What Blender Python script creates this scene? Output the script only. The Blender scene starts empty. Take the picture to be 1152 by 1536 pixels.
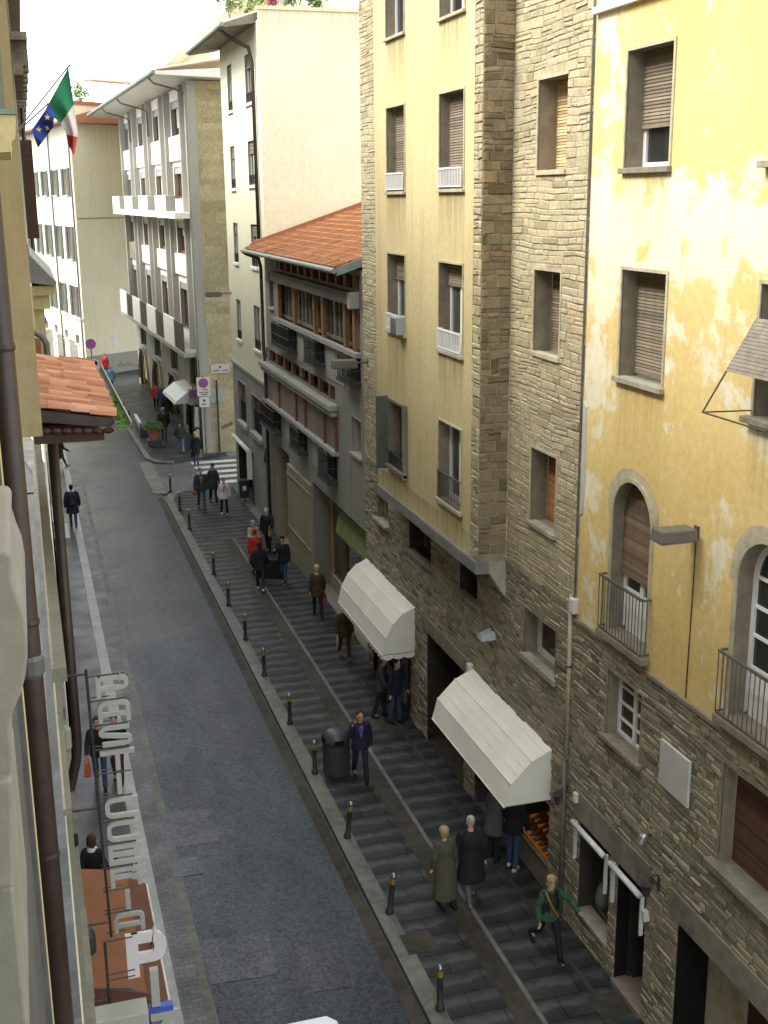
import bpy, math, random
from mathutils import Vector, Matrix
random.seed(7)
R_ = math.radians
scene = bpy.context.scene
COL = scene.collection

# ------------------------------------------------------------------ camera model
H = 13.0
VYx, VYy, VZx, VZy = 20., 300., 640., 7500.
FPX = math.sqrt(-((VYx-576)*(VZx-576)+(VYy-768)*(VZy-768)))
dY = Vector((VYx-576, -(VYy-768), -FPX)).normalized()
dZ = -Vector((VZx-576, -(VZy-768), -FPX)).normalized()
dX = dY.cross(dZ)
RC = Matrix((dX, dY, dZ))
CAMPOS = Vector((0, 0, H))
def ray(px, py): return RC @ Vector((px-576, -(py-768), -FPX))
def onZ(px, py, z=0.):
    d = ray(px, py); return CAMPOS + d*((z-H)/d.z)
def onYp(px, py, y):
    d = ray(px, py); return CAMPOS + d*(y/d.y)
def onXp(px, py, x):
    d = ray(px, py); return CAMPOS + d*(x/d.x)

class Plane:
    """vertical wall plane: s runs along direction ang (deg from +Y towards +X), n points out of the wall"""
    def __init__(self, P0, ang=0., side=1):
        a = R_(ang); self.o = Vector((P0[0], P0[1], 0)); self.d = Vector((math.sin(a), math.cos(a), 0))
        self.nv = Vector((-math.cos(a), math.sin(a), 0))*side
    def p(self, s, z, n=0.): return self.o + self.d*s + self.nv*n + Vector((0, 0, z))
    def pick(self, px, py, n=0.):
        d = ray(px, py); o = self.o + self.nv*n
        t = (o-CAMPOS).dot(self.nv)/d.dot(self.nv); q = CAMPOS + d*t
        return (q-o).dot(self.d), q.z
    def rect(self, x0, y0, x1, y1, n=0.):
        a = self.pick(x0, y0, n); b = self.pick(x1, y1, n)
        return min(a[0], b[0]), max(a[0], b[0]), min(a[1], b[1]), max(a[1], b[1])

# ------------------------------------------------------------------ materials
MATS = {}
def newmat(name):
    m = bpy.data.materials.new(name); m.use_nodes = True
    nt = m.node_tree; nt.nodes.clear()
    out = nt.nodes.new('ShaderNodeOutputMaterial'); b = nt.nodes.new('ShaderNodeBsdfPrincipled')
    nt.links.new(b.outputs[0], out.inputs[0]); MATS[name] = m
    return m, nt, b
def N(nt, t, **k):
    n = nt.nodes.new(t)
    for a, v in k.items():
        if a in n.inputs.keys(): n.inputs[a].default_value = v
        else: setattr(n, a, v)
    return n
def pos(nt, scale=(1, 1, 1)):
    g = N(nt, 'ShaderNodeNewGeometry'); m = N(nt, 'ShaderNodeMapping'); m.inputs['Scale'].default_value = scale
    nt.links.new(g.outputs['Position'], m.inputs[0]); return m.outputs[0]
def noise(nt, vec, scale, detail=4., rough=.55, dist=0.):
    n = N(nt, 'ShaderNodeTexNoise'); n.inputs['Scale'].default_value = scale; n.inputs['Detail'].default_value = detail
    n.inputs['Roughness'].default_value = rough; n.inputs['Distortion'].default_value = dist
    nt.links.new(vec, n.inputs['Vector']); return n.outputs['Fac']
def ramp(nt, fac, stops, interp='LINEAR'):
    r = N(nt, 'ShaderNodeValToRGB'); r.color_ramp.interpolation = interp
    e = r.color_ramp.elements
    while len(e) < len(stops): e.new(.5)
    for i, (p_, c) in enumerate(stops):
        e[i].position = p_
        e[i].color = (c, c, c, 1) if isinstance(c, (int, float)) else (*c, 1)
    nt.links.new(fac, r.inputs[0]); return r.outputs[0]
def mix(nt, fac, a, b, mode='MIX'):
    m = N(nt, 'ShaderNodeMix', data_type='RGBA', blend_type=mode)
    for sock, v in ((m.inputs[0], fac), (m.inputs[6], a), (m.inputs[7], b)):
        if hasattr(v, 'links'): nt.links.new(v, sock)
        elif isinstance(v, (int, float)): sock.default_value = v if sock == m.inputs[0] else (v, v, v, 1)
        else: sock.default_value = (*v, 1)
    return m.outputs[2]
def mth(nt, op, a, b=0.):
    m = N(nt, 'ShaderNodeMath', operation=op)
    for i, v in enumerate((a, b)):
        if hasattr(v, 'links'): nt.links.new(v, m.inputs[i])
        else: m.inputs[i].default_value = v
    return m.outputs[0]
def bump(nt, bs, h, strength=.3, dist=.02):
    b = N(nt, 'ShaderNodeBump'); b.inputs['Strength'].default_value = strength; b.inputs['Distance'].default_value = dist
    nt.links.new(h, b.inputs['Height']); nt.links.new(b.outputs[0], bs.inputs['Normal'])
def setc(nt, bs, c):
    if hasattr(c, 'links'): nt.links.new(c, bs.inputs['Base Color'])
    else: bs.inputs['Base Color'].default_value = (*c, 1)

def simple(name, c, rough=.6, var=.18, scale=6., metal=0., bmp=.0, spec=.5, coat=0.):
    m, nt, b = newmat(name); v = pos(nt)
    f = noise(nt, v, scale, 5.); f2 = noise(nt, v, scale*.17, 3.)
    t = mth(nt, 'ADD', mth(nt, 'MULTIPLY', f, .5), mth(nt, 'MULTIPLY', f2, .5))
    lo = tuple(max(0, x*(1-var*1.6)) for x in c); hi = tuple(min(1, x*(1+var*1.6)) for x in c)
    setc(nt, b, ramp(nt, t, [(.3, lo), (.7, hi)]))
    b.inputs['Roughness'].default_value = rough; b.inputs['Metallic'].default_value = metal
    b.inputs['Specular IOR Level'].default_value = spec
    if bmp: bump(nt, b, noise(nt, v, scale*4, 4.), bmp, .01)
    return m

def plaster(name, c1, c2, pale=None, amt=.5, streak=.35, dirt=(.12, .1, .07), zband=None, sband=None, scale=1.):
    m, nt, b = newmat(name); v = pos(nt)
    base = ramp(nt, noise(nt, v, .55*scale, 6., .6), [(.3, c1), (.72, c2)])
    fine = ramp(nt, noise(nt, v, 9., 6., .7), [(.3, .86), (.7, 1.08)])
    base = mix(nt, 1., base, fine, 'MULTIPLY')
    if pale:
        f = noise(nt, v, 1.3, 9., .68, .25)
        g = N(nt, 'ShaderNodeNewGeometry'); sx = N(nt, 'ShaderNodeSeparateXYZ'); nt.links.new(g.outputs['Position'], sx.inputs[0])
        if zband:
            for (zc, zw, add) in zband:
                d = mth(nt, 'ABSOLUTE', mth(nt, 'SUBTRACT', sx.outputs['Z'], zc))
                k = mth(nt, 'MULTIPLY', mth(nt, 'MAXIMUM', mth(nt, 'SUBTRACT', 1., mth(nt, 'DIVIDE', d, zw)), 0.), add)
                f = mth(nt, 'ADD', f, k)
        if sband:
            yc, yw, add = sband
            d = mth(nt, 'ABSOLUTE', mth(nt, 'SUBTRACT', sx.outputs['Y'], yc))
            k = mth(nt, 'MULTIPLY', mth(nt, 'MAXIMUM', mth(nt, 'SUBTRACT', 1., mth(nt, 'DIVIDE', d, yw)), 0.), add)
            f = mth(nt, 'ADD', f, k)
        msk = ramp(nt, f, [(amt-.01, 0.), (amt+.06, 1.)])
        pc = mix(nt, ramp(nt, noise(nt, v, 6., 5.), [(.35, 0.), (.65, 1.)]), pale, tuple(x*.88 for x in pale))
        base = mix(nt, mth(nt, 'MULTIPLY', msk, .85), base, pc)
    st = noise(nt, pos(nt, (3.2, 3.2, .16)), 1.6, 5., .6)
    sm = ramp(nt, st, [(.52, 0.), (.8, streak)])
    base = mix(nt, sm, base, dirt)
    setc(nt, b, base); b.inputs['Roughness'].default_value = .9; b.inputs['Specular IOR Level'].default_value = .15
    bump(nt, b, noise(nt, v, 22., 6., .65), .25, .012)
    return m

def runoff(name, runs, col=(.20, .155, .08), amt=.55, axis='Y'):
    """rain streaks washed down the plaster below each sill: runs = (s0, s1, z of the sill, length)"""
    m = MATS[name]; nt = m.node_tree; b = next(n for n in nt.nodes if n.type == 'BSDF_PRINCIPLED'); src = b.inputs['Base Color'].links[0].from_socket
    g = N(nt, 'ShaderNodeNewGeometry'); sx = N(nt, 'ShaderNodeSeparateXYZ'); nt.links.new(g.outputs['Position'], sx.inputs[0]); tot = None
    for (s0, s1, zs, L) in runs:
        d = mth(nt, 'DIVIDE', mth(nt, 'SUBTRACT', zs, sx.outputs['Z']), L)
        k = mth(nt, 'MULTIPLY', mth(nt, 'GREATER_THAN', d, 0.), mth(nt, 'MAXIMUM', mth(nt, 'SUBTRACT', 1., d), 0.))
        y = mth(nt, 'DIVIDE', mth(nt, 'ABSOLUTE', mth(nt, 'SUBTRACT', sx.outputs[axis], (s0+s1)/2)), (s1-s0)/2+.12)
        k = mth(nt, 'MULTIPLY', k, mth(nt, 'MINIMUM', mth(nt, 'MAXIMUM', mth(nt, 'MULTIPLY', mth(nt, 'SUBTRACT', 1., y), 6.), 0.), 1.))
        tot = k if tot is None else mth(nt, 'MAXIMUM', tot, k)
    st = ramp(nt, noise(nt, pos(nt, (9., 9., .35)), 1.2, 5., .6), [(.36, .15), (.64, 1.)])
    f = mth(nt, 'MULTIPLY', mth(nt, 'MULTIPLY', tot, st), amt)
    nt.links.new(mix(nt, f, src, col), b.inputs['Base Color'])
def stonemat(name, stops, mortar_mul=1., rough=.9, fine=14.):
    """individual stones: face attribute 'tone' picks the stone's own colour"""
    m, nt, b = newmat(name); v = pos(nt)
    a = N(nt, 'ShaderNodeAttribute', attribute_name='tone')
    t = mth(nt, 'ADD', mth(nt, 'MULTIPLY', a.outputs['Fac'], .78), mth(nt, 'MULTIPLY', noise(nt, v, 5., 6., .65), .22))
    c = ramp(nt, t, stops)
    c = mix(nt, 1., c, ramp(nt, noise(nt, v, fine, 7., .7), [(.25, .62), (.75, 1.25)]), 'MULTIPLY')
    c = mix(nt, ramp(nt, noise(nt, v, .45, 5.), [(.5, 0.), (.8, .3)]), c, (.13, .115, .085))
    setc(nt, b, c); b.inputs['Roughness'].default_value = rough; b.inputs['Specular IOR Level'].default_value = .2
    h = mth(nt, 'ADD', noise(nt, v, fine*1.3, 7., .7), mth(nt, 'MULTIPLY', noise(nt, v, 4., 4.), 1.2))
    bump(nt, b, h, .55, .025)
    return m

stonemat('stone_main', [(.05, (.29, .235, .135)), (.3, (.385, .325, .20)), (.55, (.455, .395, .26)), (.8, (.52, .44, .275)), (.97, (.52, .37, .20))])
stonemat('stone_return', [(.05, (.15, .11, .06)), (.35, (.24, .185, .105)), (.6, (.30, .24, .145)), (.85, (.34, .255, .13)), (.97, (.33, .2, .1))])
stonemat('stone_lower', [(.05, (.13, .113, .075)), (.3, (.225, .20, .137)), (.55, (.305, .275, .195)), (.8, (.38, .335, .225)), (.97, (.42, .32, .185))])
stonemat('stone_pier', [(.05, (.32, .27, .16)), (.35, (.39, .335, .205)), (.6, (.44, .385, .245)), (.97, (.48, .41, .25))], fine=9.)
def slatmat(name, c):
    m, nt, b = newmat(name); v = pos(nt)
    a = N(nt, 'ShaderNodeAttribute', attribute_name='tone')
    k = mth(nt, 'ADD', mth(nt, 'MULTIPLY', a.outputs['Fac'], .9), mth(nt, 'MULTIPLY', noise(nt, pos(nt, (1, 1, 6)), 4., 5.), .5))
    col = ramp(nt, k, [(.15, tuple(x*.62 for x in c)), (.95, tuple(x*1.35 for x in c))])
    col = mix(nt, ramp(nt, noise(nt, pos(nt, (4, 4, .5)), 1.5, 4.), [(.5, 0.), (.8, .45)]), col, tuple(x*.45 for x in c))
    setc(nt, b, col); b.inputs['Roughness'].default_value = .75; b.inputs['Specular IOR Level'].default_value = .3
    return m
simple('mortar', (.285, .25, .17), .95, .3, 5., bmp=.3, spec=.1)
simple('mortar_dark', (.16, .142, .10), .95, .3, 5., bmp=.3, spec=.1)
plaster('plaster_yellow', (.65, .475, .175), (.73, .56, .25), pale=(.80, .75, .56), amt=.60, streak=.25, dirt=(.42, .33, .15),
        zband=[(12.6, 1.3, .24), (10.6, 1.6, .10), (8.2, .9, .05)], sband=(17.2, .75, .15))
plaster('plaster_ochre', (.55, .45, .23), (.61, .52, .29), streak=.4, dirt=(.27, .2, .10))
plaster('plaster_cream', (.73, .70, .50), (.77, .74, .55), streak=.25, dirt=(.62, .54, .33))
plaster('plaster_pale', (.70, .62, .36), (.74, .67, .42), streak=.25, dirt=(.45, .38, .22))
plaster('plaster_beige', (.68, .61, .42), (.72, .66, .47), streak=.3, dirt=(.33, .27, .16))
plaster('plaster_far', (.74, .70, .52), (.78, .74, .58), streak=.2, dirt=(.6, .55, .38))
plaster('plaster_orange', (.29, .225, .11), (.33, .26, .14), streak=.3, dirt=(.5, .36, .16))
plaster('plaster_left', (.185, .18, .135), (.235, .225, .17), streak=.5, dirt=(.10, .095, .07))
plaster('concrete', (.26, .254, .222), (.32, .312, .275), streak=.6, dirt=(.11, .105, .09))
plaster('concrete_light', (.33, .325, .29), (.38, .372, .33), streak=.5, dirt=(.19, .18, .15))
plaster('concrete_dark', (.20, .185, .15), (.26, .24, .195), streak=.5, dirt=(.11, .10, .08))
plaster('pillar_stone', (.27, .24, .165), (.34, .305, .215), streak=.5, dirt=(.16, .14, .09))
plaster('white_panel', (.80, .78, .72), (.83, .81, .76), streak=.2, dirt=(.6, .57, .48))
simple('surround_grey', (.22, .185, .13), .85, .25, 5., bmp=.2)
simple('surround_light', (.42, .37, .25), .85, .22, 6., bmp=.2)
simple('sill_stone', (.30, .275, .21), .8, .25, 7., bmp=.25)
simple('lintel_stone', (.20, .18, .13), .85, .28, 5., bmp=.3)
simple('beam_grey', (.20, .195, .18), .7, .2, 4., bmp=.15)
simple('corbel_beige', (.36, .335, .24), .85, .2, 4., bmp=.2)
slatmat('shutter_brown', (.17, .12, .075))
slatmat('shutter_grey', (.19, .155, .11))
slatmat('shutter_beige', (.50, .36, .19))
slatmat('shutter_orange', (.30, .135, .05))
simple('shutter_wood', (.19, .15, .11), .7, .2, 5.)
slatmat('shutter_redbrown', (.085, .042, .026))
simple('shutter_green', (.085, .10, .075), .7, .25, 5.)
simple('shutter_greydark', (.09, .085, .075), .7, .25, 5.)
simple('white_paint', (.78, .78, .76), .45, .05, 8.)
simple('offwhite', (.62, .61, .56), .5, .08, 8.)
simple('wood_red', (.16, .062, .03), .6, .3, 8.)
simple('wood_orange', (.27, .13, .055), .6, .3, 8.)
simple('wood_old', (.19, .165, .125), .8, .3, 8.)
simple('iron', (.035, .032, .028), .55, .3, 10.)
simple('iron_grey', (.10, .095, .085), .5, .25, 10.)
simple('steel', (.36, .36, .35), .35, .12, 9., metal=.8)
simple('copper_brown', (.034, .020, .014), .5, .35, 6.)
simple('pipe_grey', (.12, .115, .10), .5, .25, 8.)
simple('zinc_green', (.20, .25, .22), .55, .25, 5.)
simple('gutter_grey', (.22, .22, .20), .5, .2, 5.)
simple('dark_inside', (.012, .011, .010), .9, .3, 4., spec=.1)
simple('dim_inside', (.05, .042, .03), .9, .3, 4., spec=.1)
simple('lamp_grey', (.125, .112, .095), .55, .12, 6.)
simple('plaque_marble', (.52, .50, .46), .5, .1, 5.)
simple('moss', (.07, .15, .02), .95, .4, 14., bmp=.5)
simple('leaf_green', (.09, .16, .04), .7, .35, 8.)
simple('leaf_pale', (.20, .26, .08), .7, .35, 8.)
simple('flower_red', (.45, .10, .12), .7, .3, 8.)
simple('terracotta', (.38, .165, .085), .8, .2, 9.)
simple('canvas_cream', (.76, .725, .61), .85, .07, 1.6, bmp=.03)
simple('canvas_orange', (.215, .085, .034), .85, .12, 3.)
simple('canvas_brown', (.13, .05, .03), .85, .15, 3.)
simple('canvas_grey', (.12, .11, .10), .9, .15, 3.)
simple('canvas_green', (.22, .25, .10), .85, .15, 3.)
simple('letter_cream', (.35, .355, .31), .5, .08, 6.)
simple('letter_red', (.16, .06, .04), .6, .15, 6.)
simple('letter_white', (.60, .57, .55), .45, .05, 6.)
simple('blue_paint', (.05, .09, .42), .5, .1, 6.)
simple('sign_blue', (.16, .10, .36), .5, .1, 9.)
simple('sign_red', (.38, .05, .10), .5, .1, 9.)
simple('sign_grey', (.33, .34, .34), .5, .1, 9.)
simple('black_plastic', (.022, .022, .024), .4, .2, 9.)
simple('bin_grey', (.045, .05, .055), .45, .2, 9.)
simple('yellow_band', (.27, .18, .035), .5, .1, 9.)
simple('car_paint', (.72, .78, .77), .22, .03, 2., coat=.5)
simple('rubber', (.02, .02, .02), .8, .2, 9.)
simple('curtain', (.55, .53, .48), .9, .12, 5.)
simple('kerb_granite', (.135, .13, .11), .6, .34, 5., bmp=.35, spec=.35)
simple('kerb_white', (.31, .31, .295), .5, .2, 5., bmp=.2)
simple('paint_white', (.50, .50, .47), .6, .25, 6.)
simple('drain_stone', (.050, .044, .032), .7, .4, 4., bmp=.4, spec=.2)
simple('step_stone', (.22, .17, .13), .6, .2, 6.)
simple('ac_grey', (.30, .32, .32), .5, .1, 9.)
simple('flag_green', (.02, .22, .11), .8, .08, 5.)
simple('flag_white', (.74, .72, .74), .8, .05, 5.)
simple('flag_red', (.55, .06, .05), .8, .08, 5.)
simple('flag_blue', (.02, .05, .33), .8, .08, 5.)
simple('star_yellow', (.75, .6, .15), .7, .05, 5.)
simple('pot_rim', (.42, .2, .11), .8, .2, 9.)
simple('bag_cloth', (.22, .215, .185), .9, .12, 8.)
simple('graffiti', (.07, .055, .04), .9, .2, 8.)
simple('graffiti_red', (.35, .09, .07), .9, .2, 8.)
simple('poster', (.60, .62, .60), .7, .15, 12.)
simple('shoe_leather', (.10, .045, .02), .45, .4, 14.)

def glassmat(name, c, rough=.06):
    m, nt, b = newmat(name); v = pos(nt)
    setc(nt, b, ramp(nt, noise(nt, v, 1.4, 3.), [(.3, tuple(x*.5 for x in c)), (.7, tuple(x*1.5 for x in c))]))
    b.inputs['Roughness'].default_value = rough; b.inputs['Specular IOR Level'].default_value = .5
    bump(nt, b, noise(nt, v, 1.2, 2.), .04, .02)
    return m
glassmat('glass_dark', (.022, .024, .022)); glassmat('glass_mid', (.06, .06, .05)); glassmat('glass_pale', (.22, .24, .22), .12)
glassmat('glass_brown', (.05, .028, .018))

def emit(name, c, s):
    m, nt, b = newmat(name); setc(nt, b, c); b.inputs['Emission Color'].default_value = (*c, 1); b.inputs['Emission Strength'].default_value = s
    return m
emit('bulb', (1., .72, .38), 5.)
emit('shop_glow', (.40, .13, .022), .06)

# tiles: colour per tile
def tilemat(name, stops, rough=.85):
    m, nt, b = newmat(name); v = pos(nt)
    a = N(nt, 'ShaderNodeAttribute', attribute_name='tone')
    t = mth(nt, 'ADD', mth(nt, 'MULTIPLY', a.outputs['Fac'], .7), mth(nt, 'MULTIPLY', noise(nt, v, 7., 6., .65), .3))
    c = ramp(nt, t, stops)
    c = mix(nt, ramp(nt, noise(nt, v, 1.1, 7., .7), [(.5, 0.), (.75, .5)]), c, (.13, .085, .05))
    setc(nt, b, c); b.inputs['Roughness'].default_value = rough
    bump(nt, b, noise(nt, v, 30., 5.), .2, .01); return m
tilemat('tile_orange', [(.1, (.31, .125, .055)), (.5, (.43, .195, .085)), (.9, (.52, .27, .13))])
tilemat('tile_old', [(.1, (.24, .095, .05)), (.4, (.40, .17, .085)), (.7, (.52, .24, .13)), (.95, (.58, .36, .23))])
tilemat('tile_pale', [(.1, (.40, .26, .17)), (.5, (.55, .42, .30)), (.9, (.66, .56, .44))])

# wet asphalt
def asphalt(name, c, r0, r1, sp=.35, sparkle=True):
    m, nt, b = newmat(name); v = pos(nt)
    n1 = noise(nt, v, .35, 5., .6); n2 = noise(nt, pos(nt, (1.3, .25, 1)), .9, 5., .6); n3 = mth(nt, 'ADD', mth(nt, 'MULTIPLY', noise(nt, v, 15., 4., .75), .55), mth(nt, 'MULTIPLY', noise(nt, v, 48., 3., .8), .45))
    col = ramp(nt, n1, [(.25, tuple(x*.72 for x in c)), (.75, tuple(x*1.3 for x in c))])
    col = mix(nt, 1., col, ramp(nt, n2, [(.3, .6), (.7, 1.35)]), 'MULTIPLY')
    col = mix(nt, 1., col, ramp(nt, n3, [(.34, .35), (.66, 1.75)]), 'MULTIPLY')
    cr = N(nt, 'ShaderNodeTexVoronoi', feature='DISTANCE_TO_EDGE'); cr.inputs['Scale'].default_value = .28
    wv = N(nt, 'ShaderNodeMix', data_type='VECTOR'); wv.inputs[0].default_value = .45
    nn = N(nt, 'ShaderNodeTexNoise'); nn.inputs['Scale'].default_value = 1.1; nn.inputs['Detail'].default_value = 6.; nt.links.new(v, nn.inputs['Vector'])
    nt.links.new(v, wv.inputs[4]); nt.links.new(nn.outputs['Color'], wv.inputs[5]); nt.links.new(wv.outputs[1], cr.inputs['Vector'])
    ck = mth(nt, 'MULTIPLY', ramp(nt, cr.outputs['Distance'], [(.0, .7), (.006, 0.)]), ramp(nt, noise(nt, v, .5, 3.), [(.5, 0.), (.62, 1.)]))
    col = mix(nt, ck, col, (.012, .012, .012))
    setc(nt, b, col)
    n4 = noise(nt, pos(nt, (1., .45, 1)), .55, 7., .7, .6)
    wet = mth(nt, 'MULTIPLY', ramp(nt, n4, [(.32, .35), (.68, 1.)]), ramp(nt, n3, [(.36, .12), (.62, 1.)]))
    nt.links.new(mth(nt, 'MULTIPLY', wet, 1.0), b.inputs['Specular IOR Level'])
    nt.links.new(ramp(nt, mth(nt, 'ADD', mth(nt, 'MULTIPLY', n1, .6), mth(nt, 'MULTIPLY', n4, .4)), [(.3, r0), (.7, r1)]), b.inputs['Roughness'])
    bump(nt, b, n3, sp, .012)
    return m
asphalt('asphalt', (.023, .030, .040), .24, .50, .9)
asphalt('asphalt_patch', (.017, .021, .025), .26, .46, .35)
asphalt('asphalt_side', (.075, .077, .078), .4, .6, .3)

def slabs(name, c1, c2, mort, bw, rh, r0, r1, rot=0., gap=.012, band=.0):
    m, nt, b = newmat(name)
    g = N(nt, 'ShaderNodeNewGeometry'); mp = N(nt, 'ShaderNodeMapping'); mp.inputs['Rotation'].default_value = (0, 0, rot)
    nt.links.new(g.outputs['Position'], mp.inputs[0]); v = mp.outputs[0]
    br = N(nt, 'ShaderNodeTexBrick'); nt.links.new(v, br.inputs['Vector'])
    br.inputs['Color1'].default_value = (*c1, 1); br.inputs['Color2'].default_value = (*c2, 1); br.inputs['Mortar'].default_value = (*mort, 1)
    br.inputs['Scale'].default_value = 1.; br.inputs['Mortar Size'].default_value = gap; br.inputs['Brick Width'].default_value = bw; br.inputs['Row Height'].default_value = rh
    br.inputs['Mortar Smooth'].default_value = .3
    c = mix(nt, 1., br.outputs['Color'], ramp(nt, noise(nt, v, 3., 7., .7), [(.25, .6), (.75, 1.35)]), 'MULTIPLY')
    c = mix(nt, 1., c, ramp(nt, noise(nt, v, .3, 4.), [(.3, .75), (.7, 1.2)]), 'MULTIPLY')
    h = br.outputs['Fac']
    hh = mth(nt, 'MULTIPLY', mth(nt, 'SUBTRACT', 1., h), 1.)
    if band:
        # worn, slightly dished courses; a sheen band is painted into each one's colour
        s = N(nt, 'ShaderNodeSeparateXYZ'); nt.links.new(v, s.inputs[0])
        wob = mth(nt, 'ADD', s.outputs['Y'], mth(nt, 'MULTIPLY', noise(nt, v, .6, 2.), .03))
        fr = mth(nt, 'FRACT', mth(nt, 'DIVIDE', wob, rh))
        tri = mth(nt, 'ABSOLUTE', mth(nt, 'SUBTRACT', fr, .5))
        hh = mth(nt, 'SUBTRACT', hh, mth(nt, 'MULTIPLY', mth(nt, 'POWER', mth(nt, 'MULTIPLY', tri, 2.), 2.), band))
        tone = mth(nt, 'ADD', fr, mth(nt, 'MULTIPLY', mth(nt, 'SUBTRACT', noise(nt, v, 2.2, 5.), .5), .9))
        sheen = ramp(nt, tone, [(.1, .62), (.45, .75), (.62, 1.4), (.95, .68)]); c = mix(nt, 1., c, sheen, 'MULTIPLY'); nt.links.new(mth(nt, 'MULTIPLY', sheen, .38), b.inputs['Specular IOR Level'])
    hh = mth(nt, 'ADD', hh, mth(nt, 'MULTIPLY', noise(nt, v, 18., 5., .7), .35))
    setc(nt, b, c); bump(nt, b, hh, .5, .018)
    nt.links.new(ramp(nt, noise(nt, v, 1.1, 5.), [(.3, r0), (.7, r1)]), b.inputs['Roughness'])
    return m
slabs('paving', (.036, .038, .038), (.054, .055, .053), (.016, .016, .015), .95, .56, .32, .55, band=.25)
slabs('paving_left', (.030, .034, .036), (.046, .05, .052), (.05, .05, .048), 1.4, .7, .3, .5)
slabs('cobble', (.045, .05, .052), (.08, .084, .084), (.045, .045, .042), .22, .12, .35, .55)
# ------------------------------------------------------------------ mesh building
class MB:
    def __init__(self): self.v = []; self.f = []; self.t = []; self.m = []
    def face(self, pts, tone=.5, mi=0):
        k = len(self.v); self.v += [tuple(p) for p in pts]; self.f.append(tuple(range(k, k+len(pts)))); self.t.append(tone); self.m.append(mi)
    def mesh(self, vs, fs, tone=.5, mi=0):
        k = len(self.v); self.v += [tuple(p) for p in vs]
        for f in fs: self.f.append(tuple(i+k for i in f)); self.t.append(tone); self.m.append(mi)
    def hexa(self, c, tone=.5, mi=0):   # c: 8 corners, bottom ring then top ring
        self.mesh(c, [(0, 3, 2, 1), (4, 5, 6, 7), (0, 1, 5, 4), (1, 2, 6, 5), (2, 3, 7, 6), (3, 0, 4, 7)], tone, mi)
    def box(self, pl, s0, s1, z0, z1, n0, n1, tone=.5, mi=0):
        self.hexa([pl.p(s0, z0, n0), pl.p(s1, z0, n0), pl.p(s1, z0, n1), pl.p(s0, z0, n1),
                   pl.p(s0, z1, n0), pl.p(s1, z1, n0), pl.p(s1, z1, n1), pl.p(s0, z1, n1)], tone, mi)
    def abox(self, x0, x1, y0, y1, z0, z1, tone=.5, mi=0):
        self.hexa([(x0, y0, z0), (x1, y0, z0), (x1, y1, z0), (x0, y1, z0), (x0, y0, z1), (x1, y0, z1), (x1, y1, z1), (x0, y1, z1)], tone, mi)
    def quadp(self, pl, s0, s1, z0, z1, n=0., tone=.5, mi=0):
        self.face([pl.p(s0, z0, n), pl.p(s1, z0, n), pl.p(s1, z1, n), pl.p(s0, z1, n)], tone, mi)
    def tube(self, pts, r, seg=8, tone=.5, mi=0, cap=True):
        pts = [Vector(p) for p in pts]; n = len(pts)
        rr = r if isinstance(r, (list, tuple)) else [r]*n
        ring = []; prev = None
        for i, p in enumerate(pts):
            t = (pts[min(i+1, n-1)]-pts[max(i-1, 0)]).normalized()
            u = prev - t*prev.dot(t) if prev is not None else t.orthogonal()
            if u.length < 1e-5: u = t.orthogonal()
            u.normalize(); prev = u; w = t.cross(u)
            ring.append([p + (u*math.cos(a)+w*math.sin(a))*rr[i] for a in [2*math.pi*k/seg for k in range(seg)]])
        vs = [q for r_ in ring for q in r_]; fs = []
        for i in range(n-1):
            for k in range(seg):
                a = i*seg+k; b_ = i*seg+(k+1) % seg; fs.append((a, b_, b_+seg, a+seg))
        if cap: fs += [tuple(range(seg))[::-1], tuple(range((n-1)*seg, n*seg))]
        self.mesh(vs, fs, tone, mi)
    def lathe(self, c, prof, seg=16, tone=.5, mi=0, ax=(0, 0, 1), sx=1., sy=1.):
        c = Vector(c); ax = Vector(ax).normalized(); u = Vector((1, 0, 0)) if abs(ax.z) > .9 else Vector((0, 0, 1)).cross(ax).normalized(); w = ax.cross(u)
        vs = []
        for (r, h) in prof:
            for k in range(seg):
                a = 2*math.pi*k/seg; vs.append(c + ax*h + u*(r*sx*math.cos(a)) + w*(r*sy*math.sin(a)))
        fs = [(i*seg+k, i*seg+(k+1) % seg, (i+1)*seg+(k+1) % seg, (i+1)*seg+k) for i in range(len(prof)-1) for k in range(seg)]
        fs += [tuple(range(seg))[::-1], tuple(range((len(prof)-1)*seg, len(prof)*seg))]
        self.mesh(vs, fs, tone, mi)
    def ball(self, c, rx, ry=None, rz=None, seg=12, rings=8, tone=.5, mi=0):
        ry = ry or rx; rz = rz or rx
        prof = [(max(1e-3, math.sin(math.pi*i/rings)), -math.cos(math.pi*i/rings)) for i in range(rings+1)]
        c = Vector(c); vs = [c+Vector((rx*r*math.cos(2*math.pi*k/seg), ry*r*math.sin(2*math.pi*k/seg), rz*h)) for (r, h) in prof for k in range(seg)]
        fs = [(i*seg+k, i*seg+(k+1) % seg, (i+1)*seg+(k+1) % seg, (i+1)*seg+k) for i in range(rings) for k in range(seg)]
        fs += [tuple(range(seg))[::-1], tuple(range(rings*seg, (rings+1)*seg))]
        self.mesh(vs, fs, tone, mi)
    def prism(self, poly, off, tone=.5, mi=0):   # polygon extruded by vector off
        a = [Vector(p) for p in poly]; b = [p+Vector(off) for p in a]; n = len(a)
        self.mesh(a+b, [tuple(range(n))[::-1], tuple(range(n, 2*n))]+[(i, (i+1) % n, n+(i+1) % n, n+i) for i in range(n)], tone, mi)
    def merge(self, o):
        k = len(self.v); self.v += o.v; self.f += [tuple(i+k for i in f) for f in o.f]; self.t += o.t; self.m += o.m
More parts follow.
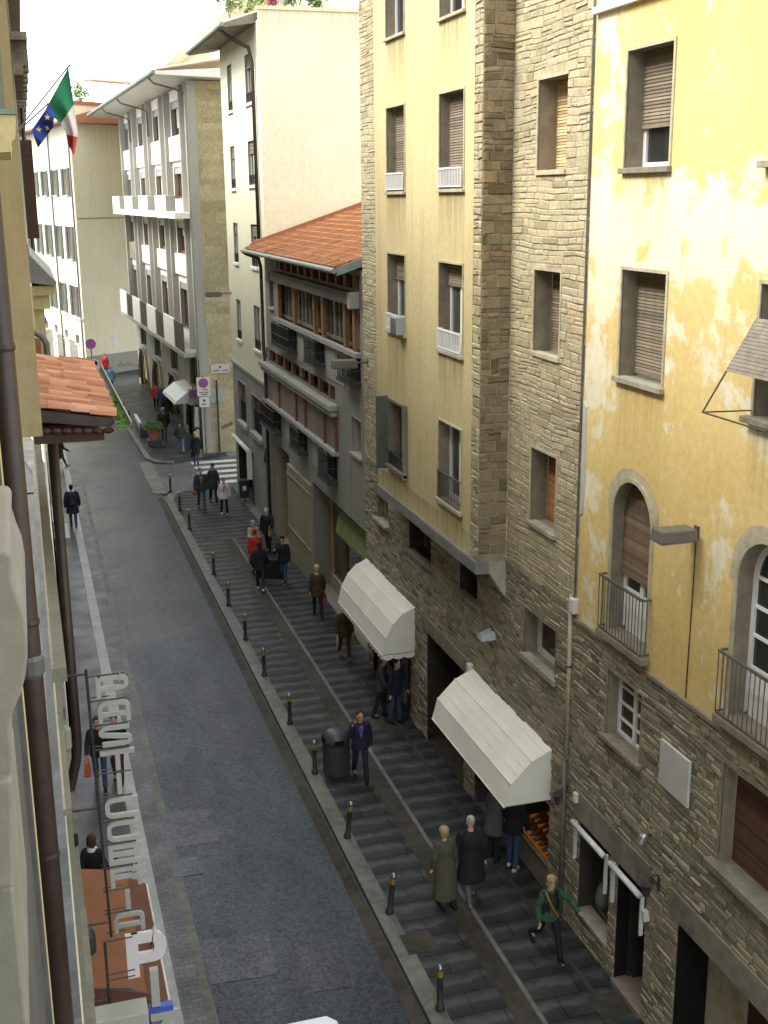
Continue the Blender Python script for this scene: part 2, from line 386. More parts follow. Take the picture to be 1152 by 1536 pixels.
    def build(self, name, mat, parent=None, base=None, smooth=False, bevel=0., kind=None):
        """links the collected geometry as ONE mesh object; its origin is the thing's base"""
        org = BASE[parent.name] if parent else Vector(base) if base is not None else Vector((0, 0, 0))
        me = bpy.data.meshes.new(name)
        me.from_pydata([tuple(Vector(p)-org) for p in self.v], [], self.f); me.update()
        mats = mat if isinstance(mat, (list, tuple)) else [mat]
        for x in mats: me.materials.append(MATS[x])
        if len(mats) > 1: me.polygons.foreach_set('material_index', self.m)
        if len(set(self.t)) > 1:
            at = me.attributes.new('tone', 'FLOAT', 'FACE'); at.data.foreach_set('value', self.t)
        if smooth: me.polygons.foreach_set('use_smooth', [True]*len(me.polygons))
        o = bpy.data.objects.new(name, me); COL.objects.link(o)
        if parent: o.parent = parent; BASE[o.name] = org
        else: o.location = org; BASE[o.name] = org
        if bevel:
            md = o.modifiers.new('bevel', 'BEVEL'); md.width = bevel; md.segments = 2; md.limit_method = 'ANGLE'
        if kind: o['kind'] = kind
        return o
BASE = {}
def thing(name, label, cat, loc=(0, 0, 0), group=None):
    o = bpy.data.objects.new(name, None); COL.objects.link(o); o.location = loc; o.empty_display_size = .2
    BASE[o.name] = Vector(loc); o['label'] = label; o['category'] = cat
    if group: o['group'] = group
    return o
def tag(o, label, cat, group=None):
    o['label'] = label; o['category'] = cat
    if group: o['group'] = group
    return o

# ------------------------------------------------------------------ walls
def wall_faces(mb, pl, s0, s1, z0, z1, holes, n=0., mi=0):
    ss = sorted({s0, s1, *[min(max(h[i], s0), s1) for h in holes for i in (0, 1)]})
    zs = sorted({z0, z1, *[min(max(h[i], z0), z1) for h in holes for i in (2, 3)]})
    for a, b in zip(ss, ss[1:]):
        for c, d in zip(zs, zs[1:]):
            if b-a < 1e-4 or d-c < 1e-4: continue
            cs, cz = (a+b)/2, (c+d)/2
            if any(h[0] < cs < h[1] and h[2] < cz < h[3] for h in holes): continue
            mb.quadp(pl, a, b, c, d, n, mi=mi)
def stones(mb, pl, s0, s1, z0, z1, holes=(), rh=(.13, .24), ln=(.2, .55), gap=.012, prot=(.008, .04), bev=.018, seed=1, n=0., wob=.012, tone=(0., 1.)):
    rnd = random.Random(seed); z = z0
    def wz(s, zz): return 1.6*wob*math.sin(s*2.1+zz*1.7)+wob*.7*math.sin(s*5.3+zz*4.1+1.)
    while z < z1-.02:
        h = rnd.uniform(*rh); h = min(h, z1-z)
        if z1-z-h < .06: h = z1-z
        segs = []
        cuts = sorted({s0, s1, *[min(max(x, s0), s1) for q in holes if q[2] < z+h and q[3] > z for x in (q[0], q[1])]})
        for a, b in zip(cuts, cuts[1:]):
            if b-a < .02: continue
            m = (a+b)/2; lo, hi = z, z+h; dead = False
            for q in holes:
                if q[0] < m < q[1] and q[2] < z+h and q[3] > z:
                    if q[2] > z+.01: hi = min(hi, q[2])
                    elif q[3] < z+h-.01: lo = max(lo, q[3])
                    else: dead = True
            if dead or hi-lo < .025: continue
            segs.append((a, b, lo, hi))
        for (a, b, lo, hi) in segs:
            s = a+0.
            first = True
            while s < b-.01:
                L = ln[0]+(ln[1]-ln[0])*rnd.random()**1.25; L *= (.6 if first and rnd.random() < .5 else 1.); first = False
                if b-s-L < .14: L = b-s
                # some courses split in two thin stones
                parts = [(lo, hi)]
                if hi-lo > .13 and rnd.random() < .28: mzz = lo+(hi-lo)*rnd.uniform(.4, .6); parts = [(lo, mzz), (mzz, hi)]
                for (l_, h_) in parts:
                    g = gap*rnd.uniform(.5, 1.4)/2; j = lambda: rnd.uniform(-.008, .008)
                    e = [(s+g+abs(j()), l_+g+j()), (s+L-g-abs(j()), l_+g+j()), (s+L-g-abs(j()), h_-g+j()), (s+g+abs(j()), h_-g+j())]
                    e = [(x, y+(wz(x, y) if (s0+.02 < x < s1-.02 and z0+.02 < y < z1-.02) else 0)) for x, y in e]
                    cx = sum(x for x, _ in e)/4; cy = sum(y for _, y in e)/4
                    w_, hh = L/2, (h_-l_)/2; bs = min(bev*rnd.uniform(.6, 1.5), w_*.45); bz = min(bev*rnd.uniform(.6, 1.5), hh*.45)
                    pr = rnd.uniform(*prot); t = tone[0]+(tone[1]-tone[0])*min(1, max(0, rnd.gauss(.5, .24)))
                    i_ = [(x+(bs if x < cx else -bs), y+(bz if y < cy else -bz)) for x, y in e]
                    o8 = [pl.p(x, y, n+.001) for x, y in e]+[pl.p(x, y, n+pr+rnd.uniform(-.3, .3)*pr) for x, y in i_]
                    mb.mesh(o8, [(4, 5, 6, 7), (0, 1, 5, 4), (1, 2, 6, 5), (2, 3, 7, 6), (3, 0, 4, 7)], t)
                s += L
        z += h

# ------------------------------------------------------------------ windows
def slats(mb, pl, s0, s1, z0, z1, n, step=.05, lean=.014):
    z = z1
    while z > z0+.002:
        b = max(z0, z-step)
        mb.face([pl.p(s0, z, n), pl.p(s1, z, n), pl.p(s1, b+.006, n+lean), pl.p(s0, b+.006, n+lean)], random.random())
        mb.face([pl.p(s0, b+.006, n+lean), pl.p(s1, b+.006, n+lean), pl.p(s1, b, n), pl.p(s0, b, n)], .5)
        z = b
def reveal(mb, pl, s0, s1, z0, z1, n0, n1, mi=0, bottom=True):
    mb.face([pl.p(s0, z0, n0), pl.p(s0, z1, n0), pl.p(s0, z1, n1), pl.p(s0, z0, n1)], mi=mi)
    mb.face([pl.p(s1, z0, n0), pl.p(s1, z1, n0), pl.p(s1, z1, n1), pl.p(s1, z0, n1)], mi=mi)
    mb.face([pl.p(s0, z1, n0), pl.p(s1, z1, n0), pl.p(s1, z1, n1), pl.p(s0, z1, n1)], mi=mi)
    if bottom: mb.face([pl.p(s0, z0, n0), pl.p(s1, z0, n0), pl.p(s1, z0, n1), pl.p(s0, z0, n1)], mi=mi)
def border(mb, pl, s0, s1, z0, z1, w, n0, n1, sides='lrt', mi=0):
    if 'l' in sides: mb.box(pl, s0-w, s0, z0, z1, n0, n1, mi=mi)
    if 'r' in sides: mb.box(pl, s1, s1+w, z0, z1, n0, n1, mi=mi)
    if 't' in sides: mb.box(pl, s0-w, s1+w, z1, z1+w, n0, n1, mi=mi)
    if 'b' in sides: mb.box(pl, s0-w, s1+w, z0-w, z0, n0, n1, mi=mi)
def frame_bars(mb, pl, s0, s1, z0, z1, n, w=.06, leaves=2, rows=1, t=.05, rail=0.):
    mb.box(pl, s0, s1, z0, z0+w, n, n+t); mb.box(pl, s0, s1, z1-w, z1, n, n+t)
    mb.box(pl, s0, s0+w, z0+w, z1-w, n, n+t); mb.box(pl, s1-w, s1, z0+w, z1-w, n, n+t)
    for k in range(1, leaves):
        c = s0+(s1-s0)*k/leaves; mb.box(pl, c-w*.75, c+w*.75, z0+w, z1-w, n+.002, n+t+.004)
    for k in range(1, rows):
        c = z0+(z1-z0)*k/rows; mb.box(pl, s0+w, s1-w, c-w*.3, c+w*.3, n+.004, n+t-.004)
    if rail: mb.box(pl, s0+w, s1-w, z0+w, z0+rail, n+.006, n+t-.008)
def window(b, pl, s0, s1, z0, z1, depth=.3, sh=0., shm='shutter_brown', fr='white_paint', leaves=2, rows=1, w=.06,
           bw=.05, bm='surround_light', rm='surround_grey', sill=.06, sillm='sill_stone', pane='glass_dark', rail=0., curt=0., bsides='lrt', label=None, sillh=.07):
    """window set in the wall opening s0..s1, z0..z1; parts hang on building b"""
    sm = MB(); reveal(sm, pl, s0, s1, z0, z1, 0., -depth-.02, 0)
    if bw: border(sm, pl, s0, s1, z0, z1, bw, -.01, .022, bsides, 1)
    sm.build('surround', [rm, bm], b)
    if sill:
        x = MB(); x.box(pl, s0-sill-.02, s1+sill+.02, z0-sillh, z0+.012, -.12, sill+.03); x.build('sill', sillm, b, bevel=.008)
    zt = z1-(z1-z0)*sh
    f = MB()
    if sh < .97:
        frame_bars(f, pl, s0, s1, z0, z1, -depth, w, leaves, rows, rail=rail)
        wo = f.build('window', fr, b)
        q = MB(); q.quadp(pl, s0+.01, s1-.01, z0+.01, z1-.01, -depth+.012); q.build('pane', pane, wo)
        if curt:
            q = MB(); c = s0+(s1-s0)*curt; q.quadp(pl, s0+w, c, z0+w, z1-w, -depth+.022); q.build('curtain', 'curtain', wo)
    else:
        wo = None
    if sh > 0:
        q = MB(); slats(q, pl, s0+.008, s1-.008, zt, z1-.003, -depth+.075)
        if sh < .97: q.box(pl, s0+.008, s1-.008, zt-.06, zt, -depth+.06, -depth+.1)
        q.build('shutter', shm, b)
def railing(b, pl, s0, s1, z0, z1, n0, n1, mat='iron', step=.11, r=.009, name='railing', belly=False, parent_part=True):
    q = MB()
    q.box(pl, s0, s1, z1-.02, z1+.015, n1-.018, n1+.018); q.box(pl, s0, s1, z0, z0+.02, n1-.01, n1+.01)
    if n1-n0 > .06:
        for s in (s0, s1): q.box(pl, s-.012, s+.012, z1-.02, z1+.012, n0, n1-.02); q.box(pl, s-.012, s+.012, z0, z0+.02, n0, n1-.012)
        k = int((n1-n0)/step)
        for s in (s0, s1):
            for i in range(k):
                n_ = n0+(i+.5)*(n1-n0)/max(1, k); q.tube([pl.p(s, z0, n_), pl.p(s, z1-.02, n_)], r, 5)
    k = max(2, int(round((s1-s0)/step)))
    for i in range(k+1):
        s = s0+(s1-s0)*i/k; q.tube([pl.p(s, z0+.01, n1), pl.p(s, z1-.01, n1)], r, 5)
    return q.build(name, mat, b)
def solid(b, pl, s0, s1, z0, z1, n0, n1, name, mat, bevel=0.): 
    q = MB(); q.box(pl, s0, s1, z0, z1, n0, n1); return q.build(name, mat, b, bevel=bevel)
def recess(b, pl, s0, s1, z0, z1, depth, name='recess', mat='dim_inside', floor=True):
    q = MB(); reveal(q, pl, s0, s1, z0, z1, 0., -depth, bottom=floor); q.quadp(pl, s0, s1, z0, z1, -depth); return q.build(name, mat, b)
def pipe(name, label, pts, r, mat, brackets=True, base=None):
    q = MB(); q.tube(pts, r, 12)
    o = q.build(name, mat, None, base if base is not None else pts[-1], smooth=True)
    return tag(o, label, 'drainpipe')
# ================================================================== HOUSE A (yellow, near right)
PA = Plane((8.7, 0), 0)
A0, A1 = 6.5, 17.6
hA = thing('yellow_house', 'yellow plastered house with peeling patches above a rough stone ground floor, nearest on the right', 'house', (8.7, 12, 0))
def rp(pl, *q): return pl.rect(*q)
zband = PA.pick(1028, 1051)[1]
w1 = rp(PA, 944, 77, 1004, 250); w2 = rp(PA, 935, 404, 992.5, 583)
a_s1 = PA.pick(919, 800)[0]; a_s0 = PA.pick(976, 830)[0]; a_z1 = PA.pick(949, 724)[1]; a_z0 = PA.pick(940, 962)[1]
d_ = a_s1-a_s0
b_s1 = PA.pick(1105, 900)[0]; b_s0 = b_s1-d_*1.05; b_z1 = a_z1; b_z0 = a_z0
r2_s1 = PA.pick(1139, 500)[0]; r2 = (r2_s1-(w2[1]-w2[0])*1.02, r2_s1, w2[2]-.02, w2[3]+.02)
r1 = (r2[0], r2[1], w1[2], w1[3])
lw = rp(PA, 913, 1003, 959, 1145)
bw1 = PA.pick(1083, 1200)[0]; bwz1 = PA.pick(1088, 1143)[1]; bwz0 = PA.pick(1075, 1290)[1]; bw = (bw1-1.45, bw1, bwz0, bwz1)
sh_s1 = PA.pick(869, 1300)[0]; sh_s0 = PA.pick(913, 1350)[0]; sh_z1 = PA.pick(890, 1250)[1]; sh_z0 = PA.pick(885, 1385)[1]
do_s1 = PA.pick(926, 1350)[0]; do_s0 = PA.pick(966, 1420)[0]; do_z1 = PA.pick(945, 1310)[1]
ga_s1 = PA.pick(1016, 1420)[0]; ga_z1 = PA.pick(1030, 1395)[1]; ga_s0 = ga_s1-3.2
print('A', zband, w1, w2, (a_s0, a_s1, a_z0, a_z1), lw, bw, (sh_s0, sh_s1, sh_z0, sh_z1), (do_s0, do_s1, do_z1), (ga_s1, ga_z1))
top_z = PA.pick(884, 26)[1]
up = (b_s0, b_s1, b_z0, b_z1)
tw = [(s, s+.95, top_z+.22, top_z+1.9) for s in (15.9, 14.2, 12.2)]
holes_up = [w1, w2, (a_s0, a_s1, a_z0, a_z1), up, r1, r2]+tw
mb = MB(); wall_faces(mb, PA, A0, A1, zband, 20, holes_up)
def arch_fill(mb, pl, s0, s1, z1, n=0., seg=12):
    c = (s0+s1)/2; r = (s1-s0)/2; zc = z1-r
    for sgn in (-1, 1):
        pts = [(c+sgn*r*math.cos(k*math.pi/2/seg), zc+r*math.sin(k*math.pi/2/seg)) for k in range(seg+1)]
        for (x0, y0), (x1, y1) in zip(pts, pts[1:]):
            mb.face([pl.p(x0, y0, n), pl.p(x1, y1, n), pl.p(x1, z1, n), pl.p(x0, z1, n)])
for q in ((a_s0, a_s1, a_z0, a_z1), up): arch_fill(mb, PA, q[0], q[1], q[3])
mb.build('plaster_wall', 'plaster_yellow', hA)
holes_lo = [lw, bw, (sh_s0, sh_s1, sh_z0, sh_z1), (do_s0, do_s1, 0, do_z1), (ga_s0, ga_s1, 0, ga_z1)]
mb = MB(); wall_faces(mb, PA, A0, A1, 0, zband, holes_lo, -.0)
mb.build('mortar_wall', 'mortar_dark', hA)
lint1 = (do_s0-.12, sh_s1+.25, max(sh_z1, do_z1)+.0, max(sh_z1, do_z1)+.52)
lint2 = (ga_s0-.3, ga_s1+.25, ga_z1, ga_z1+.46)
plq = (PA.pick(1041, 1140)[0], PA.pick(997, 1110)[0], PA.pick(1016, 1193)[1], PA.pick(1016, 1122)[1])
mb = MB(); stones(mb, PA, A0, A1, 0, zband-.03, holes_lo+[lint1, lint2], rh=(.07, .14), ln=(.15, .5), prot=(.006, .032), bev=.013, seed=11)
mb.build('stone_wall', 'stone_lower', hA)
solid(hA, PA, A0, A1, zband-.02, zband+.04, -.02, .06, 'string_course', 'surround_grey')
for q in (lint1, lint2): solid(hA, PA, q[0], q[1], q[2]+.004, q[3], -.1, .045, 'lintel', 'lintel_stone', .01)
# roof slab and eaves (above the picture)
q = MB(); q.box(PA, A0, A1, 20, 20.25, -9, .9); q.build('roof', 'tile_old', hA)
q = MB(); q.abox(8.72, 17.7, A0-.02, A0, 0, 20); q.abox(8.72, 17.7, A1, A1+.02, 16.6, 20); q.build('side_wall', 'plaster_yellow', hA)
# cornice under the top floor
solid(hA, PA, A0, A1-.02, top_z, top_z+.09, -.05, .10, 'cornice', 'white_panel')
for t in tw: window(hA, PA, *t, depth=.2, sh=0., fr='wood_red', pane='glass_mid', rm='surround_light', bw=.0, sill=.0, curt=.6)
window(hA, PA, *w1, depth=.34, sh=.62, shm='shutter_grey', leaves=1, w=.085, bm='surround_light', sill=.05, sillm='lintel_stone')
window(hA, PA, *w2, depth=.34, sh=.93, shm='shutter_grey', leaves=1, bm='surround_light', sill=.06, sillm='sill_stone')
window(hA, PA, *r1, depth=.34, sh=1., shm='shutter_grey', sill=.1)
window(hA, PA, *r2, depth=.34, sh=.22, shm='shutter_brown', sill=.1, sillm='lintel_stone', w=.07)
# projecting roller shutter on stay arms
q = MB(); zt = r2[3]-.42; zb = r2[2]+.60; nb = .42
pr = lambda s, k, dn=0.: PA.p(s, zt+(zb-zt)*k, .03+(nb-.03)*k+dn)
K = 15
for k in range(K):
    a, b_ = k/K, (k+.93)/K; s0, s1 = r2[0]-.02, r2[1]+.0
    q.hexa([pr(s0, a), pr(s1, a), pr(s1, a, .022), pr(s0, a, .022), pr(s0, b_), pr(s1, b_), pr(s1, b_, .03), pr(s0, b_, .03)])
sho = q.build('projecting_shutter', 'wood_old', hA)
q = MB(); zb2 = r2[2]+.10; nb2 = .72
for s in (r2[0], r2[1]+.02): q.tube([PA.p(s, zt, .03), PA.p(s, zb2, nb2)], .012, 6); q.tube([PA.p(s, zb2, nb2), PA.p(s, zb2-.02, .0)], .010, 6)
q.tube([PA.p(r2[0], zb2, nb2), PA.p(r2[1]+.02, zb2, nb2)], .012, 6); q.build('stay_arm', 'copper_brown', hA)
# arched windows with railings
def arch_pts(s0, s1, z0, z1, seg=14):
    c = (s0+s1)/2; r = (s1-s0)/2; zc = z1-r
    return [(s0, z0)]+[(c-r*math.cos(k*math.pi/seg), zc+r*math.sin(k*math.pi/seg)) for k in range(seg+1)]+[(s1, z0)]
def arch_window(b, pl, s0, s1, z0, z1, depth, sh, leaves=2, rows=4):
    P = arch_pts(s0, s1, z0, z1); w_ = .075
    O = arch_pts(s0-w_, s1+w_, z0, z1+w_)
    q = MB()
    for (a, b_) in zip(P, P[1:]): q.face([pl.p(*a, 0), pl.p(*b_, 0), pl.p(*b_, -depth-.02), pl.p(*a, -depth-.02)], mi=0)
    for a, b_, c, d in zip(P, P[1:], O[1:], O):
        q.face([pl.p(*a, .025), pl.p(*b_, .025), pl.p(*c, .025), pl.p(*d, .025)], mi=1)
        q.face([pl.p(*d, .025), pl.p(*c, .025), pl.p(*c, -.005), pl.p(*d, -.005)], mi=1)
        q.face([pl.p(*a, .025), pl.p(*b_, .025), pl.p(*b_, -.0), pl.p(*a, -.0)], mi=1)
    q.build('surround', ['surround_grey', 'surround_light'], b)
    # rough repaired render round the arch head
    O2 = [(x+(x-(s0+s1)/2)*.17+random.uniform(-.02, .02), y+(.13 if y > z1-.5 else 0)+random.uniform(-.02, .03)) for x, y in O[1:-1]]
    q = MB()
    for a, b_, c, d in zip(O[1:-1], O[2:-1], O2[1:], O2): q.face([pl.p(*a, .012), pl.p(*b_, .012), pl.p(*c, .006), pl.p(*d, .006)])
    q.build('arch_render', 'surround_light', b)
    f = MB(); fw = .075; I = arch_pts(s0+fw, s1-fw, z0+fw, z1-fw)
    for a, b_, c, d in zip(P, P[1:], I[1:], I): f.hexa([pl.p(*a, -depth), pl.p(*b_, -depth), pl.p(*c, -depth), pl.p(*d, -depth), pl.p(*a, -depth+.05), pl.p(*b_, -depth+.05), pl.p(*c, -depth+.05), pl.p(*d, -depth+.05)])
    c_ = (s0+s1)/2; f.box(pl, c_-.06, c_+.06, z0, z1-.1, -depth+.002, -depth+.055)
    for k in range(1, rows):
        zz = z0+.75+(z1-z0-.95)*k/rows; f.box(pl, s0+fw, s1-fw, zz-.02, zz+.02, -depth+.004, -depth+.045)
    f.box(pl, s0+fw, s1-fw, z0, z0+.72, -depth+.006, -depth+.035)
    wo = f.build('window', 'white_paint', b)
    q = MB(); q.face([pl.p(x, y, -depth+.012) for x, y in P]); q.build('pane', 'glass_dark', wo)
    if sh:
        zt = z1-(z1-z0)*sh; q = MB(); r = (s1-s0)/2; zc = z1-r; z = z1-.02
        while z > zt:
            hw = r if z < zc else math.sqrt(max(.001, r*r-(z-zc)**2)); zn = max(zt, z-.05); hw = hw-.005; n = -depth+.08
            q.face([pl.p(c_-hw, z, n), pl.p(c_+hw, z, n), pl.p(c_+hw, zn+.006, n+.014), pl.p(c_-hw, zn+.006, n+.014)], random.random())
            q.face([pl.p(c_-hw, zn+.006, n+.014), pl.p(c_+hw, zn+.006, n+.014), pl.p(c_+hw, zn, n), pl.p(c_-hw, zn, n)]); z = zn
        q.box(pl, s0, s1, zt-.08, zt, -depth+.06, -depth+.11); q.build('shutter', 'shutter_brown', b)
    q = MB(); q.box(pl, s0-.14, s1+.14, z0-.12, z0+.0, -depth, .17); q.build('sill', 'surround_grey', b, bevel=.01)
    railing(b, pl, s0-.1, s1+.1, z0+.03, z0+.92, .0, .15, 'iron_grey', .105)
arch_window(hA, PA, a_s0, a_s1, a_z0, a_z1, .28, .60)
arch_window(hA, PA, *up, .28, 0.)
window(hA, PA, *lw, depth=.25, leaves=2, rows=4, w=.06, bm='surround_grey', bw=.05, sill=.08, sillm='surround_grey', pane='glass_brown')
window(hA, PA, *bw, depth=.30, sh=1., shm='shutter_redbrown', bm='surround_grey', bw=.07, sill=.12, sillm='lintel_stone', sillh=.1)
# shop window, door, gateway
recess(hA, PA, sh_s0, sh_s1, sh_z0, sh_z1, 1.3, 'shop_recess', 'dim_inside')
q = MB(); frame_bars(q, PA, sh_s0, sh_s1, sh_z0, sh_z1, -.30, .05, 1); so = q.build('shop_window', 'iron', hA)
solid(hA, PA, sh_s0-.02, sh_s1+.02, sh_z0-.05, sh_z0+.012, -.35, .05, 'sill', 'sill_stone', .008)
q = MB()
for k in range(4): q.box(PA, sh_s0+.2+k*.3, sh_s0+.36+k*.3, sh_z0+.012, sh_z0+.10+.05*(k % 2), -.9, -.6)
for k in range(3): q.box(PA, sh_s0+.1, sh_s1-.1, sh_z0+.5+k*.42, sh_z0+.525+k*.42, -1.2, -.8)
q.build('display_shelf', 'wood_orange', hA)
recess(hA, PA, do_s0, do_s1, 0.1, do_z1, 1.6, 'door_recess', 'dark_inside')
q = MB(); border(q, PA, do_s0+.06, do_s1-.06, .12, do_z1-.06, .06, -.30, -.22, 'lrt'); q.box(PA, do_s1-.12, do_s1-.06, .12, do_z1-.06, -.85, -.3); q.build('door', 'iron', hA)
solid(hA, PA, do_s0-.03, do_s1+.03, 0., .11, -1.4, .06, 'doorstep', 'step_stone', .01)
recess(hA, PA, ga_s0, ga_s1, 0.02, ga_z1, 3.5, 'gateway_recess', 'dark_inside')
solid(hA, PA, ga_s1-1.0, ga_s1-.02, .02, ga_z1-.02, -.62, -.55, 'gate_door', 'surround_light')
solid(hA, PA, ga_s1-1.5, ga_s1-1.03, .02, ga_z1-.02, -.66, -.6, 'gate_door', 'shutter_redbrown')
runoff('plaster_yellow', [(w1[0], w1[1], w1[2]-.07, 1.2), (w2[0], w2[1], w2[2]-.07, 1.5), (r2[0], r2[1], r2[2]-.1, 1.4), (r1[0], r1[1], r1[2]-.1, 1.2)], (.38, .28, .12), .55)
# fixed bits on house A
q = MB(); q.box(PA, *plq, .03, .075); tag(q.build('wall_plaque', 'plaque_marble', None, PA.p(plq[0], plq[2], .03), bevel=.006), 'blank pale marble plaque on the rough stone wall beside the brown shutter', 'plaque')
for i, (s0, s1, zt, lb) in enumerate(((sh_s0, sh_s1, sh_z1, 'white rolled shop awning on arms above the shop window, left of two'), (do_s0, do_s1, do_z1, 'white rolled shop awning on arms above the dark shop doorway, right of two'))):
    t = thing('rolled_awning', lb, 'awning', PA.p((s0+s1)/2, zt, .05), 'rolled awnings over the shop front')
    q = MB(); q.tube([PA.p(s0-.04, zt-.02, .15), PA.p(s1+.04, zt-.02, .15)], .05, 10); q.build('roller', 'offwhite', t, smooth=True)
    for s in (s0-.02, s1+.02):
        q = MB(); q.box(PA, s-.02, s+.02, zt-.75, zt-.02, .06, .12); q.build('arm', 'offwhite', t)
t = thing('street_lamp', 'grey box street lamp on a short arm from the yellow wall between two arched windows', 'lamp', PA.p(PA.pick(1048, 798)[0], PA.pick(1048, 798)[1], 0), 'box lamps on the house walls')
def box_lamp(t, pl, s, z, size=1., reach=.75):
    q = MB(); w_ = .17*size; n0, n1 = reach-.62*size, reach
    q.hexa([pl.p(s-w_, z-.11*size, n0), pl.p(s+w_, z-.11*size, n0), pl.p(s+w_, z-.10*size, n1), pl.p(s-w_, z-.10*size, n1),
            pl.p(s-w_*.93, z+.075*size, n0+.02), pl.p(s+w_*.93, z+.075*size, n0+.02), pl.p(s+w_*.93, z+.085*size, n1-.03), pl.p(s-w_*.93, z+.085*size, n1-.03)])
    q.build('lamp_housing', 'lamp_grey', t, bevel=.02)
    q = MB(); q.box(pl, s-w_*.8, s+w_*.8, z-.125*size, z-.108*size, n0+.05, n1-.05); q.build('lamp_glass', 'glass_pale', t)
    q = MB(); q.tube([pl.p(s, z, -.02), pl.p(s, z-.01, n0+.03)], .028, 8); q.box(pl, s-.06, s+.06, z-.08, z+.08, -.01, .02); q.build('lamp_arm', 'iron_grey', t)
sL, zL = PA.pick(1046, 797); box_lamp(t, PA, sL, zL, .95, .66)
q = MB(); q.tube([PA.p(sL, zL-.05, .012), PA.p(sL+.01, zL-1.2, .012), PA.p(sL+.03, zband+.05, .012)], .009, 5); q.build('cable', 'copper_brown', t)
def lantern(name, lb, pl, s, z, n=.02, sc=1.):
    t = thing(name, lb, 'lantern', pl.p(s, z, n))
    q = MB(); q.tube([pl.p(s, z+.12*sc, 0), pl.p(s, z+.14*sc, .15*sc), pl.p(s, z+.06*sc, .24*sc)], .012, 6); q.tube([pl.p(s, z-.12*sc, 0), pl.p(s, z+.1*sc, .14*sc)], .008, 6); q.box(pl, s-.03, s+.03, z-.16*sc, z+.18*sc, 0, .02); q.build('bracket', 'iron', t)
    c = pl.p(s, z-.22*sc, .24*sc); q = MB(); q.lathe(c, [(.05*sc, 0), (.10*sc, .22*sc), (.13*sc, .23*sc), (.05*sc, .32*sc), (.015, .34*sc)], 6); q.build('lantern_body', 'iron', t)
    q = MB(); q.lathe(c+Vector((0, 0, .03*sc)), [(.058*sc, 0), (.094*sc, .17*sc)], 6); q.build('lantern_glass', 'glass_mid', t)
s_, z_ = PA.pick(988, 1330); lantern('wall_lantern', 'black iron lantern on the stone wall at the corner of the shop doorway', PA, s_-.02, z_+.1, .04, .95)
PB = Plane((8.7, 0), 0)
s_, z_ = PB.pick(852, 1190); lantern('wall_lantern', 'black iron lantern on the stone wall beside the larger cream awning', PB, s_, z_, .04, .85)
t = thing('spot_light', 'small dark spotlight on the stone wall above the shop lintel', 'spotlight', PA.p(*PA.pick(976, 1252), .05))
s_, z_ = PA.pick(978, 1252); q = MB(); q.tube([PA.p(s_, z_, 0), PA.p(s_, z_, .12)], .02, 6); q.build('bracket', 'iron', t)
q = MB(); q.lathe(PA.p(s_, z_+.03, .13), [(.04, -.02), (.07, .02), (.08, .14), (.07, .15)], 10, ax=PA.nv*.4-Vector((0, 0, 1))); q.build('lamp_head', 'steel', t)
for (px, py, nm, lb, pl, sz) in ((865, 908, 'meter_box', 'small grey junction box on the pipe at the foot of the yellow plaster', PA, .13), (869, 1195, 'alarm_box', 'small white box on the stone wall above the left rolled awning', PA, .09), (973, 1372, 'door_panel', 'small pale entry panel on the wall right of the shop door', PA, .09), (708, 1003, 'socket_box', 'small pale box at the top corner of the larger cream awning', PB, .13)):
    s_, z_ = pl.pick(px, py); q = MB(); q.box(pl, s_-sz*.6, s_+sz*.6, z_-sz, z_+sz, .0, .11); tag(q.build(nm, 'offwhite', None, pl.p(s_, z_), bevel=.01), lb, 'box')
# hanging bag in the shop window
s_, z_ = PA.pick(905, 1345, -.45); t = thing('hanging_bag', 'pale cloth drawstring bag hanging in the shop window', 'bag', PA.p(s_, z_, -.45))
q = MB(); q.lathe(PA.p(s_, z_-.28, -.45), [(.06, 0), (.13, .05), (.15, .25), (.12, .45), (.07, .52), (.09, .56)], 14); q.build('sack', 'bag_cloth', t, smooth=True)
q = MB(); q.tube([PA.p(s_-.05, z_+.27, -.45), PA.p(s_-.02, z_+.7, -.45), PA.p(s_+.02, z_+.7, -.45), PA.p(s_+.05, z_+.27, -.45)], .008, 5); q.build('strap', 'bag_cloth', t)
# drainpipe between the houses: beige upper run, grey lower run
t = thing('drain_pipe', 'thin beige and grey drainpipe on the joint of the stone house and the yellow house', 'drainpipe', PB.p(17.85, 0, .06))
q = MB(); q.tube([PB.p(17.72, 6.35, .05), PB.p(17.72, 3.2, .05)], .038, 10); q.build('upper_pipe', 'surround_light', t, smooth=True)
q = MB(); q.tube([PB.p(17.63, 19.9, .03), PB.p(17.63, 6.3, .03)], .018, 6); q.build('cable', 'iron_grey', t)
q = MB(); q.tube([PB.p(17.72, 3.25, .075), PB.p(17.74, .05, .06)], .042, 10); q.build('lower_pipe', 'pipe_grey', t, smooth=True)
q = MB()
for z in (1.2, 3.2, 5.): q.lathe(PB.p(17.72, z, .06), [(.05, 0), (.05, .04)], 10)
q.build('clamp', 'iron_grey', t)

q = MB(); s_, z_ = PA.pick(874, 730); za_ = PA.pick(876, 600)[1]
q.prism([PA.p(17.58, za_, .0), PA.p(17.47, za_-.10, .0), PA.p(17.44, z_+.3, .0), PA.p(17.46, z_-.2, .0), PA.p(17.50, z_-.45, .0), PA.p(17.58, z_-.5, .0)], PA.nv*.022); q.build('stucco_patch', 'plaque_marble', hA)
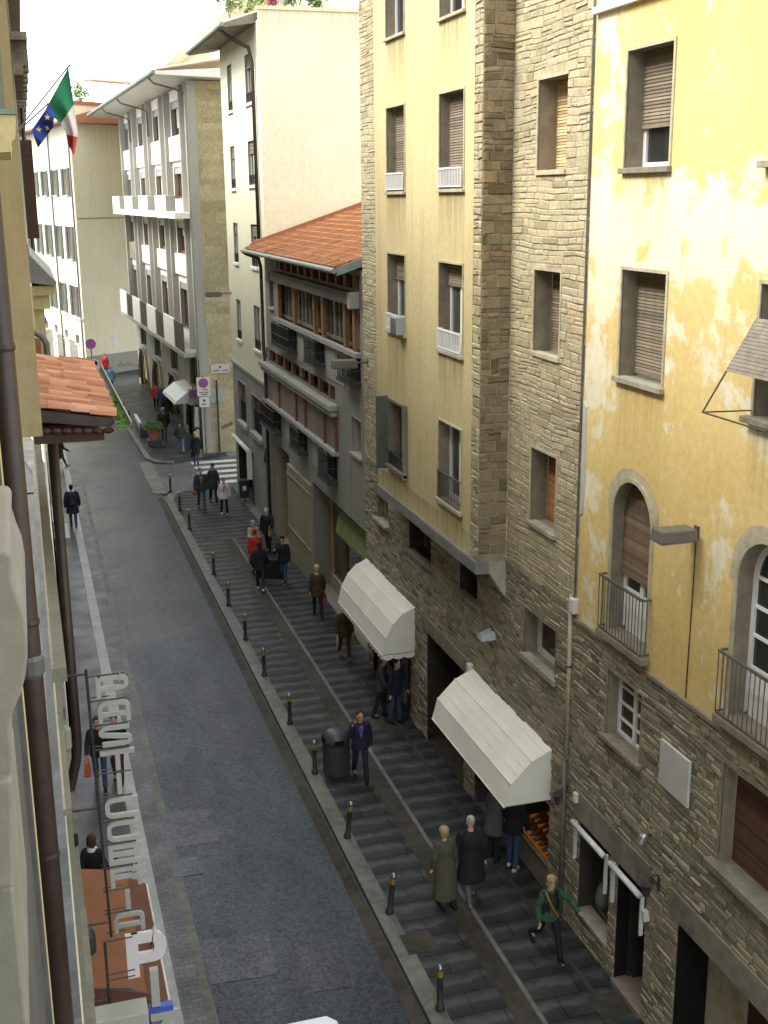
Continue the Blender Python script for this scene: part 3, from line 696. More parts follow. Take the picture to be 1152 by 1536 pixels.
# ================================================================== HOUSE B (stone house with jettied ochre bay)
B0, B1 = A1, 30.9
PJ = Plane((8.1, 0), 0); J0, J1 = 20.75, 27.6; JZ = 6.1
PRt = Plane((8.1, J0), 90, -1)
hB = thing('stone_house', 'tall rough stone house with a jettied ochre plaster bay, next to the yellow house', 'house', (8.7, 24, 0))
s1_ = rp(PB, 803, 122, 842, 255); s2_ = rp(PB, 803, 404, 838.5, 538); s3_ = rp(PB, 798, 670, 832.5, 803); s4_ = rp(PB, 788, 910, 833, 1020)
s1_ = (s2_[0]-.05, s2_[1], s1_[2], s1_[3])
j = {}
for nm, q in dict(a0=(581, -60, 607, 48), b0=(658, -80, 697, 14), a1=(581, 163, 607.5, 288), b1=(658.5, 142, 694.5, 284), a2=(582, 380, 609.5, 503), b2=(659, 393, 694, 535), a3=(583, 600, 609, 712), b3=(660, 630, 693, 770)).items(): j[nm] = rp(PJ, *q)
for col in 'ab':   # one column, one width
    m0 = sum(j[col+str(i)][0] for i in range(1, 4))/3; m1 = sum(j[col+str(i)][1] for i in range(1, 4))/3
    for i in range(4): j[col+str(i)] = (m0, m1, *j[col+str(i)][2:])
print('B', s1_, s2_, s3_, s4_, j)
lo1 = rp(PB, 566, 742, 583, 790); lo2 = rp(PB, 614, 772, 647, 852); lo3 = rp(PB, 690, 838, 716, 908)
# ground floor: shop 1, passage, shop 2
g1 = (26.9, 30.3, .0, 2.75); pa1 = PB.pick(641, 1000)[0]; pa0 = PB.pick(697, 1060)[0]; paz = PB.pick(668, 975)[1]
g2 = (18.45, 22.3, .55, 2.7)
pas = (pa0, pa1, 0, paz)
print('B ground', lo1, lo2, lo3, pas)
jh = (J0, J1, JZ-.1, 20)
holes = [s1_, s2_, s3_, s4_, lo1, lo2, lo3, (g1[0], g1[1], 0, g1[3]), pas, (g2[0], g2[1], 0, g2[3]), jh]
mb = MB(); wall_faces(mb, PB, B0, B1, 0, 20, holes); mb.build('mortar_wall', 'mortar', hB)
lin = [(pas[0]-.3, pas[1]+.3, pas[3], pas[3]+.36), (g2[0]-.1, g2[1]+.1, g2[3], g2[3]+.02)]
mb = MB(); stones(mb, PB, B0, B1, JZ, 20, holes, rh=(.085, .165), ln=(.2, .62), prot=(.003, .020), bev=.013, seed=3, tone=(.1, 1.)); mb.build('stone_wall', 'stone_main', hB)
mb = MB(); stones(mb, PB, B0, B1, 0, JZ, holes+lin, rh=(.065, .135), ln=(.15, .48), prot=(.005, .028), bev=.013, seed=4); mb.build('stone_wall', 'stone_lower', hB)
solid(hB, PB, *lin[0][:2], lin[0][2]+.004, lin[0][3], -.1, .05, 'lintel', 'lintel_stone', .01)
# jettied bay
jw = [j[k] for k in j]
mb = MB(); wall_faces(mb, PJ, J0+.42, J1, JZ, 20, jw); mb.build('plaster_bay', 'plaster_ochre', hB)
mb = MB(); mb.quadp(PJ, J0, J0+.42, JZ, 20, -.012); mb.quadp(PRt, 0, .6, JZ, 20, -.012); mb.build('mortar_corner', 'mortar', hB)
mb = MB(); stones(mb, PJ, J0, J0+.42, JZ, 20, rh=(.10, .22), ln=(.2, .42), prot=(.01, .035), bev=.016, seed=5, n=-.012); mb.build('corner_stones', 'stone_main', hB)
mb = MB(); stones(mb, PRt, 0, .6, JZ+.12, 20, rh=(.10, .25), ln=(.16, .5), prot=(.008, .035), bev=.016, seed=6, n=-.012); mb.build('return_stones', 'stone_return', hB)
q = MB(); q.quadp(Plane((8.1, J1), 90, 1), 0, .6, JZ, 20); q.build('bay_side', 'plaster_ochre', hB)
q = MB(); q.abox(8.06, 8.32, J0-.01, J1+.02, JZ-.26, JZ); q.abox(8.05, 8.33, J0-.015, J0+3.4, JZ-.27, JZ-.02); q.build('beam', 'beam_grey', hB, bevel=.012)
q = MB(); q.abox(8.32, 8.72, J0, J1, JZ-.14, JZ); q.build('soffit', 'concrete_dark', hB)
q = MB(); q.prism([(8.09, J0-.012, JZ+.0), (8.72, J0-.012, JZ), (8.72, J0-.012, JZ-.86), (8.34, J0-.012, JZ-.27), (8.09, J0-.012, JZ-.27)], (0, .3, 0)); q.build('corbel', 'corbel_beige', hB)
q = MB(); q.abox(8.08, 8.6, J0-.03, J0+.05, JZ, JZ+.13); q.build('corbel_cap', 'surround_grey', hB)
q = MB(); q.prism([(8.34, J1-.3, JZ-.27), (8.72, J1-.3, JZ-.27), (8.72, J1-.3, JZ-.86)], (0, .3, 0)); q.build('corbel', 'corbel_beige', hB)
q = MB(); q.box(PB, B0, B1, 20, 20.25, -9, 1.3); q.build('roof', 'tile_old', hB)
q = MB(); q.abox(8.72, 17.7, B1-.02, B1, 0, 20); q.build('side_wall', 'plaster_cream', hB)
# bay windows
window(hB, PJ, *j['a0'], depth=.26, sh=.1, shm='shutter_grey', rm='surround_grey', bw=.04, sill=.04, sillm='surround_light', sillh=.05)
window(hB, PJ, *j['b0'], depth=.26, sh=.1, shm='shutter_grey', rm='surround_grey', bw=.04, sill=.04, sillm='surround_light', sillh=.05)
for k in ('a1', 'b1'):
    window(hB, PJ, *j[k], depth=.28, sh=1., shm='shutter_grey', bw=.04, sill=.04, sillm='surround_light', sillh=.05)
    z0, z1 = j[k][2], j[k][3]; railing(hB, PJ, j[k][0]+.03, j[k][1]-.03, z0+.05, z0+.40, -.05, .05, 'white_paint', .085, .012)
for k, sh in (('a2', .30), ('b2', .23)):
    window(hB, PJ, *j[k], depth=.28, sh=sh, shm='shutter_grey', bw=.04, sill=.04, sillm='surround_light', sillh=.06, curt=.0, w=.09, pane='glass_mid')
z0 = j['b2'][2]; railing(hB, PJ, j['b2'][0]+.03, j['b2'][1]-.03, z0+.04, z0+.42, -.05, .05, 'white_paint', .085, .013)
z0 = j['a2'][2]; railing(hB, PJ, j['a2'][0]+.30, j['a2'][1]-.02, z0+.04, z0+.38, -.05, .05, 'white_paint', .085, .012)
window(hB, PJ, *j['b3'], depth=.28, sh=0., bw=.04, sill=.04, sillm='surround_light', sillh=.07, w=.1, rm='surround_grey', pane='glass_mid', curt=.5)
z0 = j['b3'][2]; railing(hB, PJ, j['b3'][0]+.03, j['b3'][1]-.03, z0+.05, z0+.62, -.05, .04, 'iron_grey', .085, .010)
window(hB, PJ, *j['a3'], depth=.24, sh=0., bw=.06, bm='wood_old', rm='wood_old', sill=.08, sillm='wood_old', w=.08, fr='wood_old', pane='glass_mid', curt=.45)
z0 = j['a3'][2]; railing(hB, PJ, j['a3'][0]+.03, j['a3'][1]-.03, z0+.04, z0+.3, -.05, .02, 'iron', .085, .010)
runoff('plaster_ochre', [(j[k][0], j[k][1], j[k][2]-.05, 1.7 if k == 'a2' else 1.1) for k in j]+[(J0+.42, J1, JZ+.45, .45)], (.22, .17, .085), .75)
# open wooden shutter leaves of the lowest left window
a3 = j['a3']; q = MB()
q.box(PJ, a3[1]+.06, a3[1]+.11, a3[2]-.12, a3[3]+.1, .02, .30); 
for k in range(22):
    z = a3[2]-.05+k*(a3[3]-a3[2]+.1)/22; q.box(PJ, a3[1]+.055, a3[1]+.115, z, z+.02, .05, .27)
q.build('open_shutter', 'shutter_green', hB)
q = MB(); q.box(PJ, a3[0]-.10, a3[0]-.05, a3[2]-.1, a3[3]+.1, .02, .12); q.tube([PJ.p(a3[0]-.3, a3[2]-.15, .01), PJ.p(a3[0]-.3, a3[2]-.15, .14), PJ.p(a3[0]-.34, a3[2]-.12, .14)], .012, 5); q.build('open_shutter', 'wood_old', hB)
# stone wall windows
window(hB, PB, *s1_, depth=.42, sh=1., shm='shutter_beige', bm='surround_light', bw=.055, sill=.02, sillm='surround_light', bsides='rt')
window(hB, PB, *s2_, depth=.42, sh=1., shm='shutter_grey', bm='surround_light', bw=.055, sill=.02, sillm='surround_light', bsides='lrt')
window(hB, PB, *s3_, depth=.42, sh=1., shm='shutter_orange', bm='surround_light', bw=.05, sill=.05, sillm='sill_stone', bsides='lrt')
window(hB, PB, *s4_, depth=.32, sh=0., fr='offwhite', w=.12, leaves=1, bm='surround_grey', bw=.03, sill=.05, sillm='sill_stone', pane='glass_brown', sillh=.1)
window(hB, PB, *lo1, depth=.3, sh=1., shm='surround_grey', bw=0, sill=.1, sillm='sill_stone')
for q_ in (lo2, lo3): window(hB, PB, *q_, depth=.5, sh=1., shm='shutter_redbrown', rm='dim_inside', bw=0, sill=.06, sillm='lintel_stone')
# passage
recess(hB, PB, *pas[:2], .02, pas[3], 3.2, 'passage_recess', 'dim_inside')
solid(hB, PB, pas[0]+.02, pas[0]+.22, .02, pas[3]-.02, -.5, -.3, 'passage_post', 'lintel_stone')
solid(hB, PB, pas[1]-.7, pas[1]-.02, .02, pas[3]-.02, -.9, -.82, 'passage_door', 'wood_red')
# shop 1 (under the further awning) and shop 2
for (g, nm) in ((g1, 1), (g2, 2)):
    recess(hB, PB, g[0], g[1], g[2] if nm == 2 else .02, g[3], 1.5, 'shop_recess', 'dim_inside')
q = MB()
for s in (g1[0]+.06, g1[0]+.75, g1[0]+1.9, g1[1]-.06): q = MB(); q.box(PB, s-.05, s+.05, .02, g1[3]-.02, -.3, -.16); q.build('shop_frame', 'wood_red', hB)
q = MB(); q.quadp(PB, g1[0]+.8, g1[1]-.1, .45, g1[3]-.05, -.25); q.build('shop_pane', 'glass_brown', hB)
solid(hB, PB, g1[0]+.8, g1[1]-.1, .02, .45, -.3, -.1, 'shop_plinth', 'lintel_stone')
# shop 2: dark stone plinth, door at the far end, lit shoe display at the near end
q = MB(); q.box(PB, g2[0], g2[0]+2.0, .02, .56, -1.4, -.03); q.build('shop_plinth', 'lintel_stone', hB)
q = MB()
for s in (g2[0]+.04, g2[0]+2.0, g2[0]+2.85, g2[1]-.04): q = MB(); q.box(PB, s-.045, s+.045, .02, g2[3]-.02, -.25, -.05); q.build('shop_frame', 'iron', hB)
q = MB(); q.box(PB, g2[0]+.1, g2[0]+1.95, .57, .62, -1.3, -.12); q.box(PB, g2[0]+.1, g2[0]+1.95, .9, .93, -1.3, -.8); q.box(PB, g2[0]+.1, g2[0]+1.95, 1.25, 1.28, -1.4, -1.0); ds = q.build('display_shelf', 'shop_glow', hB)  # shelf boards emit a faint glow of their own for the lit display
sc_ = []
for k in range(34):
    s = g2[0]+.17+(k % 9)*.2; zz, nn = ((.62, -.27-.02*(k % 2)) if k < 9 else (.62, -.62-.03*(k % 2)) if k < 18 else (.93, -.95) if k < 27 else (1.28, -1.15)); sc_.append((s, zz, nn))
q = MB()
for (s, zz, nn) in sc_:
    q = MB(); q.hexa([PB.p(s-.05, zz+.004, nn-.12), PB.p(s+.05, zz+.004, nn-.12), PB.p(s+.045, zz+.004, nn+.14), PB.p(s-.045, zz+.004, nn+.14), PB.p(s-.04, zz+.14, nn-.11), PB.p(s+.04, zz+.14, nn-.11), PB.p(s+.02, zz+.05, nn+.12), PB.p(s-.02, zz+.05, nn+.12)]); q.build('display_shoe', 'shoe_leather', hB)
q = MB()
for k in range(4): q = MB(); q.ball(PB.p(g2[0]+.35+k*.42, 2.35, -.55), .045, seg=8, rings=6); q.build('shop_bulb', 'bulb', hB)
# awnings
def awning(name, lb, pl, s0, s1, prof, mat, scallop=.0, seams=3, parent=None, group=None):
    """prof: list of (n, z) from the wall outwards and down to the front hem"""
    t = thing(name, lb, 'awning', pl.p((s0+s1)/2, prof[0][1], 0), group)
    K = 28; q = MB(); rnd = random.Random(len(lb))
    for k in range(K):
        a, b_ = s0+(s1-s0)*k/K, s0+(s1-s0)*(k+1)/K
        sg = lambda s, i: 0. if i == 0 else (-.018*(1-abs(math.sin((s-s0)/(s1-s0)*math.pi*(seams+1))))**3 if 0 < i < len(prof)-1 else 0)+(.016*math.sin(s*4.1+i*2.)+.008*math.sin(s*9.3+i) if i == len(prof)-1 or i == len(prof)-2 else .006*math.sin(s*5+i))
        for i in range(len(prof)-1):
            (n0, z0), (n1, z1) = prof[i], prof[i+1]
            q.face([pl.p(a, z0+sg(a, i), n0), pl.p(b_, z0+sg(b_, i), n0), pl.p(b_, z1+sg(b_, i+1), n1), pl.p(a, z1+sg(a, i+1), n1)])
    nf, zf = prof[-1]
    for s in (s0, s1):
        q.face([pl.p(s, z+(-.018 if 0 < i < len(prof)-1 else 0), n) for i, (n, z) in enumerate(prof)]+[pl.p(s, zf+.0, .0)])
    q.build('canvas', mat, t)
    if scallop:
        q = MB(); L = .24
        def run(P0, P1):
            d = P1-P0; m = max(2, int(d.length/L)); 
            for k in range(m):
                for u in range(5):
                    a, b_ = (k+u/5)/m, (k+(u+1)/5)/m
                    ha = .09+scallop*abs(math.sin(math.pi*u/5)); hb = .09+scallop*abs(math.sin(math.pi*(u+1)/5))
                    A_, B_ = P0+d*a, P0+d*b_; q.face([A_, B_, B_-Vector((0, 0, hb)), A_-Vector((0, 0, ha))])
        run(pl.p(s0, zf, nf+.004), pl.p(s1, zf, nf+.004)); run(pl.p(s0-.004, zf, nf), pl.p(s0-.004, zf, .02)); run(pl.p(s1+.004, zf, nf), pl.p(s1+.004, zf, .02))
        q.build('valance', mat, t)
    # sewn seams standing slightly proud
    q = MB()
    for k in range(1, seams+1):
        u = k/(seams+1)
        for i in range(len(prof)-1):
            (n0, z0), (n1, z1) = prof[i], prof[i+1]
            if i < len(prof)-2: q.tube([pl.p(s0+.02, z0+(z1-z0)*u+.004, n0+(n1-n0)*u), pl.p(s1-.02, z0+(z1-z0)*u+.004, n0+(n1-n0)*u)], .006, 5)
        
    for i in range(1, len(prof)-1): q.tube([pl.p(s0, prof[i][1], prof[i][0]), pl.p(s1, prof[i][1], prof[i][0])], .012, 6)
    q.tube([pl.p(s0, prof[-1][1], prof[-1][0]), pl.p(s1, prof[-1][1], prof[-1][0])], .014, 6)
    q.build('seam', mat, t)
    q = MB()
    for s in (s0+.01, s1-.01): q.tube([pl.p(s, prof[-1][1]+.01, .01), pl.p(s, prof[-1][1]+.01, prof[-1][0]-.02)], .014, 6)
    q.tube([pl.p(s0+.01, prof[-1][1]+.01, prof[-1][0]-.025), pl.p(s1-.01, prof[-1][1]+.01, prof[-1][0]-.025)], .014, 6); q.build('awning_frame', 'iron_grey', t)
    return t
awning('shop_awning', 'cream canvas awning with a scalloped hem, the further of the two big ones', PB, 26.5, 31.2-.35, [(.0, 3.16), (.34, 3.02), (.58, 2.78), (.76, 2.42), (.86, 1.98)], 'canvas_cream', .055, 2)
awning('shop_awning', 'larger cream canvas awning with an angular straight hem over the lit shoe window', PB, 18.4, 22.5, [(.0, 3.10), (.42, 2.92), (.82, 2.52), (.94, 2.06)], 'canvas_cream', 0., 2)
t = thing('box_light', 'white ceiling light hanging under the ochre jetty above the passage', 'lamp', PB.p(*PB.pick(722, 945), .3))
s_, z_ = PB.pick(722, 950, .3); q = MB(); q.hexa([PB.p(s_-.22, z_-.10, .05), PB.p(s_+.2, z_-.10, .05), PB.p(s_+.16, z_-.13, .36), PB.p(s_-.16, z_-.13, .36), PB.p(s_-.16, z_+.05, .06), PB.p(s_+.15, z_+.05, .06), PB.p(s_+.08, z_-.02, .32), PB.p(s_-.08, z_-.02, .32)]); q.build('lamp_housing', 'ac_grey', t, bevel=.02)
q = MB(); q.tube([PB.p(s_, z_+.05, 0), PB.p(s_, z_+.03, .1)], .02, 6); q.build('bracket', 'iron', t)
# air conditioner
a2 = j['a2']; t = thing('air_conditioner', 'grey air conditioning unit on the sill of the ochre bay', 'air conditioner', PJ.p(a2[0]+.2, a2[2]+.02, .1))
q = MB(); q.box(PJ, a2[0]-.02, a2[0]+.40, a2[2]-.0, a2[2]+.40, -.1, .24); q.build('casing', 'ac_grey', t, bevel=.02)
q = MB()
for k in range(9): q.box(PJ, a2[0]-.02, a2[0]+.38, a2[2]+.03+k*.038, a2[2]+.046+k*.038, .242, .252)
q.build('grille', 'iron_grey', t)
for (px, py, lb, sz) in ((541, 540, 'grey box street lamp on the stone edge beside the low tiled house', 1.),):
    s_, z_ = PB.pick(552, 543); t = thing('street_lamp', lb, 'lamp', PB.p(s_, z_, 0), 'box lamps on the house walls'); box_lamp(t, PB, s_, z_, 1.1, 1.0)
# ================================================================== HOUSE C (low house with tiled roof and wooden loggia)
PC = Plane((8.9, 0), 0); C0, C1 = B1+.05, 45.3
hC = thing('loggia_house', 'low grey concrete house with wooden loggias under an orange tiled roof', 'house', (8.9, 38, 0))
def cz(px, py, n=0.): return PC.pick(px, py, n)[1]
def cs(px, py, n=0.): return PC.pick(px, py, n)[0]
up_t, up_b = cz(480, 440), cz(480, 503)          # upper band of windows
lo_t, lo_b = cz(455, 590), cz(455, 637)
up_s0, up_s1 = cs(540, 490), cs(417, 450); lo_s0, lo_s1 = cs(507, 640), cs(401, 580)
print('C', up_t, up_b, lo_t, lo_b, up_s0, up_s1, lo_s0, lo_s1)
nw = rp(PC, 403, 408, 411, 463); rw = rp(PC, 528, 624, 543, 688)
eave_z = 11.15
cl_u = (up_s0, up_s1, up_t+.42, eave_z-.25); cl_l = (lo_s0+.3, lo_s1, lo_t+.45, lo_t+.85)
gz = cz(500, 748)                 # soffit of the ground-floor openings
gp = [(cs(430, 730), cs(405, 700)), (cs(545, 850), cs(455, 790))]   # openings (near/far)
gp = [(41.9, 44.4), (C0+.15, 38.2)]
gz1 = cz(418, 668); gz2 = cz(500, 752)
print('C ground', gz1, gz2, gp, cs(430, 700), cs(452, 720))
HC = [(up_s0, up_s1, up_b, up_t), (lo_s0, lo_s1, lo_b, lo_t), nw, rw, cl_u, cl_l, (*gp[0], 0, gz1), (*gp[1], 0, gz2)]
mb = MB(); wall_faces(mb, PC, C0, C1, 0, eave_z-.1, HC); mb.build('wall', 'concrete', hC)
for q_, nn in ((HC[0], .5), (HC[1], .35), (cl_u, .35), (cl_l, .3)): recess(hC, PC, *q_, nn, 'window_recess', 'dim_inside')
def cbox(s0, s1, z0, z1, n0, n1, nm, m): return solid(hC, PC, s0, s1, z0, z1, n0, n1, nm, m)
# upper loggia glazing
q = MB(); n = 9
xs = [417, 424.5, 440, 445, 469, 476, 485, 513, 520, 535, 540]
for px in (420, 443, 473, 486, 519, 533): s = cs(px, 480); q = MB(); q.box(PC, s-.09, s+.09, up_b, up_t, -.06, .06); q.build('post', 'wood_orange', hC)
q = MB()
for k in range(20):
    s = up_s0+(up_s1-up_s0)*(k+.5)/20; q.box(PC, s-.05, s+.05, up_b, up_t, -.28, -.2)
q.box(PC, up_s0, up_s1, up_b, up_b+.1, -.26, -.18); q.build('window', 'wood_old', hC)
q = MB(); q.quadp(PC, up_s0, up_s1, up_b, up_t, -.25); po = q.build('pane', 'glass_mid', hC)
cbox(up_s0-.1, up_s1+.05, up_b-.13, up_b, -.1, .18, 'sill', 'concrete_light')
# rolled blind box along the upper loggia
q = MB(); q.box(PC, up_s0+.25, up_s1+.05, up_t-.02, up_t+.34, .0, .27); q.build('blind_box', 'shutter_greydark', hC, bevel=.03)
q = MB(); q.box(PC, up_s0-.02, up_s0+.22, up_t-.1, up_t+.36, .0, .31); q.build('blind_end', 'concrete_light', hC, bevel=.03)
q = MB()
for k in range(11):
    s = cl_u[0]+(cl_u[1]-cl_u[0])*(k+.5)/11; q = MB(); q.box(PC, s-.13, s+.13, cl_u[2], cl_u[3], -.12, .03); q.build('rafter_post', 'wood_red', hC)
q = MB()
for k in range(11):
    s = cl_u[0]+(cl_u[1]-cl_u[0])*(k+1.)/11-.2; q = MB(); q.box(PC, s-.14, s+.2, cl_u[2]+.03, cl_u[3]-.02, -.2, -.17); q.build('clerestory_pane', 'glass_pale', hC)
# fielded panels and iron cages under the loggias
def cage(s0, s1, z0, z1, lb=None):
    t = MB(); t.box(PC, s0-.06, s1+.06, z0-.1, z0-.02, .0, .34); 
    for k in range(int((s1-s0)/.12)+1):
        s = s0+(s1-s0)*k/int((s1-s0)/.12); t.tube([PC.p(s, z0-.02, .3), PC.p(s, z1, .3)], .012, 5)
    for z in (z1, (z0+z1)/2, z0+.05): t.box(PC, s0, s1, z-.02, z+.02, .285, .315)
    for s in (s0, s1):
        for z in (z1, (z0+z1)/2): t.box(PC, s-.015, s+.015, z-.015, z+.015, 0, .3)
        t.tube([PC.p(s, z0, .15), PC.p(s, z1, .15)], .012, 5)
    t.build('window_cage', 'iron', hC)
    q = MB(); q.quadp(PC, s0, s1, z0, z1, .012); q.build('cage_window', 'dark_inside', hC)
for (a, b_, zt, zb) in ((447, 419, 490, 525), (489, 470, 512, 548), (543, 521, 533, 575)):
    cage(cs(a-2, zt+6), cs(b_, zt), cz((a+b_)/2, zb-6), up_b-.15)
for (a, b_, zt, zb) in ((424, 402, 620, 648), (463, 447, 640, 680), (508, 491, 688, 724)):
    cage(cs(a-2, zt+6), cs(b_, zt), cz((a+b_)/2, zb-8), lo_b-.15)
q = MB()
for (a, b_, za, zb_) in ((466, 449, up_b-1.15, up_b-.16), (518, 491, up_b-1.2, up_b-.16), (445, 426, lo_b-1.05, lo_b-.16), (489, 465, lo_b-1.1, lo_b-.16)):
    s0, s1 = cs(a, 550), cs(b_, 550); m = (s0+s1)/2
    for (x0, x1) in ((s0+.05, m-.04), (m+.04, s1-.05)): q = MB(); q.box(PC, x0, x1, za, zb_, .0, .03); q.build('wall_panel', 'concrete_light', hC, bevel=.008)
# lower loggia: blinds down between red posts, roller housing above
q = MB(); slats(q, PC, lo_s0+.05, lo_s1-.02, lo_b, lo_t, .02, .045, .012); q.build('roller_blind', 'shutter_wood', hC)
q = MB()
for px in (402, 422, 447, 460.5, 489, 506): s = cs(px, 625); q = MB(); q.box(PC, s-.07, s+.07, lo_b, lo_t, -.05, .09); q.build('post', 'wood_red', hC)
cbox(lo_s0-.08, lo_s1+.05, lo_b-.12, lo_b, -.1, .2, 'sill', 'concrete_light')
q = MB(); q.box(PC, lo_s0-.06, lo_s1+.08, lo_t-.02, lo_t+.14, .0, .24); q.box(PC, lo_s0-.1, lo_s1+.12, lo_t+.14, lo_t+.36, .0, .30); q.build('blind_box', 'concrete_light', hC, bevel=.05)
q = MB()
for k in range(8):
    s = cl_l[0]+(cl_l[1]-cl_l[0])*(k+.5)/8; q = MB(); q.box(PC, s-.18, s+.1, cl_l[2], cl_l[3], -.1, .02); q.build('clerestory_post', 'wood_red', hC)
q = MB()
for k in (7, 6, 5, 3, 2): s = cl_l[0]+(cl_l[1]-cl_l[0])*(k+.5)/8; q = MB(); q.box(PC, s+.12, s+.75, cl_l[2]+.03, cl_l[3]-.03, -.18, -.15); q.build('clerestory_pane', 'white_paint', hC)
window(hC, PC, *nw, depth=.3, sh=1., shm='wood_red', rm='concrete_dark', bw=0, sill=.05, sillm='concrete_light')
window(hC, PC, *rw, depth=.4, sh=1., shm='shutter_orange', rm='concrete_light', bw=.04, bm='concrete_light', sill=.06, sillm='concrete_light')
# ground floor
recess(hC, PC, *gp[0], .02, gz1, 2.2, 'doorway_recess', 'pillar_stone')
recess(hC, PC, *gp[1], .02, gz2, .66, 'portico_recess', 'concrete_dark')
q = MB(); q.box(PC, gp[1][1]+.0, gp[0][0], 0, gz1-.3, .0, .1); q.box(PC, gp[1][1]-.02, gp[0][0]+.02, 1.2, 1.28, .1, .13); q.box(PC, gp[1][1]-.02, gp[0][0]+.02, 3.2, 3.28, .1, .13); q.build('pillar', 'pillar_stone', hC, bevel=.01)
solid(hC, PC, gp[1][0]+.02, gp[1][1]-.05, .02, .5, -.64, -.5, 'shop_plinth', 'sill_stone')
for (a, b_, m) in ((36.0, 36.25, 'wood_red'), (37.75, 38.0, 'shutter_beige'), (33.2, 33.35, 'wood_red'), (31.1, 31.2, 'wood_red')): solid(hC, PC, a, b_, .5, gz2-.02, -.62, -.52, 'shop_frame', m)
q = MB(); q.quadp(PC, gp[1][0]+.1, gp[1][1]-.1, .5, gz2-.02, -.58); q.build('shop_pane', 'glass_mid', hC)
# roof of individual tiles
EX, RX = 8.2, 13.2; slope = (12.63-11.12)/(12.82-8.2); ez = 11.13
def roofz(x): return ez+(x-EX)*slope
Yr0, Yr1 = 31.75, C1
q = MB(); rows = 13; L = (RX-EX)/rows; cols = 44
rnd = random.Random(5)
for r in range(rows):
    xa = EX+r*L-.03; xb = xa+L+.05; c = 0; y = Yr0
    hip = 0
    while y < Yr1-.05:
        w_ = .305; y1 = min(Yr1, y+w_); g = .012; t = min(1, max(0, rnd.gauss(.5, .22))); lift = rnd.uniform(0, .012)
        za, zb = roofz(xa)+.075+lift, roofz(xb)+.035+lift
        q.hexa([(xa, y+g, za-.04), (xb, y+g, zb-.04), (xb, y1-g, zb-.04), (xa, y1-g, za-.04), (xa, y+g, za), (xb, y+g, zb), (xb, y1-g, zb), (xa, y1-g, za)], t)
        q.hexa([(xa, y+g, za-.001), (xb, y+g, zb-.001), (xb, y+g+.04, zb-.001), (xa, y+g+.04, za-.001), (xa, y+g, za+.022), (xb, y+g, zb+.022), (xb, y+g+.035, zb+.022), (xa, y+g+.035, za+.022)], t*.9)
        y = y1
ro = q.build('roof', 'tile_orange', hC)
q = MB(); q.hexa([(EX, Yr0+.02, ez-.1), (RX, Yr0+.02, roofz(RX)-.1), (RX, Yr1, roofz(RX)-.1), (EX, Yr1, ez-.1), (EX, Yr0+.02, ez+.02), (RX, Yr0+.02, roofz(RX)+.02), (RX, Yr1, roofz(RX)+.02), (EX, Yr1, ez+.02)]); q.build('roof_deck', 'wood_old', ro)
q = MB()
for k in range(22):
    y = Yr0+.3+k*(Yr1-Yr0-.5)/21; q = MB(); q.hexa([(EX+.05, y-.05, ez-.2), (8.95, y-.05, roofz(8.95)-.2), (8.95, y+.05, roofz(8.95)-.2), (EX+.05, y+.05, ez-.2), (EX+.05, y-.05, ez-.1), (8.95, y-.05, roofz(8.95)-.1), (8.95, y+.05, roofz(8.95)-.1), (EX+.05, y+.05, ez-.1)]); q.build('rafter', 'wood_old', ro)
q = MB(); q.hexa([(EX, Yr0-.04, ez-.2), (9.6, Yr0-.04, roofz(9.6)-.2), (9.6, Yr0+.02, roofz(9.6)-.2), (EX, Yr0+.02, ez-.2), (EX, Yr0-.04, ez+.02), (9.6, Yr0-.04, roofz(9.6)+.02), (9.6, Yr0+.02, roofz(9.6)+.02), (EX, Yr0+.02, ez+.02)]); q.build('barge_board', 'zinc_green', ro)
q = MB(); q.tube([(EX-.08, Yr0-.1, ez-.06), (EX-.08, Yr1+.3, ez-.06)], .075, 10); q.build('gutter', 'gutter_grey', ro)
q = MB(); y = Yr1-.12
q.prism([(EX, y, roofz(EX)+.05), (RX, y, roofz(RX)+.05), (RX, y, roofz(RX)+.2), (EX+.3, y, roofz(EX+.3)+.2), (EX+.1, y, roofz(EX)+.12)], (0, .12, 0)); q.build('flashing', 'tile_orange', ro)
# high blank wall behind roof so no gap shows
q = MB(); q.abox(8.95, 13.2, C0, C0+.02, 0, 11.2); q.abox(13.2, 13.3, C0, C1, 0, 12.7); q.build('side_wall', 'plaster_cream', hC)
pipe('drain_pipe', 'dark brown drainpipe with a kink running down beside the tiled roof', [(EX-.08, C1+.1, ez-.1), (8.3, C1+.15, ez-.2), (8.72, C1+.2, ez-.35), (8.80, C1+.22, ez-.7), (8.80, C1+.22, 7.4), (8.78, C1-.05, 7.0), (8.78, C1-.05, .1)], .065, 'copper_brown')
# green awning in the portico
t = awning('green_awning', 'faded green awning with a fringed hem in the dark portico of the low tiled house', Plane((8.9+.5, 0), 0), C0+.25, 36.0, [(0., 3.25), (.2, 3.05), (.28, 2.62)], 'canvas_green', .05, 1)
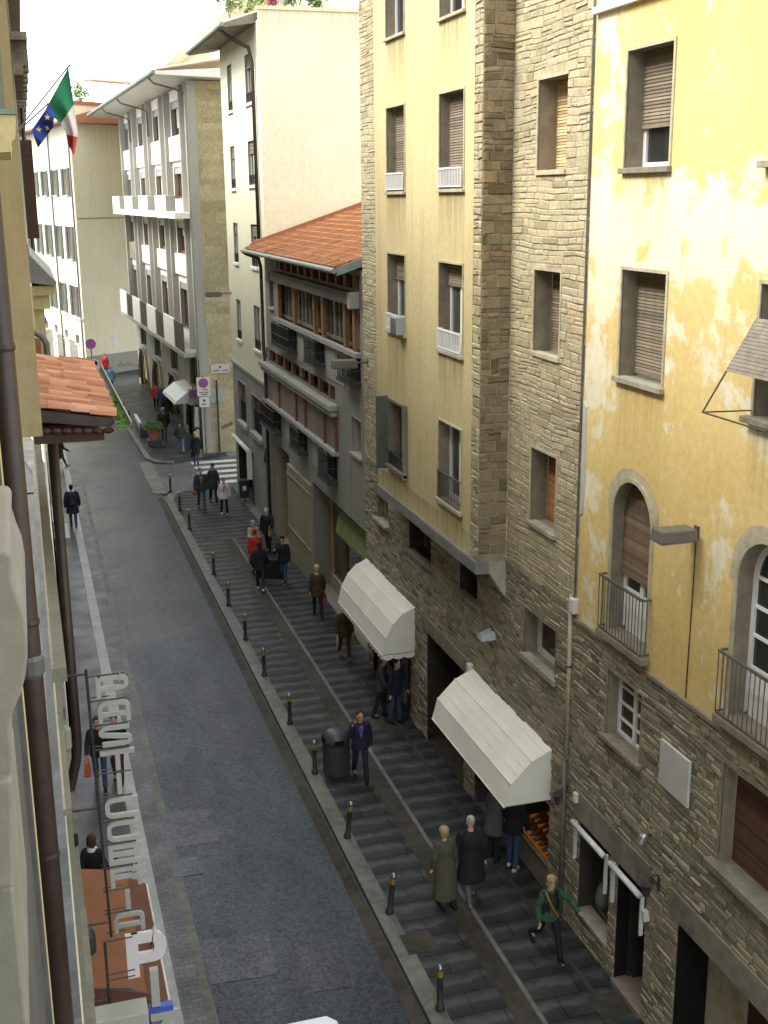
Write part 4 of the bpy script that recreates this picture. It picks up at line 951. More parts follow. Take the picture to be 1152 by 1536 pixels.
# ================================================================== HOUSE D (narrow cream house)
PD = Plane((8.95, 0), 0); D0, D1 = C1, 53.9
PDs = Plane((8.95, D0), 90, -1)
hD = thing('cream_house', 'narrow cream house with a tall blank side wall above the orange tiled roof', 'house', (8.95, 49, 0))
bz = PD.pick(375, 560)[1]      # top of the grey base
zt = 19.2
rows_px = [((342, 98, 351, 165), (368, 83, 381, 152)), ((346, 220, 355, 283), (373, 212, 384, 278)), ((349, 334, 358, 395), (375, 336, 387, 402)), ((352, 447, 361, 510), (378, 456, 390, 527))]
wd = []
ca = [0, 0, 0]; cb_ = [0, 0, 0]
rr = [[rp(PD, *q) for q in row] for row in rows_px]
A_ = (sum(r[0][0] for r in rr)/4, sum(r[0][1] for r in rr)/4); B_ = (sum(r[1][0] for r in rr)/4, sum(r[1][1] for r in rr)/4)
for r in rr: wd += [(*A_, r[0][2], r[0][3]), (*B_, r[1][2], r[1][3])]
gw = [rp(PD, 357, 569, 371, 640), rp(PD, 377, 590, 394, 660)]
gd = (cs(372, 720), cs(357, 700), 0, PD.pick(365, 655)[1]); gd = (PD.pick(381, 715)[0], PD.pick(358, 680)[0], 0, PD.pick(368, 668)[1])
print('D', bz, wd, gw, gd)
mb = MB(); wall_faces(mb, PD, D0, D1, bz, zt, wd); mb.build('wall', 'plaster_cream', hD)
mb = MB(); wall_faces(mb, PD, D0, D1, 0, bz, gw+[gd]); mb.build('base_wall', 'concrete', hD)
solid(hD, PD, D0, D1, bz-.06, bz+.06, -.02, .07, 'string_course', 'concrete_light')
for q_ in wd: window(hD, PD, *q_, depth=.15, sh=.25 if q_[2] > 9 else .0, shm='shutter_grey', rm='concrete', bw=0, sill=.05, sillm='white_panel', pane='glass_mid', w=.09, sillh=.1, fr='offwhite', curt=.0)
for q_ in wd: railing(hD, PD, q_[0]+.03, q_[1]-.03, q_[2]+.03, q_[2]+.4, -.08, -.02, 'iron', .14, .012)
for q_ in gw:
    window(hD, PD, *q_, depth=.22, sh=1., shm='shutter_redbrown', rm='concrete_dark', bw=.05, bm='concrete_light', sill=.1, sillm='concrete_light', sillh=.16)
    railing(hD, PD, q_[0]+.03, q_[1]-.03, q_[2]+.03, q_[2]+.95, -.2, -.1, 'iron', .14, .014)
recess(hD, PD, gd[0], gd[1], .02, gd[3], 1.4, 'door_recess', 'dim_inside')
q = MB(); q.box(PD, gd[0]+.1, gd[0]+.7, .02, gd[3]-.1, -.25, -.2); q.build('door', 'wood_red', hD)
q = MB(); q.quadp(PDs, 0, 4.6, 0, zt+.35); q.build('side_wall', 'plaster_cream', hD)
q = MB(); q.quadp(Plane((8.95, D1), 90, 1), 0, 4.6, 0, zt); q.build('side_wall', 'plaster_cream', hD)
# stains below the coping
q = MB()
rnd = random.Random(2)
q.abox(8.93, 13.6, D0-.05, D0+.3, zt+.35, zt+.47); q.build('coping', 'plaster_pale', hD)
# eaves with dark soffit
q = MB(); q.hexa([(7.75, D0+.35, zt-.25), (9.0, D0+.35, zt-.05), (9.0, D1+.9, zt-.05), (7.75, D1+.9, zt-.25), (7.75, D0+.35, zt-.1), (9.0, D0+.35, zt+.3), (9.0, D1+.9, zt+.3), (7.75, D1+.9, zt-.1)]); q.build('eaves', 'wood_old', hD)
q = MB()
rnd = random.Random(8)
def halftiles(q, P0, dx, dy, n, w, L, tone=None, seg=6, gap=.9):
    """n barrel tiles side by side along dy, each running down along dx"""
    P0 = Vector(P0); dx = Vector(dx); dy = Vector(dy).normalized(); up = dx.cross(dy).normalized()
    if up.z < 0: up = -up
    for k in range(n):
        c = P0+dy*(w*(k+.5)); r0, r1 = w*.5*gap, w*.42*gap; t = min(1, max(0, rnd.gauss(.5, .25))); jit = dx.normalized()*rnd.uniform(-.03, .03)
        a = [c+jit-dy*(r0*math.cos(math.pi*i/seg))+up*(r0*math.sin(math.pi*i/seg)*.8) for i in range(seg+1)]
        b = [c+dx-dy*(r1*math.cos(math.pi*i/seg))+up*(r1*math.sin(math.pi*i/seg)*.8) for i in range(seg+1)]
        q.mesh(a+b, [(i, i+1, seg+2+i, seg+1+i) for i in range(seg)]+[tuple(range(seg+1))], t)
halftiles(q, (7.8, D0+.4, zt-.08), (1.3, 0, .42), (0, 1, 0), 40, .225, 1.3); q.build('roof', 'tile_pale', hD)
q = MB(); q.tube([(7.7, D0+.3, zt-.14), (7.7, D1+.95, zt-.14)], .08, 8); q.build('gutter', 'zinc_green', hD)
pipe('drain_pipe', 'curved dark drainpipe from the eaves down the narrow cream house', [(7.7, D0+1.2, zt-.2), (8.2, D0+1.1, zt-.55), (8.75, D0+.9, zt-.85), (8.84, D0+.75, zt-1.4), (8.86, D0+.72, 11.4)], .07, 'copper_brown')
# planting and railing on the roof terrace of D
for i, (x, y, r, m, lb) in enumerate(((9.6, D0+.6, .32, 'flower_red', 'pink flowering plant on top of the blank cream wall'), (10.9, D0+.7, .5, 'leaf_pale', 'yellowish bush on top of the blank cream wall'), (11.9, D0+.8, .45, 'leaf_green', 'green bush on top of the blank cream wall, right of the yellowish one'))):
    pass
def leafy(name, lb, cat, c, rx, rz, mat, n=260, leaf=.09, stem=None, seed=1, group=None, flat=1.):
    rnd = random.Random(seed); t = thing(name, lb, cat, c, group); c = Vector(c); q = MB()
    cl = [(rnd.uniform(-.6, .6)*rx, rnd.uniform(-.6, .6)*rx*flat, rnd.uniform(.25, .9)*rz) for _ in range(9)]
    for k in range(n):
        cx, cy, cz_ = cl[k % 9]; rr_ = rx*.5
        p = c+Vector((cx+rnd.gauss(0, rr_*.5), cy+rnd.gauss(0, rr_*.5)*flat, max(.02, cz_+rnd.gauss(0, rz*.18))))
        a = Vector((rnd.uniform(-1, 1), rnd.uniform(-1, 1), rnd.uniform(-.5, 1))).normalized(); b_ = a.orthogonal().normalized(); l = leaf*rnd.uniform(.6, 1.4)
        q.face([p-a*l, p+b_*l*.5, p+a*l, p-b_*l*.5])
    q.build('foliage', mat, t)
    q = MB()
    for k in range(5): cx, cy, cz_ = cl[k]; q.tube([c, c+Vector((cx*.5, cy*.5, cz_*.5)), c+Vector((cx, cy, cz_))], [.02, .014, .006], 5)
    q.build('stem', 'wood_old', t); return t
leafy('flowering_plant', 'pink flowering plant on top of the blank cream wall', 'plant', (9.65, D0+.3, zt+.47), .3, .45, 'flower_red', 160, .07, seed=3)
leafy('terrace_bush', 'yellow green bush on top of the blank cream wall', 'plant', (10.35, D0+.35, zt+.47), .45, .8, 'leaf_pale', 260, .09, seed=4)
leafy('terrace_bush', 'darker bush on top of the blank cream wall, right of the yellow green one', 'plant', (11.2, D0+.35, zt+.47), .4, .6, 'leaf_green', 220, .09, seed=5)
leafy('terrace_bush', 'small bush at the corner post above the cream house eaves', 'plant', (9.2, 52.5, 20.2), .6, 1.3, 'leaf_pale', 260, .12, seed=6)
leafy('terrace_bush', 'wide pale bush on the roof terrace behind the cream house eaves', 'plant', (11.6, 57.5, 20.6), 1.0, 1.9, 'leaf_pale', 420, .14, seed=7)
t = thing('roof_terrace', 'white roof terrace building with a long slab roof behind the eaves of the cream house', 'building', (12, 70, 18))
q = MB(); q.abox(12.0, 20, D1+.1, 104, 12, 20.6); q.build('wall', 'plaster_far', t)
q = MB(); q.abox(12.6, 20, 57, 66, 20.6, 22.6); q.abox(12.6, 20, 69, 80, 20.6, 22.4); q.abox(12.6, 20, 84, 96, 20.6, 22.6); q.build('penthouse', 'plaster_far', t)
q = MB(); q.abox(11.6, 20, 56.3, 81, 22.6, 22.85); q.abox(11.6, 20, 83, 103, 22.6, 22.85); q.build('roof', 'white_panel', t)
q = MB()
for k in range(40): q.tube([(12.05, 54.3+k*.35, 20.6), (12.05, 54.3+k*.35, 21.6)], .02, 5)
q.tube([(12.05, 54, 21.6), (12.05, 68.3, 21.6)], .03, 6); q.build('railing', 'gutter_grey', t)

# ================================================================== HOUSE E (modern four-bay house with a stone pier)
PE = Plane((8.75, 61.6), -2.2); PEp = Plane((8.60, 61.6), 90, -1)
hE = thing('modern_house', 'pale modern house of four window bays with white balconies and a smooth stone side wall', 'house', (8.75, 62, 0))
EL = 26.4; ES = 18.55; bay = EL/4
def ez_(y): return PE.pick(286, y)[1]
rowz = {'w1': (ez_(198), ez_(140)), 'w2': (ez_(298), ez_(247)), 'w3': (ez_(384), ez_(333)), 'w4': (ez_(498), ez_(428))}
bal1 = (ez_(327), ez_(292)); bal2 = (ez_(523), ez_(476)); base_t = 4.9
print('E', rowz, bal1, bal2)
holes = []; wins = []
for k in range(4):
    s0, s1 = k*bay+2.05, (k+1)*bay-.25
    for nm, (a, b_) in rowz.items(): holes.append((s0, s1, a, b_)); wins.append((nm, k, s0, s1, a, b_))
    holes.append((k*bay+1.6, k*bay+4.4, 3.05, 4.7)); wins.append(('w5', k, k*bay+1.6, k*bay+4.4, 3.05, 4.7))
    holes.append((k*bay+.8, (k+1)*bay-.8, 0., 2.65)); wins.append(('shop', k, k*bay+.8, (k+1)*bay-.8, 0., 2.65))
mb = MB(); wall_faces(mb, PE, 0, EL, base_t, ES, holes); mb.build('wall', 'white_panel', hE)
mb = MB(); wall_faces(mb, PE, 0, EL, 0, base_t, holes); mb.build('base_wall', 'concrete', hE)
rnd = random.Random(9)
for (nm, k, s0, s1, a, b_) in wins:
    if nm in ('w1', 'w2', 'w3', 'w4'):
        q = MB(); reveal(q, PE, s0, s1, a, b_, 0, -.28); q.build('surround', 'concrete', hE)
        q = MB(); frame_bars(q, PE, s0, s1, a, b_, -.25, .14, 3); wo = q.build('window', 'wood_red', hE)
        q = MB(); q.quadp(PE, s0, s1, a, b_, -.235); q.build('pane', 'glass_brown', wo)
        f = {('w1', 0): .75, ('w1', 1): 1., ('w1', 2): .9, ('w1', 3): .92, ('w2', 1): 1., ('w2', 2): 1., ('w2', 3): .8, ('w2', 0): .12, ('w3', 0): .45, ('w3', 1): .12, ('w3', 3): .2, ('w4', 1): .3, ('w4', 3): .85}.get((nm, k), 0)
        if f:
            q = MB(); slats(q, PE, s0+.02, s1-.9, b_-(b_-a)*f, b_-.35, -.18, .12, .03); q.build('roller_blind', 'offwhite' if k != 3 else 'zinc_green', hE)
        q = MB(); q.box(PE, s0+.02, s1-.02, b_-.36, b_-.02, -.2, -.04); q.build('blind_box', 'ac_grey', hE)
    elif nm == 'w5': window(hE, PE, s0, s1, a, b_, depth=.2, fr='iron_grey', rm='concrete_dark', bw=0, sill=.05, sillm='concrete_light', leaves=3, pane='glass_dark')
    else:
        recess(hE, PE, s0, s1, .02, b_, 1.2, 'shop_recess', 'dim_inside')
        q = MB()
        for x in (s0+.1, s0+1.4, s1-.1): q.box(PE, x-.08, x+.08, .02, b_-.02, -.4, -.2)
        q.build('shop_frame', 'wood_old', hE)
        q = MB(); q.quadp(PE, s0+1.5, s1-.2, .5, b_-.1, -.3); q.build('shop_pane', 'shutter_beige' if k in (3, 2) else 'glass_mid', hE)
        q = MB(); P = arch_pts(s0+.2, s1-.2, 1.9, 3.0, 10); 
        for u, v in zip(P[1:-1], P[2:-1]): q.hexa([PE.p(*u, 0), PE.p(*v, 0), PE.p(v[0], v[1]-.16, 0), PE.p(u[0], u[1]-.16, 0), PE.p(*u, .12), PE.p(*v, .12), PE.p(v[0], v[1]-.16, .16), PE.p(u[0], u[1]-.16, .16)])
        q.build('shop_hood', 'wood_old' if k != 0 else 'iron_grey', hE)
# paired fins between the bays
for k in range(5):
    s = k*bay
    for o in ((-.13,) if k == 4 else (.15, 1.88)):
        q = MB(); q.box(PE, s+o-.14, s+o+.14, base_t, ES-.05, -.0, .34); q.build('fin', 'concrete_light', hE)
# parapets and balconies
for k in range(4):
    s0, s1 = k*bay+2.05, (k+1)*bay-.02
    for (z0, z1) in ((rowz['w1'][0]-1.25, rowz['w1'][0]), (rowz['w3'][0]-1.1, rowz['w3'][0])):
        q = MB(); q.box(PE, s0, s1, z0, z1, .02, .16); q.build('parapet', 'white_panel' if not (k == 3 and z0 < 10) else 'wood_old', hE)
    q = MB(); q.box(PE, k*bay+.05, (k+1)*bay-.05, bal1[0], bal1[0]+.3, .0, 1.1); q.build('balcony_slab', 'white_panel', hE)
    q = MB(); q.box(PE, k*bay+bay*.42, (k+1)*bay-.08, bal1[0]+.3, bal1[1], 1.0, 1.1); q.build('balcony_panel', 'white_panel', hE)
    railing(hE, PE, k*bay+.1, k*bay+bay*.42, bal1[0]+.36, bal1[1]-.05, .98, 1.05, 'gutter_grey', .13, .022)
    q = MB(); q.box(PE, k*bay+.12, (k+1)*bay-.12, bal2[0], bal2[0]+.22, .0, 1.0); q.build('balcony_slab', 'concrete_light', hE)
    q = MB(); q.box(PE, k*bay+bay*.45, (k+1)*bay-.12, bal2[0]+.22, bal2[1], .9, 1.0); q.build('balcony_panel', 'white_panel', hE)
    railing(hE, PE, k*bay+.15, k*bay+bay*.45, bal2[0]+.26, bal2[1]-.05, .88, .95, 'lamp_grey', .13, .018)
# pier of smooth ashlar facing the side street
mb = MB(); mb.quadp(PEp, -.1, 9, 0, ES); mb.build('side_wall', 'mortar', hE)
mb = MB(); stones(mb, PEp, -.1, 3.0, 0, ES, rh=(.5, .62), ln=(.8, 1.3), gap=.004, prot=(.002, .004), bev=.003, seed=21, wob=0); mb.build('ashlar', 'stone_pier', hE)
q = MB(); q.box(PE, -.05, .0, 0, ES, -.2, .25); q.build('corner_fin', 'concrete_light', hE)
# eaves: thick pale soffit, tiles, gutter with bent pipes
q = MB(); z = ES
def ep(s, n, z): return PE.p(s, z, n)
q.hexa([ep(-1.2, -3, z), ep(EL+4, -3, z), ep(EL+4, 1.9, z+.15), ep(-1.2, 1.9, z+.15), ep(-1.2, -3, z+.6), ep(EL+4, -3, z+.6), ep(EL+4, 1.9, z+.3), ep(-1.2, 1.9, z+.3)]); q.build('eaves', 'offwhite', hE)
q = MB(); halftiles(q, ep(-1.2, 1.8, z+.36), ep(-1.2, -3.2, z+1.2)-ep(-1.2, 1.8, z+.36), PE.d, 110, .28, 5); q.build('roof', 'tile_pale', hE)
q = MB(); q.tube([ep(-1.25, 1.98, z+.26), ep(EL+4, 1.98, z+.26)], .1, 8); q.build('gutter', 'zinc_green', hE)
for s in (.05, bay*2-.05, bay*3.2):
    q = MB(); q.tube([ep(s+.8, 1.95, z+.2), ep(s+.6, 1.7, z-.1), ep(s+.1, .55, z-.45), ep(s+.05, .3, z-.6), ep(s+.05, .28, z-2)], .05, 8); q.build('gutter_pipe', 'iron_grey', hE, smooth=True)
runoff('plaster_cream', [(8.95, 13.2, zt+.35, 1.8)], (.50, .42, .25), .5, 'X')
# things on E
s_, z_ = PEp.pick(330, 553); q = MB(); q.box(PEp, s_-.48, s_+.48, z_-.22, z_+.22, .02, .05); t = thing('street_nameplate', 'white marble street nameplate on the smooth stone side wall', 'sign', PEp.p(s_, z_, .02)); q.build('plate', 'plaque_marble', t)
q = MB(); q.box(PEp, s_-.06, s_+.05, z_+.04, z_+.15, .05, .056)
for (a, b_) in ((-.38, -.05), (.08, .42)):
    x = a
    while x < b_-.03: q.box(PEp, s_+x, s_+x+.035, z_-.13, z_-.05, .05, .056); x += .055
q.build('lettering', 'iron_grey', t)
s_, z_ = PEp.pick(352, 440, 0); t = thing('street_lamp', 'box street lamp in front of the smooth stone wall, on the narrow cream house', 'lamp', PD.p(D1-.4, 8.96, 0), 'box lamps on the house walls')
box_lamp(t, PD, D1-.4, 8.9, 1.15, 1.15)

# ================================================================== BUILDING F (beige block closing the view, shutters on its street side)
PFf = Plane((4.3, 92.5), 55, 1); PFf.nv = -PFf.nv if PFf.nv.y > 0 else PFf.nv
PFl = Plane((4.3, 92.5), -9, 1)
hF = thing('beige_corner_house', 'big beige blank wall closing the view, with a sunlit shuttered street side', 'house', (4.3, 92.5, 0))
FT = 19.6
q = MB(); q.quadp(PFf, 0, 14, 1.5, FT); q.build('end_wall', 'plaster_beige', hF)
q = MB(); q.box(PFf, 0, 14, 0, 1.5, -.05, .03); q.build('plinth', 'concrete', hF)
solid(hF, PFf, .1, 14, 11.6, 11.68, -.01, .03, 'wall_joint', 'mortar')
fw = []
for zz, hh in ((15.2, 2.4), (11.0, 2.9), (6.6, 2.9), (2.9, 1.2)):
    z1_ = zz; z0_ = zz-hh+.5
    for k in range(5): fw.append((2.0+k*4.2, 3.4+k*4.2, z0_, z1_))
mb = MB(); wall_faces(mb, PFl, 0, 34, 0, 18.3, fw+[(1.2+k*5, 3.4+k*5, 0, 2.0) for k in range(5)][:0]); mb.build('street_wall', 'plaster_far', hF)
for i, w_ in enumerate(fw):
    window(hF, PFl, *w_, depth=.25, rm='surround_light', bw=0, sill=.1, sillm='offwhite', pane='glass_dark')
    if i < 15:
        for sgn in (0, 1):
            a = w_[0]-.75 if sgn == 0 else w_[1]+.02
            q = MB(); q.box(PFl, a, a+.73, w_[2]-.05, w_[3]+.05, .02, .09)
            for k in range(14): zz = w_[2]+.05+k*(w_[3]-w_[2]-.1)/14; q.box(PFl, a+.08, a+.65, zz, zz+.06, .09, .115)
            q.build('window_shutter', 'shutter_green' if (i % 5) else 'shutter_greydark', hF)
q = MB(); q.hexa([PFl.p(-.3, 18.3, .9), PFl.p(34, 18.3, .9), PFl.p(34, 18.3, -8), PFl.p(-.3, 18.3, -8), PFl.p(-.3, 18.45, .9), PFl.p(34, 18.45, .9), PFl.p(34, 21.0, -8), PFl.p(-.3, 21.0, -8)]); q.build('roof', 'tile_old', hF)
q = MB(); q.box(PFf, -.1, 14, FT, FT+.25, -.6, .1); q.build('coping', 'tile_old', hF)
q = MB(); q.tube([PFl.p(.25, 18.2, .12), PFl.p(.25, .1, .12)], .07, 8); q.tube([PFl.p(8, 18.2, .12), PFl.p(8, .1, .12)], .07, 8); q.build('drain_pipe', 'pipe_grey', hF)
q = MB()
for k in range(6): q = MB(); q.box(PFl, 3.+k*5, 6+k*5, .02, 2.3, .0, .03); q.build('shop_front', 'wood_old', hF)
solid(hF, PFl, 0, 34, 4.2, 4.35, 0, .12, 'string_course', 'offwhite')
leafy('roof_plant', 'small pale plants on the roof edge of the beige end wall', 'plant', PFf.p(1.5, FT+.25, -.3), .7, 1.2, 'leaf_pale', 180, .15, seed=11)
t = thing('rooftop_pergola', 'white pergola frame on the roof behind the beige end wall', 'pergola', PFf.p(6, FT, -3))
q = MB()
for s in (4.5, 8.2): q.box(PFf, s-.1, s+.1, FT, FT+2.1, -3, -2.8)
q.box(PFf, 4.3, 8.4, FT+2.1, FT+2.3, -4, -2.7); q.build('frame', 'offwhite', t)
# marks on the end wall
s_, z_ = PFf.pick(172, 513); q = MB()
q.prism([PFf.p(s_+x, z_+y, .01) for x, y in ((-.3, .45), (.1, .5), (.35, .4), (.3, .2), (.15, .15), (.1, -.5), (-.12, -.55), (-.1, .1), (-.28, .15))], PFf.nv*.015); tag(q.build('torn_poster', 'poster', None, PFf.p(s_, z_)), 'torn white poster high on the beige end wall', 'poster')
q = MB(); rnd = random.Random(3)
for k in range(7):
    s_, z_ = PFf.pick(178+k*4.5, 549-(k % 2)*1.5); q.tube([PFf.p(s_-.15, z_, .04), PFf.p(s_, z_+rnd.uniform(.1, .35), .04), PFf.p(s_+.12, z_-.05, .04)], .02, 5)
tag(q.build('graffiti', 'graffiti_red', None, PFf.p(4, 1.6)), 'red and dark graffiti scrawl low on the beige end wall', 'graffiti')
q = MB()
for k in range(6):
    s_, z_ = PEp.pick(334+k*2.6, 641-k*1.1); q.tube([PEp.p(s_-.04, z_-.12, .018), PEp.p(s_, z_+.14, .018), PEp.p(s_+.05, z_-.1, .018), PEp.p(s_+.08, z_+.06, .018)], .012, 5)
tag(q.build('graffiti', 'graffiti', None, PEp.p(1, 2)), 'dark graffiti tag on the smooth stone side wall', 'graffiti')
# ================================================================== far buildings round the bend
def far_house(lb, x0, x1, y, z, mat, eave=.8, nw=3, rows=4, y1=None):
    t = thing('far_house', lb, 'house', ((x0+x1)/2, y, 0)); pl = Plane((x0, y), 90, -1); L = x1-x0
    q = MB(); q.abox(x0, x1, y, y1 or y+10, 0, z); q.build('wall', mat, t)
    q = MB()
    halftiles(q, (x0-.5, y-eave, z+.05), (0, 6, 1.8), (1, 0, 0), int((L+1)/.3), .3, 6); q.build('roof', 'tile_pale', t)
    q = MB(); q.abox(x0-.4, x1+.4, y-eave, y, z-.15, z); q.build('eaves', 'wood_old', t)
    for r in range(rows):
        for k in range(nw):
            c = L*(k+.5)/nw; zz = 4.2+r*(z-5.5)/rows
            q = MB(); q.box(pl, c-.5, c+.5, zz, zz+1.8, .0, .04); wo = q.build('window', 'glass_mid', t)
            q = MB(); q.box(pl, c-.95, c-.5, zz-.05, zz+1.85, .0, .09); q.box(pl, c+.5, c+.95, zz-.05, zz+1.85, .0, .09); q.build('shutter', 'shutter_wood', wo)
    return t
far_house('distant cream house with pale shutters behind the flags', -12, -1.2, 138, 19.5, 'plaster_far', nw=4)
far_house('distant orange house with pale tiled eaves behind the flags', 0., 3.2, 131, 16.8, 'plaster_orange', nw=2, rows=3, y1=136)
# ================================================================== LEFT SIDE
PL1 = Plane((-.27, 0), 0, -1); PL2 = Plane((.0, 0), 0, -1); PL3 = Plane((.22, 26), .35, -1)
h1 = thing('left_house', 'cream house close to the viewer at the left edge, behind the dark brown drainpipe', 'house', (-.15, 5, 0))
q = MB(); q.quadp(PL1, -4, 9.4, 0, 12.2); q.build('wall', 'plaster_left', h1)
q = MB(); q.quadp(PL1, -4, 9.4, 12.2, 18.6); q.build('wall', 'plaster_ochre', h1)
q = MB(); q.abox(-8, .5, -4, 9.4, 18.6, 18.9); q.build('roof', 'tile_old', h1)  # out of view; raised so its shade reaches higher on the opposite walls
q = MB(); q.box(PL1, 7.9, 8.3, 0, 18, .0, .05); q.build('pilaster', 'plaster_ochre', h1)
q = MB(); q.box(PL1, 2.2, 7.6, 3, 12.6, .0, .03); q.box(PL1, 7.3, 7.6, 3, 12.6, .03, .06); q.build('window_shutter', 'shutter_greydark', h1)
def px_solid(name, mat, pts, y0, y1, label, cat, parent=None):
    P = [onYp(x, y, y0) for x, y in pts]; q = MB(); q.prism(P, (0, y1-y0, 0)); o = q.build(name, mat, parent, P[0] if not parent else None, bevel=.004)
    if not parent: tag(o, label, cat)
    return o
t = thing('stone_window_sill', 'pale grey carved stone window sill with a rounded edge at the far left, close to the viewer', 'window sill', onYp(0, 1000, 1.6))
px_solid('sill_moulding', 'concrete_dark', [(-90, 826), (10, 828), (17, 836), (17, 868), (24, 890), (35, 918), (41, 950), (41.5, 985), (38, 1015), (32, 1040), (20, 1068), (15, 1085), (18, 1130), (18, 1172), (-90, 1180)], 1.6, 2.0, '', '', t)
px_solid('stone_block', 'concrete_dark', [(-90, 1176), (17, 1172), (20, 1332), (-90, 1336)], 1.58, 1.9, '', '', t)
px_solid('stone_block', 'plaster_left', [(-90, 1338), (19, 1334), (46, 1600), (-90, 1600)], 1.62, 2.2, '', '', t)
t = thing('drain_pipe', 'thick dark brown drainpipe running the full height at the left edge', 'drainpipe', (-.155, 8.6, 0))
q = MB(); q.tube([(-.155, 8.6, 18.3), (-.155, 8.6, .1)], .078, 14); q.build('pipe', 'copper_brown', t, smooth=True)
q = MB()
for z in (12.0, 10.0, 8.1, 6.2): q.lathe((-.155, 8.6, z), [(.083, 0), (.088, .02), (.083, .05)], 14); q.tube([(-.27, 8.6, z+.02), (-.155, 8.6, z+.02)], .012, 6)
q.build('clamp', 'copper_brown', t)
q = MB(); q.lathe((-.155, 8.6, 9.6), [(.079, 0), (.094, .03), (.094, .14), (.079, .17)], 14); q.build('joint', 'iron_grey', t)
# L2: pastry shop house
h2 = thing('pastry_shop_house', 'pale house on the left carrying the tiled canopy and the hanging letter sign', 'house', (0, 17, 0))
L2_0, L2_1 = 9.4, 26
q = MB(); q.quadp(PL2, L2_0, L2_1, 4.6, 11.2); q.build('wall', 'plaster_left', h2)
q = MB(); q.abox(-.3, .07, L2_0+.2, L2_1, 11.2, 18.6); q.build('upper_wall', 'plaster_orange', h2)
q = MB(); q.quadp(PL2, L2_0, L2_1, 0, 4.6); q.build('base_wall', 'concrete', h2)
q = MB(); q.abox(-8, .45, L2_0, L2_1, 18.6, 18.9); q.build('roof', 'tile_old', h2)  # also raised out of view to lift the shade line across the street
for (z0, z1, n) in ((9.2, 9.32, .10), (4.6, 4.8, .12), (8.0, 8.06, .05)): solid(h2, PL2, L2_0, L2_1, z0, z1, -.02, n, 'string_course', 'plaster_left')
for s in (10.6, 13.9, 17.4, 21.): 
    q = MB(); q.box(PL2, s, s+1.1, 5.6, 7.7, .0, .03); q.build('window', 'glass_mid', h2)
    q = MB(); q.box(PL2, s-.1, s+1.2, 5.4, 5.6, .0, .12); border(q, PL2, s, s+1.1, 5.6, 7.7, .09, .0, .05); q.build('surround', 'plaster_left', h2)
for s in (9.7, 12.2, 18.3, 22.): 
    q = MB(); q.box(PL2, s, s+1.5, .1, 3.1, .0, .02); q.build('shop_window', 'glass_brown', h2)
    q = MB(); border(q, PL2, s, s+1.5, .1, 3.1, .14, .0, .10); q.build('shop_surround', 'surround_grey', h2)
# window hood at the upper left
q = MB(); y0 = 4.6
q.prism([(-.28, y0, 13.29), (.032, y0, 13.29), (.032, y0, 13.265), (.026, y0, 13.25), (.024, y0, 13.21), (.012, y0, 13.20), (.006, y0, 13.165), (-.28, y0, 13.15)], (0, .9, 0)); q.build('window_hood', 'plaster_ochre', h1)
q = MB(); q.abox(-.28, .0, y0+.05, y0+1.0, 13.31, 15.5); q.build('window_jamb', 'plaster_left', h1)
q = MB(); q.hexa([(-.28, y0-.01, 13.292), (.036, y0-.01, 13.292), (.036, y0+.92, 13.292), (-.28, y0+.92, 13.292), (-.28, y0-.01, 13.33), (.034, y0-.01, 13.306), (.034, y0+.92, 13.306), (-.28, y0+.92, 13.33)]); q.build('hood_lead', 'zinc_green', h1)
# tiled canopy
t = thing('tiled_canopy', 'small canopy of old red barrel tiles with a mossy gutter on the left house', 'canopy', (0, 14, 10.8))
rnd = random.Random(15); Y0, Y1 = 12.0, 16.0; zw, zg, XG = 11.02, 10.86, .80
q = MB()
for r in range(4):
    xa, xb = r*XG/4-.03, (r+1)*XG/4+.02; y = Y0; 
    zA = zw+(zg-zw)*xa/XG; zB = zw+(zg-zw)*xb/XG
    while y < Y1-.05:
        w_ = rnd.uniform(.17, .22); dz = rnd.uniform(-.008, .012); 
        halftiles(q, (xa+rnd.uniform(-.012, .012), y, zA+.03+dz), (xb-xa, rnd.uniform(-.01, .01), zB-zA+.012), (0, 1, 0), 1, w_, .3); y += w_
canr = q.build('roof_tiles', 'tile_old', t)
q = MB(); q.hexa([(0, Y0+.02, zw-.12), (XG-.05, Y0+.02, zg-.07), (XG-.05, Y1, zg-.07), (0, Y1, zw-.12), (0, Y0+.02, zw+.0), (XG, Y0+.02, zg+.015), (XG, Y1, zg+.015), (0, Y1, zw+.0)]); q.build('deck', 'copper_brown', t)
q = MB()
for k in range(9): q = MB(); q.box(PL2, Y0+.05+k*.46, Y0+.13+k*.46, zg-.2, zg-.1, .0, XG-.12-.02*(k % 2)); q.build('rafter', 'shutter_redbrown', t)
q = MB()
for k in range(7): q.ball((.12+k*.10, Y0+.03, zg-.10+.03*(6-k)/6), .055, .05, .03, 8, 6)
q.build('carved_edge', 'shutter_redbrown', t)
q = MB(); R = .075; gx = XG+.06
for k in range(8):
    a0, a1 = math.pi*k/8, math.pi*(k+1)/8
    f = lambda a, r_: (gx-r_*math.cos(a), zg-.0-r_*math.sin(a))
    (x0, z0), (x1, z1), (x2, z2), (x3, z3) = f(a0, R), f(a1, R), f(a1, R-.008), f(a0, R-.008)
    q.hexa([(x0, Y0-.15, z0), (x1, Y0-.15, z1), (x1, Y1+.2, z1), (x0, Y1+.2, z0), (x3, Y0-.15, z3), (x2, Y0-.15, z2), (x2, Y1+.2, z2), (x3, Y1+.2, z3)])
q.tube([(gx+R, Y0-.16, zg+.005), (gx+R, Y1+.2, zg+.005)], .012, 6); q.build('gutter', 'gutter_grey', t)
q = MB()
